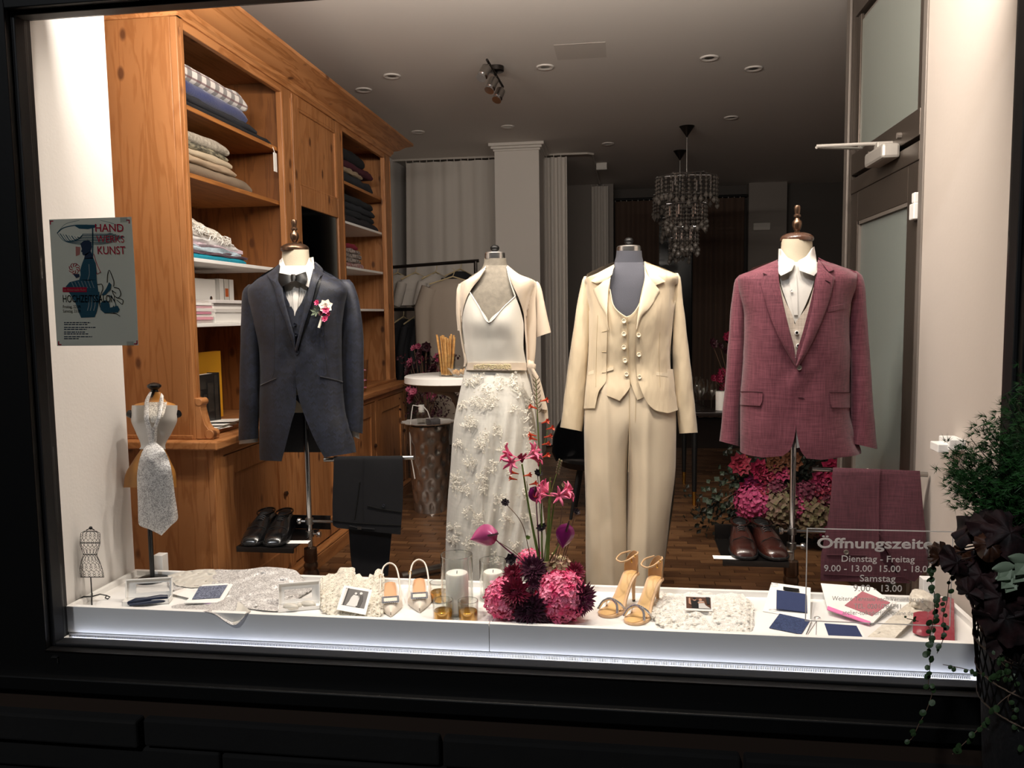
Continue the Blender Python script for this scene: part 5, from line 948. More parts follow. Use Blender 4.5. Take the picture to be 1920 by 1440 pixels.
heap('hanging_corner', None, None, [(321, 1134, 2.47), (380, 1130, 2.49), (430, 1122, 2.5), (452, 1130, 2.46), (470, 1147, 2.38)], [(322, 1143, 2.42), (370, 1146, 2.38), (396, 1150, 2.36), (438, 1173, 2.352), (466, 1149, 2.362)], SV, amp=.003, parent=wc)
heap('lining', None, None, [(446, 1128, 2.45), (455, 1134, 2.44), (470, 1146, 2.38)], [(437, 1172, 2.355), (450, 1165, 2.361), (462, 1150, 2.363)], WS, amp=.001, parent=wc)
for x, y in ((495, 1112), (452, 1126), (480, 1136)): MB().lathe([(0, .005), (.004, .0045), (.0055, .002), (.005, 0)], T(x, y, .388), 12).obj('button', M['card_white'], wc, smooth=50)
def flat(P3, pts, off):
    n_ = (P3[1] - P3[0]).cross(P3[2] - P3[0]).normalized()
    if n_.z < 0: n_ = -n_
    out = []
    for x, y in pts:
        r = Vector(ray(x, y)); o = Vector((0, 0, H)); t = (P3[0] + n_ * off - o).dot(n_) / r.dot(n_); out.append(o + r * t)
    return out, n_
def fcard(name, P3, pts, off, m, parent, th=.0012):
    p, n_ = flat(P3, pts, off); return MB().prism(p, n_ * 0, n_ * th).obj(name, m, parent)
def swatch(name, pts, m, parent, z=0): return card(name, pts, m, parent, .0012)
m_('navy_cloth', '#28365f', .8, bump=.6, bs=500); NBR = NT('navy_brocade'); v = NBR.n('ShaderNodeTexNoise', Scale=190., Detail=4., Distortion=2.); NBR.l(NBR.co(), v.inputs[0]); NBR.l(NBR.mix(NBR.ramp(v.outputs[0], [(.45, (0, 0, 0)), (.53, (1, 1, 1))]), lin('#1a2748'), lin('#46557c')), NBR.b.inputs[0])
NPT = NT('navy_floral'); v = NPT.n('ShaderNodeTexNoise', Scale=170., Detail=3., Distortion=3.); NPT.l(NPT.co(), v.inputs[0]); NPT.l(NPT.mix(NPT.ramp(v.outputs[0], [(.49, (0, 0, 0)), (.53, (1, 1, 1))]), lin('#171f3d'), lin('#9aa3b8')), NPT.b.inputs[0])
m_('purple', '#9b3fb0', .5); m_('hotpink', '#e77fb5', .6); m_('mauve', '#b06a74', .7, bump=.4, bs=300)
sb = thing('swatch_book', 'open white swatch book with blue floral sample and purple edge in the left tray', 'swatch book', T(385, 1110))
card('cover', [(318, 1113, .384), (368, 1096, .386), (455, 1108, .386), (400, 1133, .386)], M['card_white'], sb, .002)
card('cover', [(345, 1132, .386), (380, 1098, .40), (439, 1094, .40), (416, 1131, .388)], M['card_white'], sb, .003)
card('purple_edge', [(383, 1132, .3855), (390, 1129, .3855), (420, 1127, .3855), (415, 1134, .3855)], M['purple'], sb, .002)
card('fabric_sample', [(360, 1124, .3925), (374, 1100, .4025), (427, 1097, .4025), (412, 1121, .3945)], NPT.m, sb, .0012)
MB().tube([T(368 + 5 * math.cos(a * .5), 1098, .403 + .006 * math.sin(a * .5)) for a in range(13)], .001, 4).obj('wire_ring', M['chrome'], sb)
# boxes with raised lids
def gift_box(label, pl, pr, dep, h, lid, win, content):
    a, b = T(*pl), T(*pr); yaw = math.atan2(b.y - a.y, b.x - a.x); L = (b - a).length
    t = thing('gift_box', label, 'box', a, (0, 0, yaw)); e = .002
    MB().box(0, L, 0, e, 0, h).box(0, L, dep - e, dep, 0, h).box(0, e, 0, dep, 0, h).box(L - e, L, 0, dep, 0, h).box(0, L, 0, dep, 0, e).obj('box_bottom', M['card_white'], t, local=True)
    R_ = Matrix.Translation((0, dep, h * .8)) @ Matrix.Rotation(-.25, 4, 'X'); wl, wr_, wb, wt = win; q = MB()
    for bx_ in ((0, wl, 0, lid), (wr_, L, 0, lid), (wl, wr_, 0, wb), (wl, wr_, wt, lid)): q.box(bx_[0], bx_[1], 0, .004, bx_[2], bx_[3], R_)
    q.box(0, L, -.014, .0, lid - .003, lid, R_).box(0, .002, -.014, 0, 0, lid, R_).box(L - .002, L, -.014, 0, 0, lid, R_)
    l = q.obj('lid', M['card_white'], t, local=True)
    MB().box(wl, wr_, .0045, .0055, wb, wt, R_).obj('window_film', glass('film', (.93, .93, .93)), l, local=True)
    return t, L
t, L = gift_box('white gift box with raised window lid holding a navy bow tie, beside the wire bust', (229, 1138), (317, 1132), .05, .017, .062, (.03, .14, .014, .045), None)
b = thing('pre_tied_bow', 'navy folded pocket square and bow lying in the left white gift box', 'bow tie', T(273, 1131, .383))
p = T(275, 1132, .39); q = MB(); q.tube([T(240, 1131, .388), T(255, 1127, .394), T(275, 1124, .396), T(300, 1121, .394), T(314, 1120, .391)], [.006, .011, .008, .011, .009], 10); q.obj('bow_band', m_('navy_silk', '#17223a', .4), b, smooth=60)
MB().tube([T(243, 1134, .386), T(280, 1130, .388), T(312, 1126, .387)], [.005, .007, .005], 8).obj('strap', M['navy_silk'], b, smooth=60)
t, L = gift_box('white gift box with raised window lid holding a cream lace bow tie', (521, 1149), (600, 1142), .055, .012, .068, (.018, .108, .012, .045), None)
b = thing('pre_tied_bow', 'cream silk bow tie lying in the second white gift box', 'bow tie', T(560, 1135, .39))
for s_, c in ((-1, 545), (1, 578)):
    q = MB(); q.ball(T(c, 1135 - (c - 560) * .15, .392), .024, 14, 10, (1.1, .5, .45), lambda v: 1 + .3 * noise.noise(v * 3)); q.obj('wing', WS, b, smooth=70)
MB().ball(T(561, 1135, .393), .0095, 10, 8, (1, .9, 1)).obj('knot', WS, b, smooth=70)
# lace with photographs
def lacemat(n_, c, al):
    q = NT(n_); q.t.nodes.remove(q.b); c = lin(c); d = q.n('ShaderNodeBsdfDiffuse', Color=c); t = q.n('ShaderNodeBsdfTranslucent', Color=c); m1 = q.n('ShaderNodeMixShader', Fac=.2); q.l(d.outputs[0], m1.inputs[1]); q.l(t.outputs[0], m1.inputs[2])
    v = q.n('ShaderNodeTexVoronoi', Scale=120., feature='DISTANCE_TO_EDGE'); q.l(q.co(), v.inputs[0]); x = q.n('ShaderNodeTexNoise', Scale=48., Detail=3., Distortion=1.); q.l(q.co(), x.inputs[0])
    a1 = q.ramp(v.outputs[0], [(.06, (1, 1, 1)), (.14, (al, al, al))]); a2 = q.ramp(x.outputs[0], [(.45, (0, 0, 0)), (.52, (1, 1, 1))])
    mx = q.n('ShaderNodeMath', operation='MAXIMUM'); q.l(a1, mx.inputs[0]); q.l(a2, mx.inputs[1])
    u = q.n('ShaderNodeBump', Strength=.3, Distance=.001); q.l(mx.outputs[0], u.inputs['Height']); q.l(u.outputs[0], d.inputs['Normal'])
    tr = q.n('ShaderNodeBsdfTransparent'); m2 = q.n('ShaderNodeMixShader'); q.l(mx.outputs[0], m2.inputs[0]); q.l(tr.outputs[0], m2.inputs[1]); q.l(m1.outputs[0], m2.inputs[2]); q.l(m2.outputs[0], q.o.inputs[0]); return q.m
LA = lacemat('lace_white', '#efeadd', .45); LB = lacemat('lace_bright', '#f6f4ef', .6); M['lace_flower'] = paper('lace_flower', '#f3f0e8', .4)
def ruffle(label, Bk, Fr, m, seed, h):
    t = thing('lace_fabric', label, 'lace', K(*along(Fr, .5))); r = random.Random(seed)
    def jag(E, a): return [(p[0] + r.uniform(-3, 3), p[1] + r.uniform(-a, a), max(p[2] + r.uniform(-.003, .004), .379)) for p in (along(E, k / 26) for k in range(27))]
    for k in range(2):
        heap('lace_layer', None, None, jag([(x, y + 9 * k, z - .012 * k) for x, y, z in Bk], 4), jag([(x, y - 4 * k, z) for x, y, z in Fr], 3), m, 44, 110, .0065, 26 + 9 * k, h * (1 - .3 * k), .0008, seed + 3 * k, parent=t)
    q = MB()
    for i in range(260):
        u, v = r.random(), .04 + .92 * r.random(); a, b_ = along(Bk, u), along(Fr, u); x, y, z = (a[k] + (b_[k] - a[k]) * v for k in range(3)); c = K(x, y, z + h * math.sin(math.pi * v) + r.uniform(.001, .008))
        petals(q, c, (r.uniform(-.3, .3), -.5, 1), r.uniform(.003, .006), 5, .42, .1, 1)
    q.obj('lace_flowers', M['lace_flower'], t, kind='stuff'); return t
ruffle('crumpled ivory lace fabric between the bow tie box and the slingback shoes', [(602, 1084, .40), (612, 1076, .408), (630, 1074, .41), (652, 1061, .43), (668, 1074, .418), (684, 1082, .41), (700, 1074, .418), (717, 1064, .43), (720, 1084, .41)], [(603, 1148, .381), (620, 1156, .381), (660, 1161, .381), (695, 1162, .381), (718, 1152, .381)], LA, 3, .008)
ruffle('crumpled white floral lace to the right of the high-heeled sandals', [(1219, 1136, .39), (1232, 1120, .40), (1250, 1109, .412), (1280, 1114, .41), (1312, 1107, .415), (1345, 1116, .41), (1376, 1115, .41), (1402, 1122, .402), (1414, 1140, .39)], [(1222, 1158, .382), (1240, 1176, .381), (1285, 1188, .381), (1350, 1191, .381), (1396, 1192, .381), (1412, 1182, .381)], LB, 13, .008)
m_('photo_grey', '#5b5a5a', .3); m_('photo_dark', '#2a2a2b', .3); m_('photo_pale', '#d8d6d3', .3); m_('photo_warm', '#5a3a2a', .3); m_('photo_black', '#121214', .3); m_('photo_skin', '#c79a82', .3)
def photo(label, quad, inner, bg, shapes, stand):
    p = [onZ(x, y, z) for x, y, z in quad]; p[2] = p[1] + p[3] - p[0]; u, v = p[1] - p[0], p[3] - p[0]; n_ = u.cross(v).normalized()
    if n_.y > 0: n_ = -n_
    t = MB().prism(p, n_ * -.001, n_ * 0).obj('photo_print', M['card_white'], None, label=label, cat='photograph', loc=p[3])
    at = lambda a, b: p[0] + u * a + v * b
    x0, x1, y0, y1 = inner; MB().prism([at(x0, y0), at(x1, y0), at(x1, y1), at(x0, y1)], n_ * .0002, n_ * .0007).obj('picture_area', M[bg], t)
    for i, (m, pts) in enumerate(shapes): MB().prism([at(x0 + (x1 - x0) * a, y0 + (y1 - y0) * b) for a, b in pts], n_ * .0005, n_ * (.0011 + .0003 * i)).obj('picture_figure', M[m], t)
    return t
circ = lambda x, y, r, ry=None: [(x + r * math.cos(a * .5236), y + (ry or r) * math.sin(a * .5236)) for a in range(12)]
photo('black and white instant photograph of a bride leaning on the ivory lace', [(645, 1097, .456), (698, 1106, .45), (686, 1152, .40), (631, 1143, .404)], (.1, .9, .1, .78), 'photo_grey',
      [('photo_pale', [(0, .05), (.1, .02), (.05, 1), (0, 1)]), ('photo_dark', [(.1, .0), (.16, 0), (.12, 1), (.06, 1)]), ('photo_pale', [(.42, .33), (.62, .36), (.66, .9), (.62, 1), (.22, 1), (.3, .75), (.34, .5)]), ('photo_dark', [(.64, .36), (.82, .3), (.86, .6), (.8, 1), (.66, 1)]), ('photo_grey', circ(.5, .22, .075, .09)), ('photo_pale', circ(.5, .25, .055, .07)), ('photo_pale', circ(.72, .2, .06, .08)), ('photo_pale', [(.66, .36), (.7, .5), (.68, .95), (.62, .95)])], None)
photo('colour photograph of a dancing wedding couple on the white lace', [(1283, 1116, .452), (1335, 1118, .45), (1337, 1146, .415), (1284, 1144, .416)], (.06, .94, .1, .86), 'photo_warm',
      [('photo_black', [(.2, .3), (.5, .28), (.52, .98), (.22, .98)]), ('photo_skin', circ(.34, .22, .07, .12)), ('photo_black', circ(.34, .15, .07, .1)), ('photo_pale', [(.5, .4), (.7, .36), (.78, .7), (.98, .98), (.5, .98)]), ('photo_skin', circ(.58, .25, .065, .11)), ('photo_skin', [(.46, .45), (.74, .4), (.74, .5), (.48, .56)]), ('photo_skin', [(.1, .15), (.16, .1), (.2, .7), (.1, .6)]), ('photo_dark', [(.8, 0), (.95, 0), (.95, .6), (.85, .6)])], None)
p = T(1312, 1152); MB().box(-.03, .03, -.012, .012, 0, .03).obj('photo_stand', m_('kraft', '#b9a884', .7), None, local=True, loc=(p.x, p.y, TZ), label='small beige block propping the colour wedding photograph', cat='block', bevel=.001)

# ------------------------------------------------------------------ women's shoes
m_('insole', '#d4a47c', .5); m_('nude', '#d9b48a', .45); m_('ivory_leather', '#e2d8cb', .35); m_('crystal_bead', '#b9bec8', .12, .7)
def slingback(label, pt, yaw):
    b = T(*pt); t = thing('slingback_shoe', label, 'shoe', (b.x, b.y + .0, TZ), (0, 0, yaw), 'ivory slingback shoes')   # origin at the toe tip, heel to +Y
    zc = lambda y: .006 + .036 * max(0, min(1, (y - .085) / .12)) ** 1.3
    o = [(0, .001), (.014, .009), (.032, .018), (.055, .029), (.08, .038), (.11, .034), (.145, .026), (.18, .026), (.205, .022), (.216, .008)]
    L_ = [Vector((-w_, y, zc(y))) for y, w_ in o]; R_ = [Vector((w_, y, zc(y))) for y, w_ in o]
    MB().sheet([[a.lerp(c, k / 6) for k in range(7)] for a, c in zip(L_, R_)], -.005).obj('outsole', M['ivory_leather'], t, smooth=60, local=True)
    MB().sheet([[(a.lerp(c, .1 + .8 * k / 6)) + Vector((0, 0, .0025)) for k in range(7)] for a, c in zip(L_[3:], R_[3:])], -.001).obj('insole', M['insole'], t, smooth=60, local=True)
    P = []
    for y, w_ in o[:5]:
        h = .01 + .3 * y; P.append([Vector((w_ * math.cos(a) * 1.02, y - .0 + (.018 * (1 - abs(math.cos(a))) * -1 if y > .07 else 0), zc(y) + h * math.sin(a) ** .8)) for a in (math.pi * k / 12 for k in range(13))])
    MB().sheet(P, -.0015).obj('vamp', M['ivory_leather'], t, smooth=60, local=True)
    MB().tube([(0.004, .195, .034), (.004, .202, .014), (.004, .204, 0)], [.014, .008, .007], 10).obj('heel', M['ivory_leather'], t, smooth=60, local=True)
    pts = [Vector((.036, .085, .016)), Vector((.034, .13, .04)), Vector((.03, .18, .075)), Vector((.02, .215, .1)), Vector((0, .228, .108)), Vector((-.02, .215, .1)), Vector((-.03, .18, .075)), Vector((-.034, .13, .04)), Vector((-.036, .085, .016))]
    MB().tube([along(pts, k / 24) for k in range(25)], .0032, 6).obj('sling_strap', M['ivory_leather'], t, smooth=60, local=True)
    MB().tube([(-.031 + .005 * math.cos(a), .178, .078 + .007 * math.sin(a)) for a in (k * .7 for k in range(10))], .001, 4).obj('strap_buckle', M['gold'], t, local=True)
    MB().box(-.022, .022, .044, .074, .0285, .031, Matrix.Rotation(.12, 4, 'X')).obj('buckle_plate', M['ivory_leather'], t, local=True, bevel=.001)
    q = MB(); R2 = Matrix.Rotation(.12, 4, 'X')
    for i in range(9):
        for y in (.041, .077): q.ball(R2 @ Vector((-.025 + .0062 * i, y, .032)), .0037, 6, 4)
    for i in range(1, 6):
        for x in (-.025, .025): q.ball(R2 @ Vector((x, .041 + .006 * i, .032)), .0037, 6, 4)
    q.obj('crystal_buckle', M['crystal_bead'], t, local=True, kind='stuff')
slingback('left ivory pointed slingback shoe with crystal buckle, touching the ivory lace', (733, 1157), .30); slingback('right ivory pointed slingback shoe with crystal buckle, beside the gold tea light glasses', (787, 1149), .26)
def sandal(label, pt, yaw):
    b = T(*pt); t = thing('heeled_sandal', label, 'shoe', (b.x, b.y, TZ), (0, 0, yaw), 'nude heeled sandals')
    zc = lambda y: .008 + .095 * (lambda s_: s_ * s_ * (3 - 2 * s_))(max(0, min(1, (y - .06) / .115)))
    o = [(0, .006), (.008, .022), (.025, .033), (.05, .037), (.075, .034), (.105, .025), (.135, .023), (.165, .026), (.185, .024), (.195, .01)]
    A_ = [[Vector((-w_ + 2 * w_ * k / 6, y, zc(y))) for k in range(7)] for y, w_ in o]
    fine = [[Vector(along([r[k] for r in A_], i / 30)) for k in range(7)] for i in range(31)]
    for r in fine:
        for p in r: p.z = zc(p.y)
    MB().sheet(fine, -.007).obj('outsole', M['nude'], t, smooth=60, local=True)
    MB().sheet([[p * 1 + Vector((0, 0, .0015)) for p in r[1:-1]] for r in fine[1:-1]], -.001).obj('insole', m_('insole_gold', '#dcb57a', .4), t, smooth=60, local=True)
    MB().tube([(0, .180, .1), (0, .186, .05), (0, .188, .002)], [.016, .0065, .005], 10).obj('stiletto_heel', M['nude'], t, smooth=60, local=True)
    MB().lathe([(.0052, 0), (.0055, .006), (.005, .008)], (0, .188, 0), 8).obj('heel_tip', M['black'], t, local=True)
    # counter and ankle strap
    P = []
    for k in range(13):
        a = math.pi * k / 12; P.append([Vector((.025 * math.cos(a), .168 + .028 * math.sin(a), .105 + z * (.35 + .65 * math.sin(a)))) for z in (0, .025, .05, .068)])
    MB().sheet(P, .0015).obj('heel_counter', m_('nude_dark', '#b98f62', .5), t, smooth=60, local=True)
    pts = [Vector((.012, .194, .17)), Vector((.026, .165, .172)), Vector((.024, .125, .165)), Vector((.006, .1, .158)), Vector((-.018, .11, .16)), Vector((-.027, .15, .167)), Vector((-.014, .19, .17))]
    MB().tube([along(pts, k / 30) for k in range(31)], .003, 6).obj('ankle_strap', M['nude'], t, smooth=60, local=True)
    MB().ball((.027, .15, .17), .004, 8, 6).tube([(.026, .13, .166), (.034, .12, .158)], .0025, 5).obj('strap_buckle', M['gold'], t, local=True)
    for y0, y1 in ((.03, .075), (.075, .03)):
        pts = [Vector((-.036, y0, .012)), Vector((-.026, y0 * .7 + y1 * .3, .034)), Vector((0, .052, .046)), Vector((.026, y0 * .3 + y1 * .7, .034)), Vector((.036, y1, .014))]
        MB().tube([along(pts, k / 16) for k in range(17)], .0045, 6).obj('toe_strap', M['silver'], t, smooth=60, local=True)
        q = MB()
        for k in range(24): q.ball(Vector(along(pts, k / 23)) + Vector((0, -.003, .003)), .0034, 5, 4)
        q.obj('crystal_row', M['crystal_bead'], t, local=True, kind='stuff')
sandal('left nude stiletto sandal with crystal toe straps, beside the purple dahlia', (1130, 1158), -.56); sandal('right nude stiletto sandal with crystal toe straps, beside the white floral lace', (1180, 1172), -.52)

# ------------------------------------------------------------------ candles and tea lights
CG = glass('clear_glass', (.97, .98, .97), .02, 2.2); RG = glass('rim_glass', (.8, .82, .82), .1, 6.); m_('wax', '#efece6', .5, sss=.3)
def cyl_vase(label, px, pyb, pyt, r, cr, ch):
    b = T(px, pyb); h = onY(px, pyt, b.y).z - TZ; t = thing('candle_vase', label, 'vase', (b.x, b.y, TZ))
    MB().lathe([(0, 0), (r - .003, 0), (r, .004), (r, h - .002), (r - .0015, h), (r - .003, h - .002), (r - .003, .012), (0, .011)], n=40).obj('glass_cylinder', CG, t, local=True, smooth=40)
    MB().lathe([(r + .0006 * math.cos(k), h + .0012 * math.sin(k)) for k in (0, 1.57, 3.14, 4.71, 6.28)], n=40).lathe([(r + .0004, .0), (r + .001, .003), (r + .0004, .006)], n=40).obj('rim', RG, t, local=True)
    c = thing('pillar_candle', label.replace('tall clear glass cylinder', 'white pillar candle inside the tall glass cylinder').replace('wide clear glass cylinder', 'white pillar candle inside the wide glass cylinder'), 'candle', (b.x, b.y, TZ + .012))
    MB().lathe([(0, ch - .004), (.004, ch - .004), (cr * .75, ch - .002), (cr * .92, ch), (cr, ch - .004), (cr, .002), (cr - .003, 0), (0, 0)], n=32).obj('wax', M['wax'], c, local=True, smooth=40)
    MB().tube([(0, 0, ch - .005), (.001, 0, ch + .006)], .0012, 5).obj('wick', M['black'], c, local=True)
cyl_vase('tall clear glass cylinder behind the gold tea light glasses', 858, 1150, 1040, .052, .037, .125)
cyl_vase('wide clear glass cylinder behind the flowers, left side', 925, 1122, 1050, .046, .034, .083)
m_('gold_glass', '#c8963c', .18, .75)
for px, py, l in ((824, 1126, 'gold-dipped tea light glass farthest back, touching the slingback shoe side'), (831, 1162, 'gold-dipped tea light glass in front on the left of the two'), (878, 1163, 'gold-dipped tea light glass in front next to the pink hydrangea')):
    b = T(px, py); t = thing('tealight_glass', l, 'candle holder', (b.x, b.y, TZ), group='gold tea light glasses'); r = .031
    MB().lathe([(0, .003), (r - .001, .003), (r - .001, .032), (r - .004, .034), (0, .033)], n=32).obj('gold_base', M['gold_glass'], t, local=True, smooth=40)
    MB().lathe([(0, 0), (r, 0), (r + .0015, .003), (r + .0015, .064), (r + .0005, .066), (r - .0008, .064), (r - .0008, .034)], n=32).obj('glass_wall', CG, t, local=True, smooth=40)
    MB().lathe([(r + .001 + .0007 * math.cos(k), .0655 + .001 * math.sin(k)) for k in (0, 1.57, 3.14, 4.71, 6.28)], n=32).obj('rim', RG, t, local=True)

# ------------------------------------------------------------------ swatch books and ties on the right
g14 = cs(1400, 1080, 3.692)
def G(*a): return [g14(a[i], a[i + 1])[0] + (a[i + 2],) for i in range(0, len(a), 3)]
s_ = thing('swatch_book', 'white swatch book propped open with two navy samples and a black label', 'swatch book', T(1480, 1150))
card('cover', G(172, 50, .425, 443, 86, .425, 440, 312, .383, 112, 248, .383), M['card_white'], s_, .003)
card('fabric_sample', G(207, 98, .4215, 415, 128, .42, 418, 254, .397, 205, 228, .3965), M['navy_cloth'], s_, .0015)
lb = card('label_plate', G(253, 75, .427, 363, 90, .427, 363, 108, .424, 253, 95, .424), M['black'], s_, .0012)
card('cover', G(40, 246, .3835, 450, 306, .3835, 400, 432, .381, 0, 404, .381), M['card_white'], s_, .003)
card('fabric_sample', G(228, 262, .388, 440, 308, .388, 378, 404, .3865, 155, 360, .3865), NBR.m, s_, .0012)
card('page_edge', G(75, 392, .379, 95, 388, .379, 290, 422, .379, 280, 428, .379), M['black'], s_, .003)
MB().tube([T(1450 + 8 * math.cos(a), 1143, .39 + .005 * math.sin(a)) for a in (k * .5 for k in range(10))], .001, 4).obj('wire_ring', M['chrome'], s_); MB().tube([T(1452 + 6 * math.cos(a), 1095, .428 + .004 * math.sin(a)) for a in (k * .5 for k in range(10))], .001, 4).obj('wire_ring', M['chrome'], s_)
s_ = thing('swatch_book', 'flat white swatch book with plain navy sample and metal ring at the tray front', 'swatch book', T(1570, 1185))
card('cover', G(480, 316, .381, 770, 336, .381, 835, 446, .381, 400, 432, .381), M['card_white'], s_, .0025)
card('fabric_sample', G(538, 330, .3845, 760, 347, .3845, 805, 430, .3845, 575, 437, .3845), M['navy_cloth'], s_, .0015)
MB().tube([T(1532 + 6 * math.cos(a), 1158 + 2 * math.sin(a), .384 + .008 * math.sin(a)) for a in (k * .5 for k in range(13))], .0012, 4).tube([T(1531, 1164, .386), T(1510, 1196, .385), T(1530, 1192, .385), T(1531, 1164, .386)], .0008, 4).obj('wire_ring', M['chrome'], s_)
s_ = thing('swatch_book', 'white swatch book with mauve diamond sample and bright pink spine', 'swatch book', T(1600, 1140))
P3 = [K(*p) for p in G(513, 55, .418, 870, 84, .418, 700, 285, .386)]
fcard('cover', P3, g14(513, 55, 870, 84, 1010, 190, 870, 335, 560, 232), 0, M['card_white'], s_, .003)
fcard('fabric_sample', P3, g14(800, 108, 993, 185, 868, 278, 678, 205), .0035, M['mauve'], s_, .0015)
fcard('pink_spine', P3, g14(560, 212, 858, 322, 850, 338, 556, 236), .0035, M['hotpink'], s_, .003)
card('cover', G(870, 305, .383, 1000, 172, .386, 1040, 182, .384, 890, 322, .380), M['card_white'], s_, .002)
def strip(q, pts, wv, th=.004):                               # ribbon swept through points, width along wv
    P = [[Vector(p) + Vector(wv) * t for t in (-.5, -.25, 0, .25, .5)] for p in [along(pts, k / 20) for k in range(21)]]; return q.sheet(P, th)
tm = thing('ivory_tie', 'rolled ivory jacquard tie with a loose knot behind the red tie', 'tie', T(1680, 1160)); IV = cloth('ivory_jacquard', '#cfc7b8', '#ebe5d8', 220, .6, .2, .5)
heap('blade', None, None, G(1110, 200, .388, 1180, 170, .392, 1260, 200, .39), G(820, 440, .381, 900, 452, .381, 1000, 458, .381), IV, 24, 10, .003, 40, .012, .003, 4, parent=tm)
heap('folded_loop', None, None, G(1140, 125, .42, 1160, 95, .43, 1220, 105, .43, 1310, 160, .41), G(1110, 235, .385, 1170, 245, .39, 1240, 235, .39, 1300, 225, .385), IV, 20, 20, .008, 50, .012, .004, 9, parent=tm)
q = MB(); q.ball(T(1725, 1136, .4), .018, 12, 9, (1.3, .8, .9), lambda v: 1 + .3 * noise.noise(v * 2.5)); q.obj('knot', IV, tm, smooth=70)
rt = thing('red_tie', 'rolled raspberry red satin tie at the right end of the tray', 'tie', T(1750, 1170)); RS = satin('red_satin', '#8c2f3d', .35, bs=9)
heap('blade', None, None, G(1335, 158, .40, 1385, 150, .402, 1432, 165, .396), G(1290, 466, .381, 1360, 474, .381, 1440, 480, .381), RS, 30, 10, .002, 40, .018, .003, 2, parent=rt)
heap('rolled_loop', None, None, G(1158, 262, .41, 1200, 252, .418, 1240, 252, .418, 1262, 262, .41), G(1155, 395, .381, 1190, 410, .381, 1230, 418, .381, 1262, 412, .381), RS, 16, 16, .001, 40, .004, .004, 3, parent=rt)
heap('folded_neck', None, None, G(1255, 262, .41, 1300, 235, .415, 1345, 200, .41), G(1255, 380, .385, 1300, 350, .385, 1345, 330, .385), RS, 14, 14, .005, 60, .012, .004, 6, parent=rt)
# ================================================================== FLOWER ARRANGEMENT IN THE TRAY
m_('hyd_pink', '#e2417a', .65, var=.35, vs=30, col2='#f79ab8'); m_('hyd_green', '#a8a273', .7, var=.5, vs=40, col2='#b98d84'); m_('dah_dark', '#371224', .5, var=.4, vs=40, col2='#57253f'); m_('dah_red', '#7d1234', .55, var=.4, vs=40, col2='#8a1c3e'); m_('dah_plum', '#6a1544', .55, var=.3, vs=40)
m_('nerine', '#dd4a7c', .5, var=.3, vs=30, col2='#ee84a3'); m_('crocosmia', '#e0502a', .5); m_('anth', '#b23a7a', .25, coat=.3, var=.25, vs=14, col2='#cf6b96'); m_('anth_dark', '#8a1f6a', .2, coat=.4, var=.3, vs=14); m_('spadix', '#3a1026', .6); m_('stem', '#6f8a3c', .6, var=.3, vs=20); m_('stem_brown', '#6a5240', .7); m_('cosmos', '#1d0b17', .6); m_('seed', '#84765a', .8); m_('hyd_wine', '#8e2248', .65, var=.4, vs=40)
def hydrangea(t, c, r, m, n, name='hydrangea_bloom', flat=1., pr=.16):
    q = MB(); c = Vector(c); rr = random.Random(int(c.x * 1e4))
    q.ball(c, r * .8, 14, 9, (1, 1, flat))
    for i in range(n):                                       # florets spread evenly over the head
        z = 1 - 2 * (i + .5) / n; a = i * 2.39996; s_ = math.sqrt(1 - z * z); d = Vector((s_ * math.cos(a), s_ * math.sin(a), z)); 
        k = r * rr.uniform(.86, 1.04); p = c + Vector((d.x, d.y, d.z * flat)) * k; u = d.orthogonal().normalized(); v = d.cross(u); a0 = rr.random() * 6
        for m4 in range(4):
            e = u * math.cos(a0 + m4 * 1.571) + v * math.sin(a0 + m4 * 1.571); f = d.cross(e); L = r * pr * rr.uniform(.8, 1.25); h = rr.uniform(-.15, .8)
            q.add([p, p + e * L * .55 + f * L * .55 + d * L * h, p + e * L * 1.1 + d * L * (h + rr.uniform(-.2, .3)), p + e * L * .55 - f * L * .55 + d * L * h * .6], [(0, 1, 2, 3)])
    return q.obj(name, m, t)
def dahlia(t, c, nrm, r, m, name='dahlia_bloom', n=18, rows=7, w_=.17):
    q = petals(MB(), c, nrm, r, n, w_, -.25, rows, .12, .35); q.ball(Vector(c), r * .3, 8, 6); return q.obj(name, m, t)
FY = 2.5
fa = thing('flower_arrangement', 'large pink and burgundy flower arrangement with tall stems in the tray centre', 'flowers', T(1012, 1150))
FP = lambda x, y, Y=FY: onY(880 + x / 4., 820 + y / 4., Y)
MB().lathe([(0, 0), (.09, 0), (.1, .03), (.07, .06), (0, .07)], (FP(490, 1300).x, 2.51, TZ), 20).obj('foam_base', M['dah_dark'], fa)
for x, y, Y, r, m, n in ((268, 1235, 2.47, .064, 'hyd_pink', 400), (690, 1225, 2.47, .079, 'hyd_pink', 520), (450, 935, 2.56, .043, 'hyd_pink', 120), (655, 1000, 2.56, .05, 'hyd_green', 90), (570, 1120, 2.50, .042, 'hyd_wine', 90), (480, 1330, 2.46, .045, 'hyd_wine', 60)):
    p = FP(x, y, Y); p.z = max(p.z, TZ + r * .95); hydrangea(fa, p, r, M[m], n, pr=.24 if m == 'hyd_green' else .14)
for x, y, Y, r, m, nr in ((475, 985, 2.5, .052, 'dah_dark', (.0, -.7, .5)), (325, 1020, 2.5, .042, 'dah_red', (-.4, -.7, .5)), (345, 1165, 2.40, .056, 'dah_red', (-.2, -1, .1)), (450, 1300, 2.40, .066, 'dah_dark', (0, -1, -.05)), (850, 1215, 2.44, .062, 'dah_plum', (.75, -.7, .0)), (800, 1010, 2.53, .038, 'dah_red', (.5, -.7, .4)), (480, 1105, 2.44, .026, 'dah_dark', (.1, -1, .2)), (545, 1215, 2.45, .03, 'dah_dark', (.1, -1, .1))):
    dahlia(fa, FP(x, y, Y), nr, r, M[m])
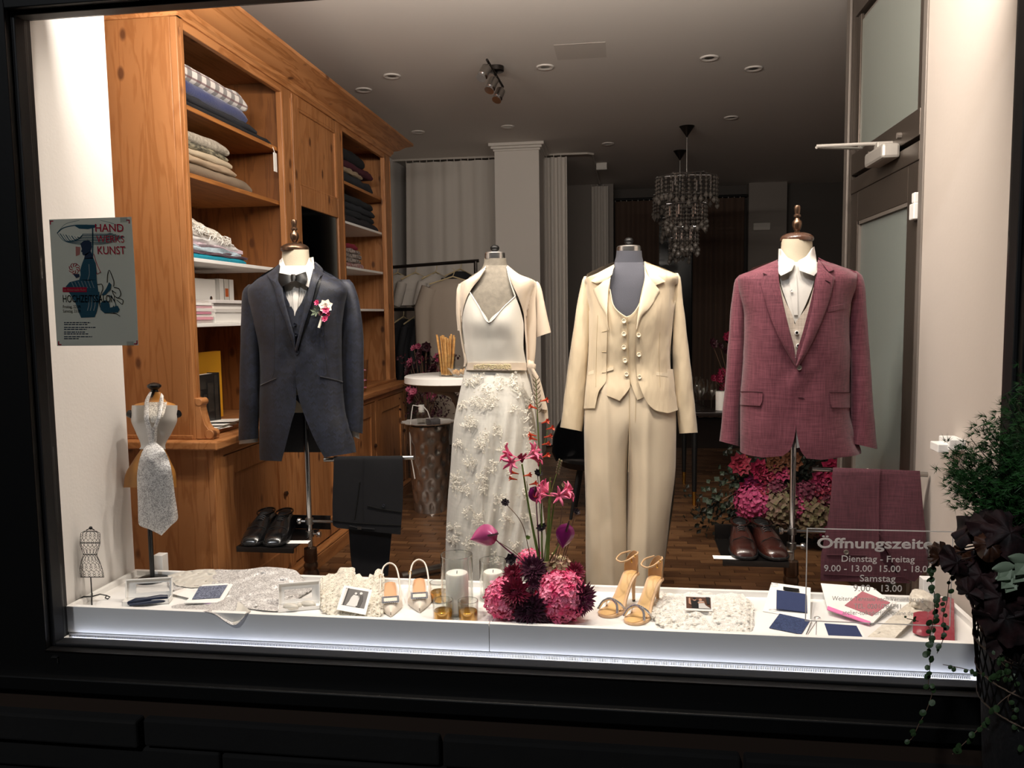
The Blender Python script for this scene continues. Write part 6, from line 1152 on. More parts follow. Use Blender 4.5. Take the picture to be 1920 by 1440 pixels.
for x, y in ((315, 915), (470, 1090)): petals(MB(), FP(x, y, 2.48), (-.2, -1, .3), .022, 7, .45, .2, 2).obj('cosmos_bloom', M['cosmos'], fa)
petals(MB(), FP(365, 1085, 2.44), (0, -1, .2), .01, 6, .4, .3, 2).obj('blossom', M['petal_cream'], fa)
def stem(x0, y0, x1, y1, Y0=2.53, Y1=2.53, r=.0028, m='stem', bend=0, par=fa):
    a, b = FP(x0, y0, Y0), FP(x1, y1, Y1); pts = [a.lerp(b, k / 10) + Vector((bend * math.sin(math.pi * k / 10), 0, 0)) for k in range(11)]
    MB().tube(pts, [r * (1.15 - .4 * k / 10) for k in range(11)], 6).obj('stem', M[m], par, smooth=60); return b
# nerines
def nerine(x, y, n, r, tilt, par=fa):
    c = FP(x, y); 
    for i in range(n):
        a = 2 * math.pi * i / n + .3; d = Vector((math.cos(a), -.35 * math.sin(a) - .15, .25 + .25 * math.sin(a * 2 + 1) + tilt * math.cos(a))).normalized(); fc = c + d * r * .42
        q = MB(); q.tube([c, fc], .0018, 4)
        side = d.orthogonal().normalized(); s2 = d.cross(side)
        for k in range(6):
            e = side * math.cos(k * 1.047) + s2 * math.sin(k * 1.047); pts = [fc, fc + d * r * .25 + e * r * .1, fc + d * r * .4 + e * r * .3, fc + d * r * .38 + e * r * .48]
            q.tube(pts, [.003, .0055, .0045, .0012], 5)
        q.obj('nerine_flower', M['nerine'], par, smooth=60)
stem(530, 930, 395, 200, r=.0036, bend=-.004); nerine(390, 165, 4, .075, .1)
q = MB()
for k in range(6): a = FP(395, 190); q.tube([a, a + Vector((-.012 + .005 * k, 0, .022 + .004 * (k % 3)))], [.002, .004], 5)
q.obj('bud_cluster', M['dah_red'], fa, smooth=60)
stem(575, 930, 638, 480, r=.0036); nerine(640, 440, 6, .068, 0)
# crocosmia spikes
b = stem(545, 930, 520, 20, r=.0026, bend=.003); stem(520, 20, 498, -440, r=.0018, par=fa)
q = MB()
for k in range(16):
    x, y = 498 + k * 1.4, -440 + k * 17; a = FP(x, y); s_ = 1 if k % 2 else -1; q.tube([a, a + Vector((s_ * .007, 0, .006)), a + Vector((s_ * .011, 0, .014))], [.0012, .0018, .0008], 4)
q.obj('flower_buds', M['seed'], fa, smooth=60)
def crofl(x, y, s_, r=.017):
    a = FP(x, y); d = Vector((s_, -.3, .25)).normalized(); q = MB(); q.tube([a, a + d * r * .8, a + d * r * 1.2], [.0015, .003, .0045], 6); petals(q, a + d * r * 1.1, d, r * .8, 6, .3, .6, 1); q.obj('crocosmia_flower', M['crocosmia'], fa)
for x, y, s_ in ((530, -270, 1), (508, -215, -.6), (540, -105, .6), (560, 0, 1), (505, -10, -.9), (545, 55, 1), (548, 150, .5), (510, 20, -.6), (575, -60, .9), (360, 318, -1), (405, 290, 1), (450, 355, .8), (455, 450, .4), (370, 275, -.8)): crofl(x, y, s_)
stem(560, 60, 600, -95, r=.0012); stem(520, 930, 400, 240, r=.0018, bend=-.003); stem(440, 400, 430, 330, r=.0012)
stem(560, 930, 620, 390, r=.0016); stem(620, 390, 685, 170, r=.0013)
q = MB()
for k in range(12): a = FP(660 + k * 2.2, 270 - k * 9); q.ball(a + Vector(((-1) ** k * .004, 0, 0)), .0035, 6, 4, (1, 1, 1.5))
q.obj('grass_seed_head', M['seed'], fa, smooth=60)
# anthuriums
def anthurium(x, y, size, m, ang, dir_, par=fa):
    c = FP(x, y, 2.5); P = []; R_ = Matrix.Translation(c) @ Matrix.Rotation(dir_, 4, 'Z') @ Matrix.Rotation(ang, 4, 'Y')
    for i in range(9):
        u = i / 8; wd = size * .42 * (math.sin(math.pi * u ** .75) ** .8 if 0 < u < 1 else .02); row = []
        for j in range(-4, 5):
            v = j / 4; row.append(R_ @ Vector((v * wd, -.008 + .25 * size * v * v * (1 - u * .4) - .02 * size * math.sin(u * 3), size * (.4 - u) + .13 * size * abs(v) * (1 - u))))
        P.append(row)
    MB().sheet(P, .001).obj('spathe', M[m], par, smooth=70)
    MB().tube([R_ @ Vector((0, -.008, .22 * size)), R_ @ Vector((.0, -.022, .5 * size)), R_ @ Vector((.0, -.03, .78 * size))], [.0035, .004, .0018], 8).obj('spadix', M['spadix'], par, smooth=60)
anthurium(112, 740, .085, 'anth', 1.25, -.25); stem(400, 930, 190, 760, bend=-.004, m='dah_plum', r=.0026)
anthurium(718, 735, .072, 'anth_dark', .2, .15); stem(600, 930, 690, 770, r=.0024)
anthurium(495, 430, .055, 'anth_dark', -.6, .8); stem(530, 930, 500, 470, m='dah_plum', r=.0022)
# dark cosmos and scabiosa on thin stems
for x0, x1, y1, r, m, bd in ((460, 258, 480, .017, 'cosmos', -.0), (555, 512, 262, .018, 'cosmos', 0), (545, 545, 672, .021, 'cosmos', 0), (690, 798, 550, .016, 'cosmos', 0), (640, 712, 352, .015, 'seed', .003), (415, 438, 755, .010, 'stem', .0)):
    if x1 == 258: stem(460, 910, 420, 720, r=.0016, m='stem_brown'); c = stem(420, 720, 268, 495, r=.0014, m='stem_brown', bend=.012)
    elif x1 == 438: c = stem(405, 925, 230, 790, r=.0014, m='stem_brown', bend=.008); c = FP(438, 755)
    else: c = stem(x0, 930, x1, y1 + 12, r=.0015, m='stem_brown', bend=bd)
    petals(MB().ball(c, r * .3, 6, 5), c, (random.uniform(-.5, .5), -.6, .6), r, 8, .4, .35, 2).obj('cosmos_flower' if m == 'cosmos' else 'seed_flower', M[m], fa)
stem(705, 930, 745, 800, r=.0015, m='stem_brown'); stem(650, 930, 690, 790, r=.0015, m='stem_brown')
P = []
for k in range(8): a, b = FP(572 + k * 4, 930 - k * 90), FP(600 + k * 1.5, 930 - k * 90); P.append([a, a.lerp(b, .5) + Vector((0, -.003, 0)), b])
MB().sheet(P, .0008).obj('grass_blade', M['stem'], fa, smooth=60)

# ================================================================== BACK OF THE SHOP
CW = sheer('sheer_curtain', '#d5cec6', .88); CD = mat('brown_curtain', '#4f3c30', .85, sheen=.2); m_('rail', '#c9c2ba', .5)
def curtain(label, x0, x1, Y, z0, z1, m, fr, amp, group=None, taper=0, name='curtain'):
    n = int((x1 - x0) * fr * 10) + 10; P = []
    for i in range(13):
        u = i / 12; row = []
        for j in range(n + 1):
            v = j / n; x = x0 + (x1 - x0) * v + taper * u * (v - .5) * 2; a = amp * (.5 + .5 * u)
            row.append(Vector((x, Y + a * math.sin(v * (x1 - x0) * fr * 6.28 + .8 * noise.noise(Vector((v * 5, u * 1.5, 0)))) + .3 * a * noise.noise(Vector((v * 20, u, 3))), z1 + (z0 - z1) * u)))
        P.append(row)
    t = MB().sheet(P, .002).obj(name, m, None, smooth=80, loc=((x0 + x1) / 2, Y, z1), label=label, cat='curtain', group=group)
    q = MB()
    for k in range(int((x1 - x0) / .07) + 1): q.tube([(x0 + .07 * k, Y, z1 - .005), (x0 + .07 * k, Y, z1 + .028)], .004, 4)
    q.obj('curtain_hook', M['rail'], t, kind='stuff')
r = thing('curtain_rail', 'pale curved ceiling rail that carries the fitting room curtains', 'curtain rail', (-1., 7.95, 2.9))
MB().tube([(-2.3, 7.93, 2.893), (-.36, 7.97, 2.893), (-.31, 8.02, 2.893), (-.30, 9.94, 2.893)], .012, 6).obj('rail', M['rail'], r)
curtain('wide grey-white sheer curtain hanging left of the pillar', -2.17, -1.2, 7.95, .02, 2.865, CW, 6.5, .022, taper=.06)
curtain('gathered grey-white sheer curtain hanging right of the pillar', -.83, -.56, 7.96, .02, 2.865, CW, 14, .03)
curtain('narrow sheer curtain bunched at the far end of the fitting room rail', -.40, -.2, 9.88, .02, 2.865, CW, 14, .025)
curtain('dark brown curtain left of the black back doorway', -.12, .42, 10.2, .02, 2.72, CD, 8, .03); curtain('dark brown curtain right of the black back doorway', .83, 1.44, 10.2, .02, 2.72, CD, 8, .03)
struct(MB().box(.3, .95, 10.38, 10.46, 0, 2.7), 'door_2', m_('black_gloss', '#050506', .15)); 
o = thing('curtain_rod', 'dark rod above the brown curtains at the back wall', 'curtain rail', (.65, 10.2, 2.74)); MB().tube([(-.14, 10.2, 2.745), (1.48, 10.2, 2.745)], .014, 8).obj('rod', M['black'], o)
for x in (0, 1.4): MB().box(x, x + .02, 10.2, 10.45, 2.735, 2.755).obj('rod_bracket', M['black'], o)
p = onY(1428, 425, 10.25); MB().box(p.x - .1, p.x + .1, 10.225, 10.25, p.z - .045, p.z + .045).obj('wall_thermostat', M['grey_plastic'], None, bevel=.006, label='small pale thermostat on the dim pilaster at the back right', cat='thermostat')
# clothes rack and hanging garments
RY = 6.6
rk = thing('clothes_rack', 'two-level metal clothes rack behind the round table', 'clothes rack', (-1.55, RY, 0))
MB().tube([(-2.1, RY, 1.745), (-1.2, RY, 1.79)], .014, 8).obj('rail', M['gunmetal'], rk, smooth=40); MB().tube([(-2.1, RY, 1.395), (-1.25, RY, 1.40)], .014, 8).obj('rail', M['gunmetal'], rk, smooth=40)
for x in (-2.1, -1.23): MB().tube([(x, RY, .02), (x, RY, 1.785 if x > -2 else 1.745)], .015, 8).obj('upright', M['gunmetal'], rk, smooth=40); MB().tube([(x, RY - .25, .02), (x, RY + .25, .02)], .015, 8).obj('foot', M['gunmetal'], rk, smooth=40)
m_('hang_white', '#aaa49d', .8); m_('hang_dark', '#15171b', .85); m_('coat_beige', '#9d9184', .8)
def hanging(name, label, x, Y, zr, zb, w_, m, cat, group=None, wd=.05, yaw=1.25):
    t = thing(name, label, cat, (x, Y, zr), (0, 0, yaw), group)
    MB().tube([(0, 0, .014), (.014, 0, .006), (.012, 0, -.02), (0, 0, -.05)], .003, 5).tube([(-w_ * .45, 0, -.11), (0, 0, -.05), (w_ * .45, 0, -.11)], .007, 6).obj('hanger', M['kraft'], t, local=True, smooth=60)
    L = zb - zr; R_ = [(-.07, .05, .03), (-.095, w_ * .3, wd * .8), (-.13, w_ * .46, wd), (-.2, w_ * .5, wd), (L * .6, w_ * .47, wd * .9), (L, w_ * .5, wd)]
    q = MB(); P = []
    for i in range(22):
        z = R_[0][0] + (L - R_[0][0]) * i / 21; a, b = itp([(-r[0],) + r[1:] for r in R_], -z)
        P.append([Vector((a * math.cos(k), b * math.sin(k) * (1 + .2 * math.sin(5 * k + x * 30)), z)) for k in (2 * math.pi * j / 16 for j in range(16))])
    q.grid(P, cv=True); n = len(P) * 16; q.f += [list(range(n - 16, n))]; q.mi += [0]; q.obj('garment_body', m, t, local=True, smooth=70)
    for s_ in (-1, 1):
        MB().tube([(s_ * w_ * .42, 0, -.14), (s_ * w_ * .56, .01, -.3), (s_ * w_ * .58, .02, max(L, -.62))], [wd * .85, wd * .85, wd * .7], 10).obj('sleeve', m, t, local=True, smooth=60)
for x, l in ((-1.9, 'white blouse hanging leftmost on the upper rack rail'), (-1.745, 'white blouse hanging in the middle of the upper rack rail'), (-1.57, 'white blouse hanging rightmost of the three on the upper rack rail')): hanging('hanging_blouse', l, x, RY, 1.755, 1.43, .34, M['hang_white'], 'blouse', 'white blouses on the rack', yaw=.95)
hanging('hanging_jacket', 'black jacket hanging at the right end of the upper rack rail', -1.36, RY, 1.775, 1.15, .36, M['hang_dark'], 'jacket', yaw=.9)
for x, l in ((-1.86, 'dark jacket hanging leftmost on the lower rack rail'), (-1.76, 'dark jacket hanging second on the lower rack rail'), (-1.66, 'dark jacket hanging third on the lower rack rail'), (-1.5, 'dark jacket hanging rightmost on the lower rack rail')): hanging('hanging_jacket', l, x, RY, 1.385, .72, .36, M['hang_dark'], 'jacket', 'dark jackets on the lower rail', wd=.035)
ct = onY(845, 545, 6.2); hanging('hanging_coat', 'long beige coat hanging at the rack end, half hidden behind the lace dress', -1.36, 6.3, 1.70, .5, .42, M['coat_beige'], 'coat', yaw=.2, wd=.09)
# round table with breadsticks
tx, ty, tz = -1.02, 4.6, .995
t = thing('round_table', 'white round bistro table with a scrolled leg behind the lace dress', 'table', (tx, ty, 0))
MB().lathe([(0, tz), (.26, tz), (.268, tz - .006), (.27, tz - .04), (.262, tz - .045), (0, tz - .045)], (tx, ty, 0), 48).obj('table_top', M['white'], t, smooth=40)
MB().box(tx - .19, tx + .19, ty - .03, ty + .03, tz - .1, tz - .045).obj('apron', M['wall_dim'], t, bevel=.003)
MB().lathe([(.035, tz - .05), (.03, tz - .25), (.026, .4), (.035, .12), (.05, .03), (.05, 0), (0, 0)], (tx + .1, ty, 0), 24).obj('pedestal', M['wall_dim'], t, smooth=50)
a, b = onZ(752, 1082, .03), onZ(862, 1056, .03)
MB().tube([a, b, (tx + .1, ty, .05)], .022, 10).tube([(tx + .1, ty, .05), (tx + .45, ty + .15, .022)], .022, 10).obj('foot', M['steel'], t, smooth=40)
for s_ in (-1, 1): MB().tube([along([(tx + .1 + s_ * .2, ty, tz - .09), (tx + .1 + s_ * .1, ty, tz - .11), (tx + .1 + s_ * .05, ty, tz - .2), (tx + .1 + s_ * .03, ty, tz - .3)], k / 16) for k in range(17)], .02, 8).obj('scroll_bracket', M['wall_dim'], t, smooth=60)
gl = thing('breadstick_glass', 'clear glass tumbler holding breadsticks on the round table', 'glass', (tx + .0, ty - .12, tz)); gx = onY(838, 690, ty - .12).x
gl.location.x = gx; BASE[gl.name] = Vector((gx, ty - .12, tz))
MB().lathe([(0, .003), (.045, .003), (.05, .13), (.048, .13), (.043, .008), (0, .007)], n=24).obj('glass_wall', CG, gl, local=True, smooth=40)
m_('bread', '#b98245', .8, bump=.8, bs=150, var=.4, vs=60, col2='#d6a868')
st_ = []
for i in range(16):
    a = i * 2.4; r = .012 + .022 * ((i * 7 % 16) / 16); st_.append((r * math.cos(a), r * math.sin(a), .215 + .03 * ((i * 5 % 7) / 7)))
ORD = ('leftmost', 'second', 'third', 'fourth', 'fifth', 'sixth', 'seventh', 'eighth')
for i, (x, y, h) in enumerate(sorted(st_)):
    b = Vector((gx + x, ty - .12 + y, tz + .01)); e = Vector((gx + x * 1.9, ty - .12 + y * 1.9, tz + h))
    l = 'sesame breadstick in the glass, ' + (ORD[i] + ('' if i == 0 else ' from the left') if i < 8 else ORD[15 - i].replace('leftmost', 'rightmost') + ('' if i == 15 else ' from the right'))
    MB().tube([b, b.lerp(e, .5) + Vector((.002, 0, 0)), e], [.006, .0065, .006], 8).obj('breadstick', M['bread'], None, smooth=60, loc=b, label=l, cat='breadstick', group='breadsticks in the glass')
p = onY(853, 697, ty - .2); bw = thing('glass_bowl', 'shallow clear glass bowl on the round table in front of the breadsticks', 'bowl', (p.x + .02, ty - .17, tz)); MB().lathe([(0, .002), (.03, .002), (.075, .055), (.072, .056), (.028, .008), (0, .007)], n=28).obj('glass_wall', CG, bw, local=True, smooth=40)
q = MB()
for i in range(14): q.ball((random.uniform(-.03, .03), random.uniform(-.03, .03), .02 + random.uniform(0, .02)), .013, 6, 4)
q.obj('snack_fill', M['bread'], bw, local=True, kind='stuff')
# hammered drum stool with a scalloped plate, jar and little box
sx_, sy_ = -1.335, 5.3
t = thing('drum_stool', 'hammered metal drum stool beside the pine cabinet', 'stool', (sx_, sy_, 0))
P = []
for i in range(45):
    u = i / 44; z = .6 * u; r = .105 + .045 * u ** .8; row = []
    for j in range(72):
        a = 2 * math.pi * j / 72; f = (i % 8) / 8; k = math.sin(a * 9 + (math.pi if (i // 6) % 2 else 0)); d = .014 * abs(math.sin(math.pi * i / 6)) * max(0, k); row.append(Vector((sx_ + (r - d) * math.cos(a), sy_ + (r - d) * math.sin(a), z)))
    P.append(row)
q = MB(); q.grid(P, cv=True); q.f += [[44 * 72 + j for j in range(72)]]; q.mi += [0]; q.obj('hammered_body', m_('hammered', '#b8b2ac', .25, .9), t, smooth=60)
pt = thing('scalloped_plate', 'white scalloped plate lying on the hammered stool', 'plate', (sx_, sy_, .6)); P = []
for r, z in ((.0, .012), (.1, .008), (.15, .016), (.182, .022), (.178, .016), (.1, .002), (.0, .002)): P.append([Vector((r * (1 + .045 * math.cos(14 * a) * (r > .14)) * math.cos(a), r * (1 + .045 * math.cos(14 * a) * (r > .14)) * math.sin(a), z)) for a in (2 * math.pi * j / 84 for j in range(84))])
MB().grid(P, cv=True).obj('plate_body', M['white'], pt, local=True, smooth=50)
p = onY(792, 790, 5.27); j = thing('ribbon_bottle', 'small glass bottle with white ribbon on the scalloped plate', 'bottle', (p.x, 5.25, .613)); MB().lathe([(0, 0), (.03, 0), (.034, .05), (.03, .08), (.018, .1), (.018, .14), (.016, .14), (.016, .1), (.027, .08), (.03, .05), (.026, .006), (0, .006)], n=20).obj('glass_wall', CG, j, local=True, smooth=40)
MB().lathe([(.02, .08), (.021, .1), (.02, .13), (.017, .13)], n=16).obj('label_band', M['card_white'], j, local=True, smooth=40)
MB().tube([(.0, -.02, .12), (-.05, -.03, .13), (-.06, -.03, .08), (-.07, -.05, -.04), (-.06, -.08, -.2), (-.03, -.1, -.36)], .004, 5).tube([(.02, -.02, .12), (.05, -.03, .09), (.08, -.03, .0), (.13, -.03, -.03)], .004, 5).obj('ribbon', M['card_white'], j, local=True, smooth=60)
p = onY(812, 790, 5.2); MB().box(-.045, .045, -.03, .03, 0, .04, Matrix.Rotation(.4, 4, 'Z')).obj('keepsake_box', glass('dark_film', (.5, .5, .52)), None, local=True, loc=(p.x, 5.2, .6135), bevel=.004, label='small dark clear plastic box beside the ribbon bottle on the plate', cat='box')
# wine-red blooms on the shop floor behind the round table
m_('wine_leaf', '#3d1220', .6, var=.5, vs=14); m_('wine_bloom', '#8e2a4f', .6, var=.5, vs=20, col2='#c76a86')
fs = thing('floor_vase', 'tall dark vase of wine-red blossom twigs behind the round table', 'flowers', (-1.47, 5.75, 0)); MB().lathe([(0, 0), (.07, 0), (.1, .2), (.08, .45), (.06, .55), (.055, .55), (.05, .4), (0, .4)], (-1.47, 5.75, 0), 24).obj('vase_body', M['black'], fs, smooth=40)
rr = random.Random(9)
for i in range(26):
    a = rr.random() * 6.28; e = Vector((-1.47 + rr.uniform(-.13, .22), 5.75 + rr.uniform(-.12, .12), rr.uniform(.72, 1.12))); MB().tube([(-1.47, 5.75, .45), Vector((-1.47, 5.75, .6)).lerp(e, .5), e], .003, 4).obj('twig', M['stem_brown'], fs)
    petals(MB(), e, (rr.uniform(-1, 1), -1, rr.random()), rr.uniform(.03, .05), 8, .4, .3, 2).obj('blossom', M['wine_bloom'] if i % 3 else M['wine_leaf'], fs)
q = MB()
for i in range(260):
    e = Vector((-1.42 + rr.gauss(0, .09), 5.75 + rr.gauss(0, .08), rr.uniform(.6, 1.05))); petals(q, e, (rr.uniform(-1, 1), rr.uniform(-1, 0), rr.uniform(-1, 1)), .03, 2, .4, .2, 1)
q.obj('foliage', M['wine_leaf'], fs, kind='stuff')
# set table in the dark on the right
m_('dark_wood', '#1b1310', .35); dtx = .72
t = thing('dining_table', 'dark dining table with gold-tipped legs in the dim back right', 'table', (dtx, 5.95, 0))
MB().box(.44, 1.6, 5.55, 6.35, .635, .66).obj('table_top', M['dark_wood'], t, bevel=.004)
for x, y in ((.475, 5.6), (1.55, 5.6), (.455, 6.3), (1.55, 6.3)): l = MB().tube([(x, y, .635), (x, y, .1)], [.022, .016], 10).obj('leg', M['black'], t, smooth=40); MB().tube([(x, y, .1), (x, y, 0)], [.016, .012], 10).obj('gold_tip', M['gold'], l, smooth=40)
for x, y, l in ((.515, 5.68, 'leftmost wine glass on the dark dining table'), (.56, 5.9, 'wine glass standing behind the leftmost one on the dark table'), (.6, 5.72, 'wine glass close to the pillar candle on the dark table'), (.53, 6.1, 'wine glass at the far edge of the dark table')):
    g = thing('wine_glass', l, 'glass', (x, y, .66), group='wine glasses on the dark table'); MB().lathe([(0, 0), (.034, 0), (.033, .003), (.004, .006), (.0035, .08), (.012, .09), (.034, .12), (.038, .15), (.03, .2), (.029, .2), (.036, .15), (.03, .118), (.008, .093), (0, .093)], n=22).obj('bowl_and_stem', CG, g, local=True, smooth=40)
c = thing('table_candle', 'white pillar candle on the dark dining table', 'candle', (.665, 5.7, .66)); MB().lathe([(0, .13), (.036, .13), (.04, .125), (.04, 0), (0, 0)], n=24).obj('wax', M['wax'], c, local=True, smooth=40)
MB().tube([(0, 0, .128), (0, 0, .14)], .0015, 5).obj('wick', M['black'], c, local=True)
fs = thing('table_flowers', 'bunch of dark red flowers on the dark dining table', 'flowers', (.76, 5.78, .66)); MB().lathe([(0, 0), (.05, 0), (.06, .1), (.05, .1), (0, .02)], (.76, 5.78, .66), 16).obj('pot', M['black'], fs, smooth=40)
for i in range(30): e = Vector((.74 + rr.gauss(0, .09), 5.78 + rr.gauss(0, .06), .78 + abs(rr.gauss(0, .2)))); MB().tube([(.76, 5.78, .72), e], .002, 4, cap=False).obj('twig', M['stem_brown'], fs); petals(MB(), e, (rr.uniform(-1, 1), -1, .3), rr.uniform(.025, .045), 8, .4, .3, 2).obj('blossom', M['dah_red'] if i % 2 else M['wine_leaf'], fs)
# glossy black chair
p = onZ(1065, 905, 0); ch = thing('lounge_chair', 'glossy black shell chair standing between the dress and the cream suit', 'chair', (-.18, 5.3, 0)); P = []
for i in range(15):
    u = i / 14; row = []
    for j in range(17):
        a = math.pi * (j / 16) + .0; r = .27 - .0 * u; row.append(Vector((-.18 + (r + .03 * u) * math.cos(a), 5.3 + (r + .05 * u) * math.sin(a), .36 + u * (.30 * math.sin(a) ** .7 + .06))))
    P.append(row)
MB().sheet(P, .012).obj('back_shell', M['black_gloss'], ch, smooth=60); MB().lathe([(0, .40), (.24, .40), (.265, .38), (.25, .34), (0, .34)], (-.18, 5.3, 0), 32).obj('seat', M['black_gloss'], ch, smooth=40)
for a in (.8, 2.3, 3.9, 5.5): MB().tube([(-.18 + .16 * math.cos(a), 5.3 + .16 * math.sin(a), .35), (-.18 + .24 * math.cos(a), 5.3 + .24 * math.sin(a), 0)], [.014, .01], 8).obj('leg', M['black'], ch, smooth=40)
# big floor arrangement on the right
m_('dim_hyd_pink', '#8e2350', .7, var=.4, vs=45, col2='#b0476f'); m_('dim_hyd_green', '#63603f', .75, var=.5, vs=40, col2='#6b5146'); m_('dim_hyd_wine', '#54142b', .7); m_('dim_gladiolus', '#8a2036', .7, var=.4, vs=30); m_('dim_nerine', '#9c2f55', .6, var=.4, vs=30); m_('dim_orange_leaf', '#54301a', .6)  # darker copies of the flower colours, floor shade put into the colour
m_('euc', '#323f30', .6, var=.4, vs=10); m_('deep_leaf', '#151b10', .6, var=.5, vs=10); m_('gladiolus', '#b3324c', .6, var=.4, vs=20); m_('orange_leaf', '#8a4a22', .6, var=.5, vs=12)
fb = thing('floor_arrangement', 'large floor arrangement of hydrangeas, gladioli and eucalyptus behind the right stand', 'flowers', (.85, 4.75, 0)); BP = lambda x, y, Y: onY(1280 + x / 4., 640 + y / 4., Y)
MB().lathe([(0, 0), (.16, 0), (.2, .18), (.18, .2), (0, .15)], (.88, 4.8, 0), 24).obj('bowl', M['black'], fb, smooth=40)
for x, y, r, m, n in ((530, 1215, .1, 'hyd_pink', 120), (600, 1190, .07, 'gladiolus', 90), (720, 1240, .115, 'hyd_green', 110), (980, 1300, .115, 'hyd_green', 110), (880, 1240, .08, 'hyd_pink', 90), (930, 1150, .07, 'hyd_wine', 80), (1060, 1360, .09, 'hyd_pink', 90), (1000, 1180, .06, 'gladiolus', 70), (700, 1120, .06, 'hyd_wine', 70), (1050, 1210, .06, 'hyd_wine', 70)):
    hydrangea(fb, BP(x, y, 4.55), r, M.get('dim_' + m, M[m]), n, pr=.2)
for x, y, r, m in ((425, 925, .05, 'gladiolus'), (630, 1010, .05, 'gladiolus'), (640, 1050, .045, 'nerine'), (1030, 1040, .05, 'nerine'), (1095, 1075, .045, 'gladiolus'), (745, 975, .045, 'nerine'), (570, 970, .05, 'dah_red'), (480, 1120, .05, 'dah_red'), (520, 1070, .04, 'dah_plum'), (820, 900, .05, 'orange_leaf'), (690, 920, .04, 'orange_leaf'), (1130, 960, .05, 'dah_red'), (1200, 1000, .05, 'hyd_pink'), (620, 1120, .05, 'nerine')):
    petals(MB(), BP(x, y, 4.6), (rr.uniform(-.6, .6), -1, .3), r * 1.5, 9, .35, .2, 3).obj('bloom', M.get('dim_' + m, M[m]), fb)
def leafy(q, c, r, n, seed, round_=.5):
    d = random.Random(seed)
    for i in range(n): petals(q, c + Vector((d.gauss(0, r), d.gauss(0, r * .6), d.gauss(0, r))), (d.uniform(-1, 1), d.uniform(-1, .2), d.uniform(-.5, 1)), d.uniform(.03, .05), 2, round_, .1, 1)
for k, (x, y) in enumerate(((330, 1060), (380, 1000), (440, 1050), (560, 1060), (350, 1130), (300, 1190), (340, 1260), (480, 1010))):
    a = BP(x, y, 4.65); MB().tube([(.8, 4.8, .2), Vector((.8, 4.8, .25)).lerp(a, .6) + Vector((0, 0, .05)), a], .004, 5).obj('branch', M['stem_brown'], fb)
    for i in range(9): c = a + Vector((rr.gauss(0, .05), rr.gauss(0, .03), rr.gauss(0, .06))); petals(MB(), c, (rr.uniform(-1, 1), -1, rr.uniform(-.3, .6)), rr.uniform(.03, .045), 1, .5, .1, 1).obj('eucalyptus_leaf', M['euc'], fb)
q = MB()
for x, y in ((500, 900), (620, 940), (760, 1050), (860, 1050), (950, 950), (1050, 950), (560, 1150), (820, 1180), (450, 1180), (1150, 1150), (900, 1380), (700, 1350), (180, 1270), (280, 1330), (1200, 1300), (600, 1320)): leafy(q, BP(x, y, 4.72), .07, 34, x + y, .35)
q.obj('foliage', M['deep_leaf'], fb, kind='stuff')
for x0, y0, x1, y1 in ((520, 1050, 480, 860), (640, 1050, 640, 880), (730, 1050, 700, 880), (1090, 1100, 1070, 980), (800, 1050, 830, 880)): MB().tube([BP(x0, y0, 4.65), BP(x1, y1, 4.65)], .006, 6).obj('flower_spike', M['orange_leaf'], fb)
# ================================================================== POSTER AND OPENING HOURS ON THE GLASS
def glyphs(s, bold=0):
    c = bpy.data.curves.new('t', 'FONT'); c.body = s; c.size = 1; c.extrude = .01; c.offset = bold; c.resolution_u = 3
    o = bpy.data.objects.new('t', c); COL.objects.link(o); dg_ = bpy.context.evaluated_depsgraph_get(); me = bpy.data.meshes.new_from_object(o.evaluated_get(dg_))
    v = [tuple(x.co) for x in me.vertices]; f = [tuple(p.vertices) for p in me.polygons]
    bpy.data.objects.remove(o); bpy.data.curves.remove(c); bpy.data.meshes.remove(me); return v, f
CAP = max(p[1] for p in glyphs('H')[0])
def text(name, s, pl, pr, hpx, Y, m, parent, th=.0006, bold=0, **k):   # baseline from picture point pl to pr
    v, f = glyphs(s, bold); x0, x1 = min(p[0] for p in v), max(p[0] for p in v); a, b = onY(*pl, Y), onY(*pr, Y); h = a.z - onY(pl[0], pl[1] + hpx, Y).z
    q = MB(); q.add([a + (b - a) * ((p[0] - x0) / (x1 - x0)) + Vector((0, -p[2] / .02 * th, p[1] / CAP * h)) for p in v], f); return q.obj(name, m, parent, **k)
GY = WY + .0036
M['vinyl'] = paper('vinyl', '#efefee', .6)
sg = thing('opening_hours_sign', 'pale opening hours lettering in a thin square outline on the window glass', 'sign', (.71, GY, .454))
for a in ((.514, .908, .7245, .7275), (.514, .908, .4525, .4555), (.514, .517, .4555, .7245), (.905, .908, .4555, .7245)): MB().box(a[0], a[1], GY, GY + .0006, a[2], a[3]).obj('outline', M['vinyl'], sg)
for s, x0, x1, y0, y1, h, bd in (('Öffnungszeiten', 1532, 1768, 1027, 1029, 18, .022), ('Dienstag - Freitag', 1578, 1715, 1053, 1054.5, 11.5, .004), ('9.00 - 13.00  15.00 - 18.00', 1545, 1748, 1071, 1073, 11.5, .004), ('Samstag', 1612, 1679, 1090, 1091, 12, .004), ('9.00 - 13.00', 1600, 1691, 1108.5, 1109.5, 12, .004), ('Weitere Termine nach Vereinbarung', 1560, 1732, 1126, 1128, 8.5, 0), ('TEL. 0201/784241', 1601, 1689, 1140.5, 1141.5, 8.5, 0), ('atelier-tolksdorf@t-online.de', 1580, 1712, 1152.5, 1154, 8.5, 0)):
    text('lettering', s, (x0, y0), (x1, y1), h, GY, M['vinyl'], sg, bold=bd)
PYY = WY + .0042
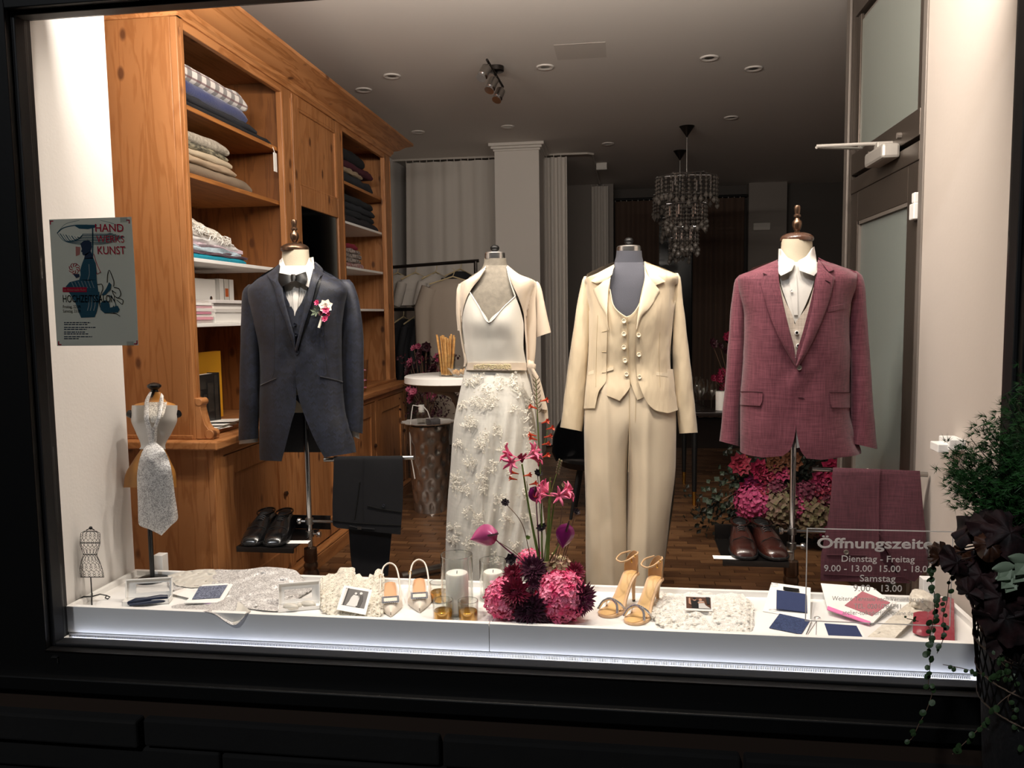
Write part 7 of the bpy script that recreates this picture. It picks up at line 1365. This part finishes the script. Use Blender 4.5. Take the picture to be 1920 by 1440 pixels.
M['poster_paper'] = paper('poster_paper', '#c4c9c3', .5); M['ink_red'] = paper('ink_red', '#c02845', .5); M['ink_blue'] = paper('ink_blue', '#3c6576', .5); M['ink_black'] = paper('ink_black', '#0c0d10', .4); M['ink_rose'] = paper('ink_rose', '#c78a80', .5); M['ink_navy'] = paper('ink_navy', '#3a475c', .5)
po = thing('event_poster', 'grey event poster with a seated woman under a wide hat taped inside the window', 'poster', (-1.663, PYY, 1.266))
P = []
for i in range(13):
    u = i / 12; P.append([Vector((-1.8045 + .282 * v, PYY + .003 * math.sin(u * 3.1) * v, 1.666 - .4 * u)) for v in (0, .25, .5, .75, 1)])
MB().sheet(P, -.0004).obj('sheet', M['poster_paper'], po, smooth=60)
pp = lambda x, y: (80 + x / 5.54, 400 + y / 5.54)
def ink(name, pts, m, d=.0006):
    q = [onY(*pp(*p), PYY - d) for p in pts]; q = q if (q[1] - q[0]).cross(q[2] - q[0]).y > 0 else q[::-1]
    return MB().prism(q, (0, -.0002, 0), (0, 0, 0)).obj(name, m, po)
def line(name, pts, r, m, d=.0007, n=16):
    q = MB(); ps = [along(pts, k / n) for k in range(n + 1)]
    for (a, b) in zip(ps, ps[1:]):
        u = Vector((b[0] - a[0], b[1] - a[1])); l = max(u.length, 1e-6); nx, ny = -u.y / l * r, u.x / l * r; ex, ey = u.x / l * r * .4, u.y / l * r * .4
        v = [onY(*pp(x, y), PYY - d) for x, y in ((a[0] + nx - ex, a[1] + ny - ey), (b[0] + nx + ex, b[1] + ny + ey), (b[0] - nx + ex, b[1] - ny + ey), (a[0] - nx - ex, a[1] - ny - ey))]; q.add(v, [(0, 1, 2, 3)])
    return q.obj(name, m, po)
for c, sx, sy, a in (((75, 75), 1, 1, 0), ((905, 65), -1, 1, 0), ((160, 1370), 1, -1, 0), ((985, 1362), -1, -1, 0)):
    x, y = c; ink('corner_mark', [(x, y), (x + 36 * sx, y), (x + 36 * sx, y + 12 * sy), (x, y + 12 * sy)], M['ink_red']); ink('corner_mark', [(x, y), (x + 11 * sx, y), (x + 11 * sx, y + 42 * sy), (x, y + 42 * sy)], M['ink_red'])
for k in range(9):                                            # straw hat brim brush strokes
    e = k / 9; line('hat_stroke', [(150 + 30 * k, 205 + 6 * k), (230 + 22 * k, 290 + 2 * k - k * k), (420, 325 - 14 * k), (640, 318 - 13 * k), (850 - 18 * k, 245 - 5 * k)], 4.5 if k % 2 else 2.5, M['ink_blue'], n=20)
line('hat_stroke', [(150, 205), (220, 150), (380, 122), (560, 125)], 5, M['ink_blue']); ink('hat_crown', [(330, 128), (450, 116), (560, 128), (540, 150), (470, 165), (380, 160)], M['ink_blue']); line('hat_stroke', [(160, 190), (240, 110), (380, 72)], 1.8, M['ink_blue']); line('hat_stroke', [(600, 72), (740, 110), (840, 165)], 1.8, M['ink_blue'])
line('parasol_pole', [(518, 130), (520, 300), (515, 520)], 7, M['ink_blue'])
ink('figure_head', [(392, 318), (420, 290), (470, 275), (505, 300), (512, 350), (495, 400), (470, 420), (455, 435), (425, 437), (412, 425), (412, 405), (398, 398), (408, 370), (400, 345)], M['ink_navy']); ink('figure_neck', [(440, 425), (500, 395), (520, 440), (525, 470), (430, 475)], M['ink_navy'])
ink('figure_torso', [(430, 470), (525, 460), (550, 520), (560, 600), (560, 690), (470, 700), (380, 690), (395, 640), (390, 590), (410, 520)], M['ink_blue']); ink('figure_lap', [(380, 690), (560, 690), (570, 760), (580, 815), (250, 800), (240, 760), (280, 715)], M['ink_blue']); ink('figure_skirt', [(260, 800), (590, 815), (590, 900), (560, 1030), (540, 1080), (400, 1085), (380, 1040), (340, 930)], M['ink_blue'])
for k in range(7): line('skirt_fold', [(300 + 34 * k, 715 - 3 * k), (330 + 34 * k, 775)], 2, M['poster_paper'], .0010, 6)
for k, x in enumerate((470, 500, 535)): line('skirt_fold', [(x, 850), (x + 10, 940), (x - 5, 1010)], 3, M['poster_paper'], .0010, 8)
line('figure_arm', [(480, 530), (485, 620), (470, 690)], 3, M['poster_paper'], .0010)
rr = random.Random(3)
for k in range(16): a = k * .8; line('bouquet_stroke', [(330 + 20 * math.cos(a), 575 + 22 * math.sin(a)), (330 + 48 * math.cos(a + .5), 572 + 50 * math.sin(a + .5)), (330 + 60 * math.cos(a + 1.1), 575 + 58 * math.sin(a + 1.1))], 2.4, M['ink_red'], n=6)
ink('bouquet_hand', [(315, 630), (380, 630), (385, 660), (350, 675)], M['ink_navy']); ink('rose_patch', [(342, 345), (392, 350), (385, 430), (345, 445)], M['ink_rose']); line('ribbon_line', [(530, 420), (560, 520), (600, 610)], 3, M['ink_red']); line('ribbon_line', [(525, 470), (545, 560), (565, 630)], 3, M['ink_red']); line('ribbon_line', [(565, 632), (602, 612)], 3, M['ink_red'])
line('swan_line', [(670, 720), (672, 650), (690, 590), (715, 640), (740, 720), (735, 760)], 3.5, M['ink_black']); ink('swan_wing', [(660, 780), (690, 715), (715, 740), (705, 790), (650, 850), (610, 850)], M['ink_blue']); line('swan_line', [(560, 740), (610, 735), (625, 780), (600, 850), (590, 940), (620, 1000), (700, 1010), (740, 960)], 3.5, M['ink_black'], n=28)
line('swan_line', [(740, 770), (790, 780), (810, 840), (780, 880), (740, 850), (720, 800), (760, 830)], 3.5, M['ink_black'], n=24); line('swan_line', [(760, 870), (835, 905), (825, 945), (770, 900)], 3.5, M['ink_black']); line('swan_line', [(690, 850), (740, 900), (760, 960), (720, 1000)], 4, M['ink_blue']); ink('swan_body', [(600, 930), (650, 900), (690, 930), (700, 980), (780, 960), (800, 1000), (780, 1030), (640, 1035), (600, 1000)], M['ink_blue']); line('swan_line', [(640, 1035), (750, 1040), (805, 1070)], 3, M['ink_black'])
def ptext(s, x0, x1, y, h, m, d=.0014, bold=0): return text('lettering', s, pp(x0, y), pp(x1, y), h / 5.54, PYY - d, m, po, .0002, bold)
ptext('HAND', 548, 842, 190, 78, M['ink_red'], bold=.01); ptext('WERKS', 560, 848, 303, 72, M['ink_red'], bold=-.002); ptext('KUNST', 572, 860, 424, 80, M['ink_red'], bold=.006)
ink('red_bar', [(208, 768), (458, 768), (458, 818), (208, 818)], M['ink_red'], .0011); ptext('im Rittersaale Ruhr', 220, 452, 806, 24, M['ink_rose'], .0018)
ptext('HOCHZEITSSALON', 212, 752, 924, 74, M['ink_black'], bold=.004); ptext('Freitag, 22.09.', 212, 400, 985, 30, M['ink_black']); ptext('Samstag, 23.09.', 212, 400, 1030, 30, M['ink_black'])
for k, (y, x) in enumerate(((1140, 495), (1160, 465), (1190, 550), (1210, 460), (1238, 440), (1258, 475), (1287, 515), (1307, 375))):
    x0 = 222; 
    while x0 < x: l = rr.uniform(12, 42); ink('small_print', [(x0, y - 10), (min(x0 + l, x), y - 10), (min(x0 + l, x), y), (x0, y)], M['ink_navy']); x0 += l + 6
for x, y in ((232, 412), (244, 645)): MB().box(-.012, .012, 0, .0005, -.008, .008, Matrix.Translation(onY(x, y, PYY - .002))).obj('tape', glass('tape', (.9, .9, .9)), po)

# ================================================================== PLANTER OUTSIDE AT THE RIGHT
OY = 1.95
m_('fern', '#2c6428', .6, var=.5, vs=20, col2='#1a4416'); m_('heuchera', '#140e10', .7, var=.7, vs=30, col2='#33181a', bump=.6, bs=90); m_('heuchera_brown', '#5a3420', .5, var=.6, vs=25, col2='#2a1a12'); m_('vine_leaf', '#3a5430', .5, var=.3, vs=25); m_('pale_leaf', '#8fa189', .5); m_('basket', '#17181b', .6, bump=.8, bs=60); m_('green_dark', '#1b2a16', .6)
px0 = onY(1848, 1250, OY).x + .2
pn = thing('plant_basket', 'dark round planter with a wire basket rim outside, right of the window', 'planter', (px0, OY, -.3))
MB().lathe([(0, -.3), (.155, -.3), (.19, .35), (.2, .56), (.19, .56), (.17, .5), (0, .5)], (px0, OY, 0), 40).obj('pot', M['basket'], pn, smooth=40)
MB().lathe([(0, .52), (.185, .52), (.185, .5)], (px0, OY, 0), 24).obj('soil', M['black'], pn)
q = MB()
for k in range(44):
    a = 2 * math.pi * k / 44
    for s_ in (1, -1): q.tube([(px0 + r * math.cos(a + s_ * .14 * j), OY + r * math.sin(a + s_ * .14 * j), .42 + .07 * j) for j, r in ((0, .199), (1, .205), (2, .212), (3, .217))], .0016, 4, cap=False)
for z, r in ((.42, .2), (.49, .206), (.56, .213), (.63, .218)): q.tube([(px0 + r * math.cos(k * .157), OY + r * math.sin(k * .157), z) for k in range(41)], .0025, 4, cap=False)
q.obj('wire_rim', M['gunmetal'], pn, smooth=60)
O = lambda x, y, Y=OY: onY(x, y, Y)
fe = thing('asparagus_fern', 'feathery green asparagus fern in the planter outside the window', 'plant', (px0, OY, .5)); rr = random.Random(4)
tips = [(1885, 741), (1872, 780), (1842, 787), (1838, 800), (1860, 800), (1820, 822), (1778, 838), (1806, 838), (1775, 858), (1770, 868), (1782, 895), (1780, 905), (1790, 935), (1812, 930), (1840, 935), (1872, 945), (1800, 870), (1830, 850), (1860, 840), (1850, 880), (1820, 900), (1890, 820), (1895, 880), (1905, 780), (1910, 740), (1915, 700), (1900, 930), (1880, 910), (1918, 850), (1925, 900), (1905, 850), (1800, 890), (1842, 870), (1866, 870), (1830, 880), (1855, 905)]
q = MB(); root = Vector((px0, OY, .56))
for x, y in tips:
    e = O(x, y, OY + rr.uniform(-.06, .06)); mid = root.lerp(e, .55) + Vector((0, 0, .07)); pts = [along([root, mid, e], k / 14) for k in range(15)]
    MB().tube(pts, [.0022 - .0001 * k for k in range(15)], 4).obj('stem', M['green_dark'], fe)
    for k in range(7, 15):
        b = Vector(pts[k])
        for t in range(9 if k < 14 else 4):
            c = b + Vector((rr.gauss(0, .013), rr.gauss(0, .013), rr.gauss(0, .01)))
            dirn = Vector((rr.gauss(-.4, .8), rr.gauss(0, .6), rr.gauss(.05, .7))).normalized()
            for m in range(13):
                d = (dirn + Vector((rr.gauss(0, .5), rr.gauss(0, .5), rr.gauss(0, .5)))).normalized(); L = rr.uniform(.013, .025); s_ = d.orthogonal().normalized() * .0009; q.add([c + s_, c - s_, c + d * L], [(0, 1, 2)])
q.obj('needle_foliage', M['fern'], fe, kind='stuff')
def ruffled(q, c, r, nrm, seed, el=1., wav=.5):
    nrm = Vector(nrm).normalized(); u = nrm.orthogonal().normalized(); v = nrm.cross(u); rings = []
    for i in range(8):
        k = i / 7; row = []
        for j in range(44):
            a = 2 * math.pi * j / 44; e = Vector((math.cos(a), math.sin(a), 0)); nz = noise.noise(e * 1.1 + Vector((0, 0, seed))); n2 = noise.noise(e * 3.2 + Vector((seed, 0, k))); n3 = noise.noise(e * 7 + Vector((0, seed, 2)))
            lob = (1 + .45 * nz + .2 * n2 * k + .12 * n3 * k) * (1 - .5 * max(0, 1 - abs(a - math.pi) / .45))
            h = r * (wav * k * k * (n2 + .5 * n3) - .45 * k * k + .12 * math.cos(5 * a + seed) * k)
            row.append(Vector(c) + u * math.cos(a) * r * k * lob * el + v * math.sin(a) * r * k * lob + nrm * h)
        rings.append(row)
    q.grid(rings, cv=True); return q
he = thing('dark_heuchera', 'dark purple-black ruffled heuchera leaves hanging over the planter rim', 'plant', (px0, OY, .5))
for i, (x, y, r, m, n_, el) in enumerate(((1832, 985, .045, 'heuchera', (-.4, -.5, .8), 1.3), (1862, 985, .05, 'heuchera', (.1, -.6, .8), 1.2), (1895, 1000, .055, 'heuchera', (0, -1, .5), 1), (1763, 1035, .026, 'heuchera_brown', (-.5, -.8, .4), .9), (1762, 1045, .022, 'heuchera_brown', (.5, -.8, .2), 1.2), (1795, 1055, .032, 'heuchera', (.2, -1, .2), .9), (1806, 1035, .022, 'heuchera_brown', (-.2, -1, .4), .8), (1838, 1078, .045, 'heuchera', (-.4, -1, .3), 1.1), (1816, 1112, .032, 'heuchera', (-.6, -.8, -.2), .8), (1872, 1075, .065, 'heuchera', (0, -1, .4), 1.1), (1905, 1060, .06, 'heuchera', (.2, -1, .4), 1), (1885, 1160, .055, 'heuchera', (-.2, -1, .2), 1), (1862, 1178, .032, 'heuchera_brown', (-.5, -1, .2), 1), (1905, 1195, .055, 'heuchera', (.1, -1, .1), 1.1), (1855, 1020, .03, 'heuchera_brown', (-.1, -.8, .6), 1), (1908, 1130, .06, 'heuchera', (.1, -1, .3), 1), (1885, 1030, .05, 'heuchera', (-.1, -1, .6), 1), (1875, 1120, .05, 'heuchera', (-.2, -1, .2), 1))):
    c = O(x, y, OY - .08 - .03 * (i % 3)); ruffled(MB(), c, r, n_, i * 1.7, el).obj('leaf', M[m], he, smooth=80); MB().tube([(px0 - .05, OY, .53), ((c.x + px0) / 2, OY - .03, max(c.z, .6) + .02), c], .002, 5).obj('stem', M['heuchera'], he)
ev = thing('eucalyptus_sprig', 'sprig of smooth pale green leaves at the right edge of the planter', 'plant', (px0, OY, .5))
for x, y, a in ((1883, 1064, 3.3), (1888, 1080, 3.5), (1912, 1048, 2.8), (1916, 1072, 4.), (1905, 1090, 4.6)):
    c = O(x, y, OY - .16); d = Vector((math.cos(a), -.2, math.sin(a) * .6)); petals(MB(), c - d * .02, (d.x * .2, -1, .5), .05, 1, .3, .1, 1).obj('leaf', M['pale_leaf'], ev)
    P = []
    s_ = Vector((-d.z, 0, d.x))
    for k in range(8): u = k / 7; w_ = .013 * math.sin(math.pi * min(max(u, .03), .98)) ** .8; P.append([c + d * (.055 * (u - .5)) + s_ * w_ * t + Vector((0, -.004 * (1 - t * t), 0)) for t in (-1, -.5, 0, .5, 1)])
    MB().sheet(P, .0008).obj('leaf', M['pale_leaf'], ev, smooth=60)
MB().tube([(px0, OY, .53), O(1925, 1100, OY - .1), O(1905, 1068, OY - .16)], .002, 5).obj('stem', M['green_dark'], ev)
vn = thing('trailing_vine', 'thin trailing wire vine with round leaves hanging in front of the window', 'plant', (px0, OY, .5))
for pts, n, sz in (([(1850, 1040), (1790, 1050), (1752, 1062), (1745, 1085), (1752, 1115), (1752, 1150), (1744, 1190), (1742, 1215), (1744, 1240), (1740, 1290)], 30, .0075), ([(1850, 1060), (1800, 1070), (1781, 1085), (1776, 1125), (1768, 1160), (1770, 1190), (1757, 1225)], 14, .006), ([(1870, 1280), (1845, 1266), (1808, 1254), (1768, 1246)], 6, .006), ([(1910, 1290), (1872, 1320), (1848, 1352), (1820, 1382), (1786, 1414)], 9, .0095), ([(1740, 1290), (1748, 1298), (1738, 1330), (1722, 1360), (1712, 1382), (1698, 1394)], 8, .007), ([(1900, 1240), (1885, 1275), (1870, 1262), (1860, 1280)], 9, .008), ([(1915, 1290), (1890, 1310), (1905, 1345), (1915, 1385), (1910, 1410)], 10, .008), ([(1880, 1200), (1870, 1230), (1890, 1255), (1915, 1300)], 10, .0075), ([(1700, 1160), (1712, 1162), (1722, 1165)], 3, .004)):
    Y = 1.86; ps = [along(pts, k / 30) for k in range(31)]; MB().tube([O(x, y, Y) for x, y in ps], .0009, 4).obj('stem', M['stem_brown'], vn)
    for k in range(n):
        x, y = along(pts, min(1, (k + .5 + rr.uniform(-.3, .3)) / n) if pts[0][0] < 1845 else min(1, .25 + .75 * (k + .5) / n)); c = O(x + rr.uniform(-7, 7), y + rr.uniform(-5, 5), Y - rr.uniform(0, .02)); nn = Vector((rr.uniform(-.6, .6), -1, rr.uniform(-.2, .9))).normalized(); u = nn.orthogonal().normalized(); v = nn.cross(u); r = sz * rr.uniform(.7, 1.2)
        MB().add([c + nn * r * .15] + [c + u * r * math.cos(j * .6283) + v * r * .8 * math.sin(j * .6283) for j in range(10)], [(0, 1 + j, 1 + (j + 1) % 10) for j in range(10)]).obj('leaf', M['vine_leaf'], vn)
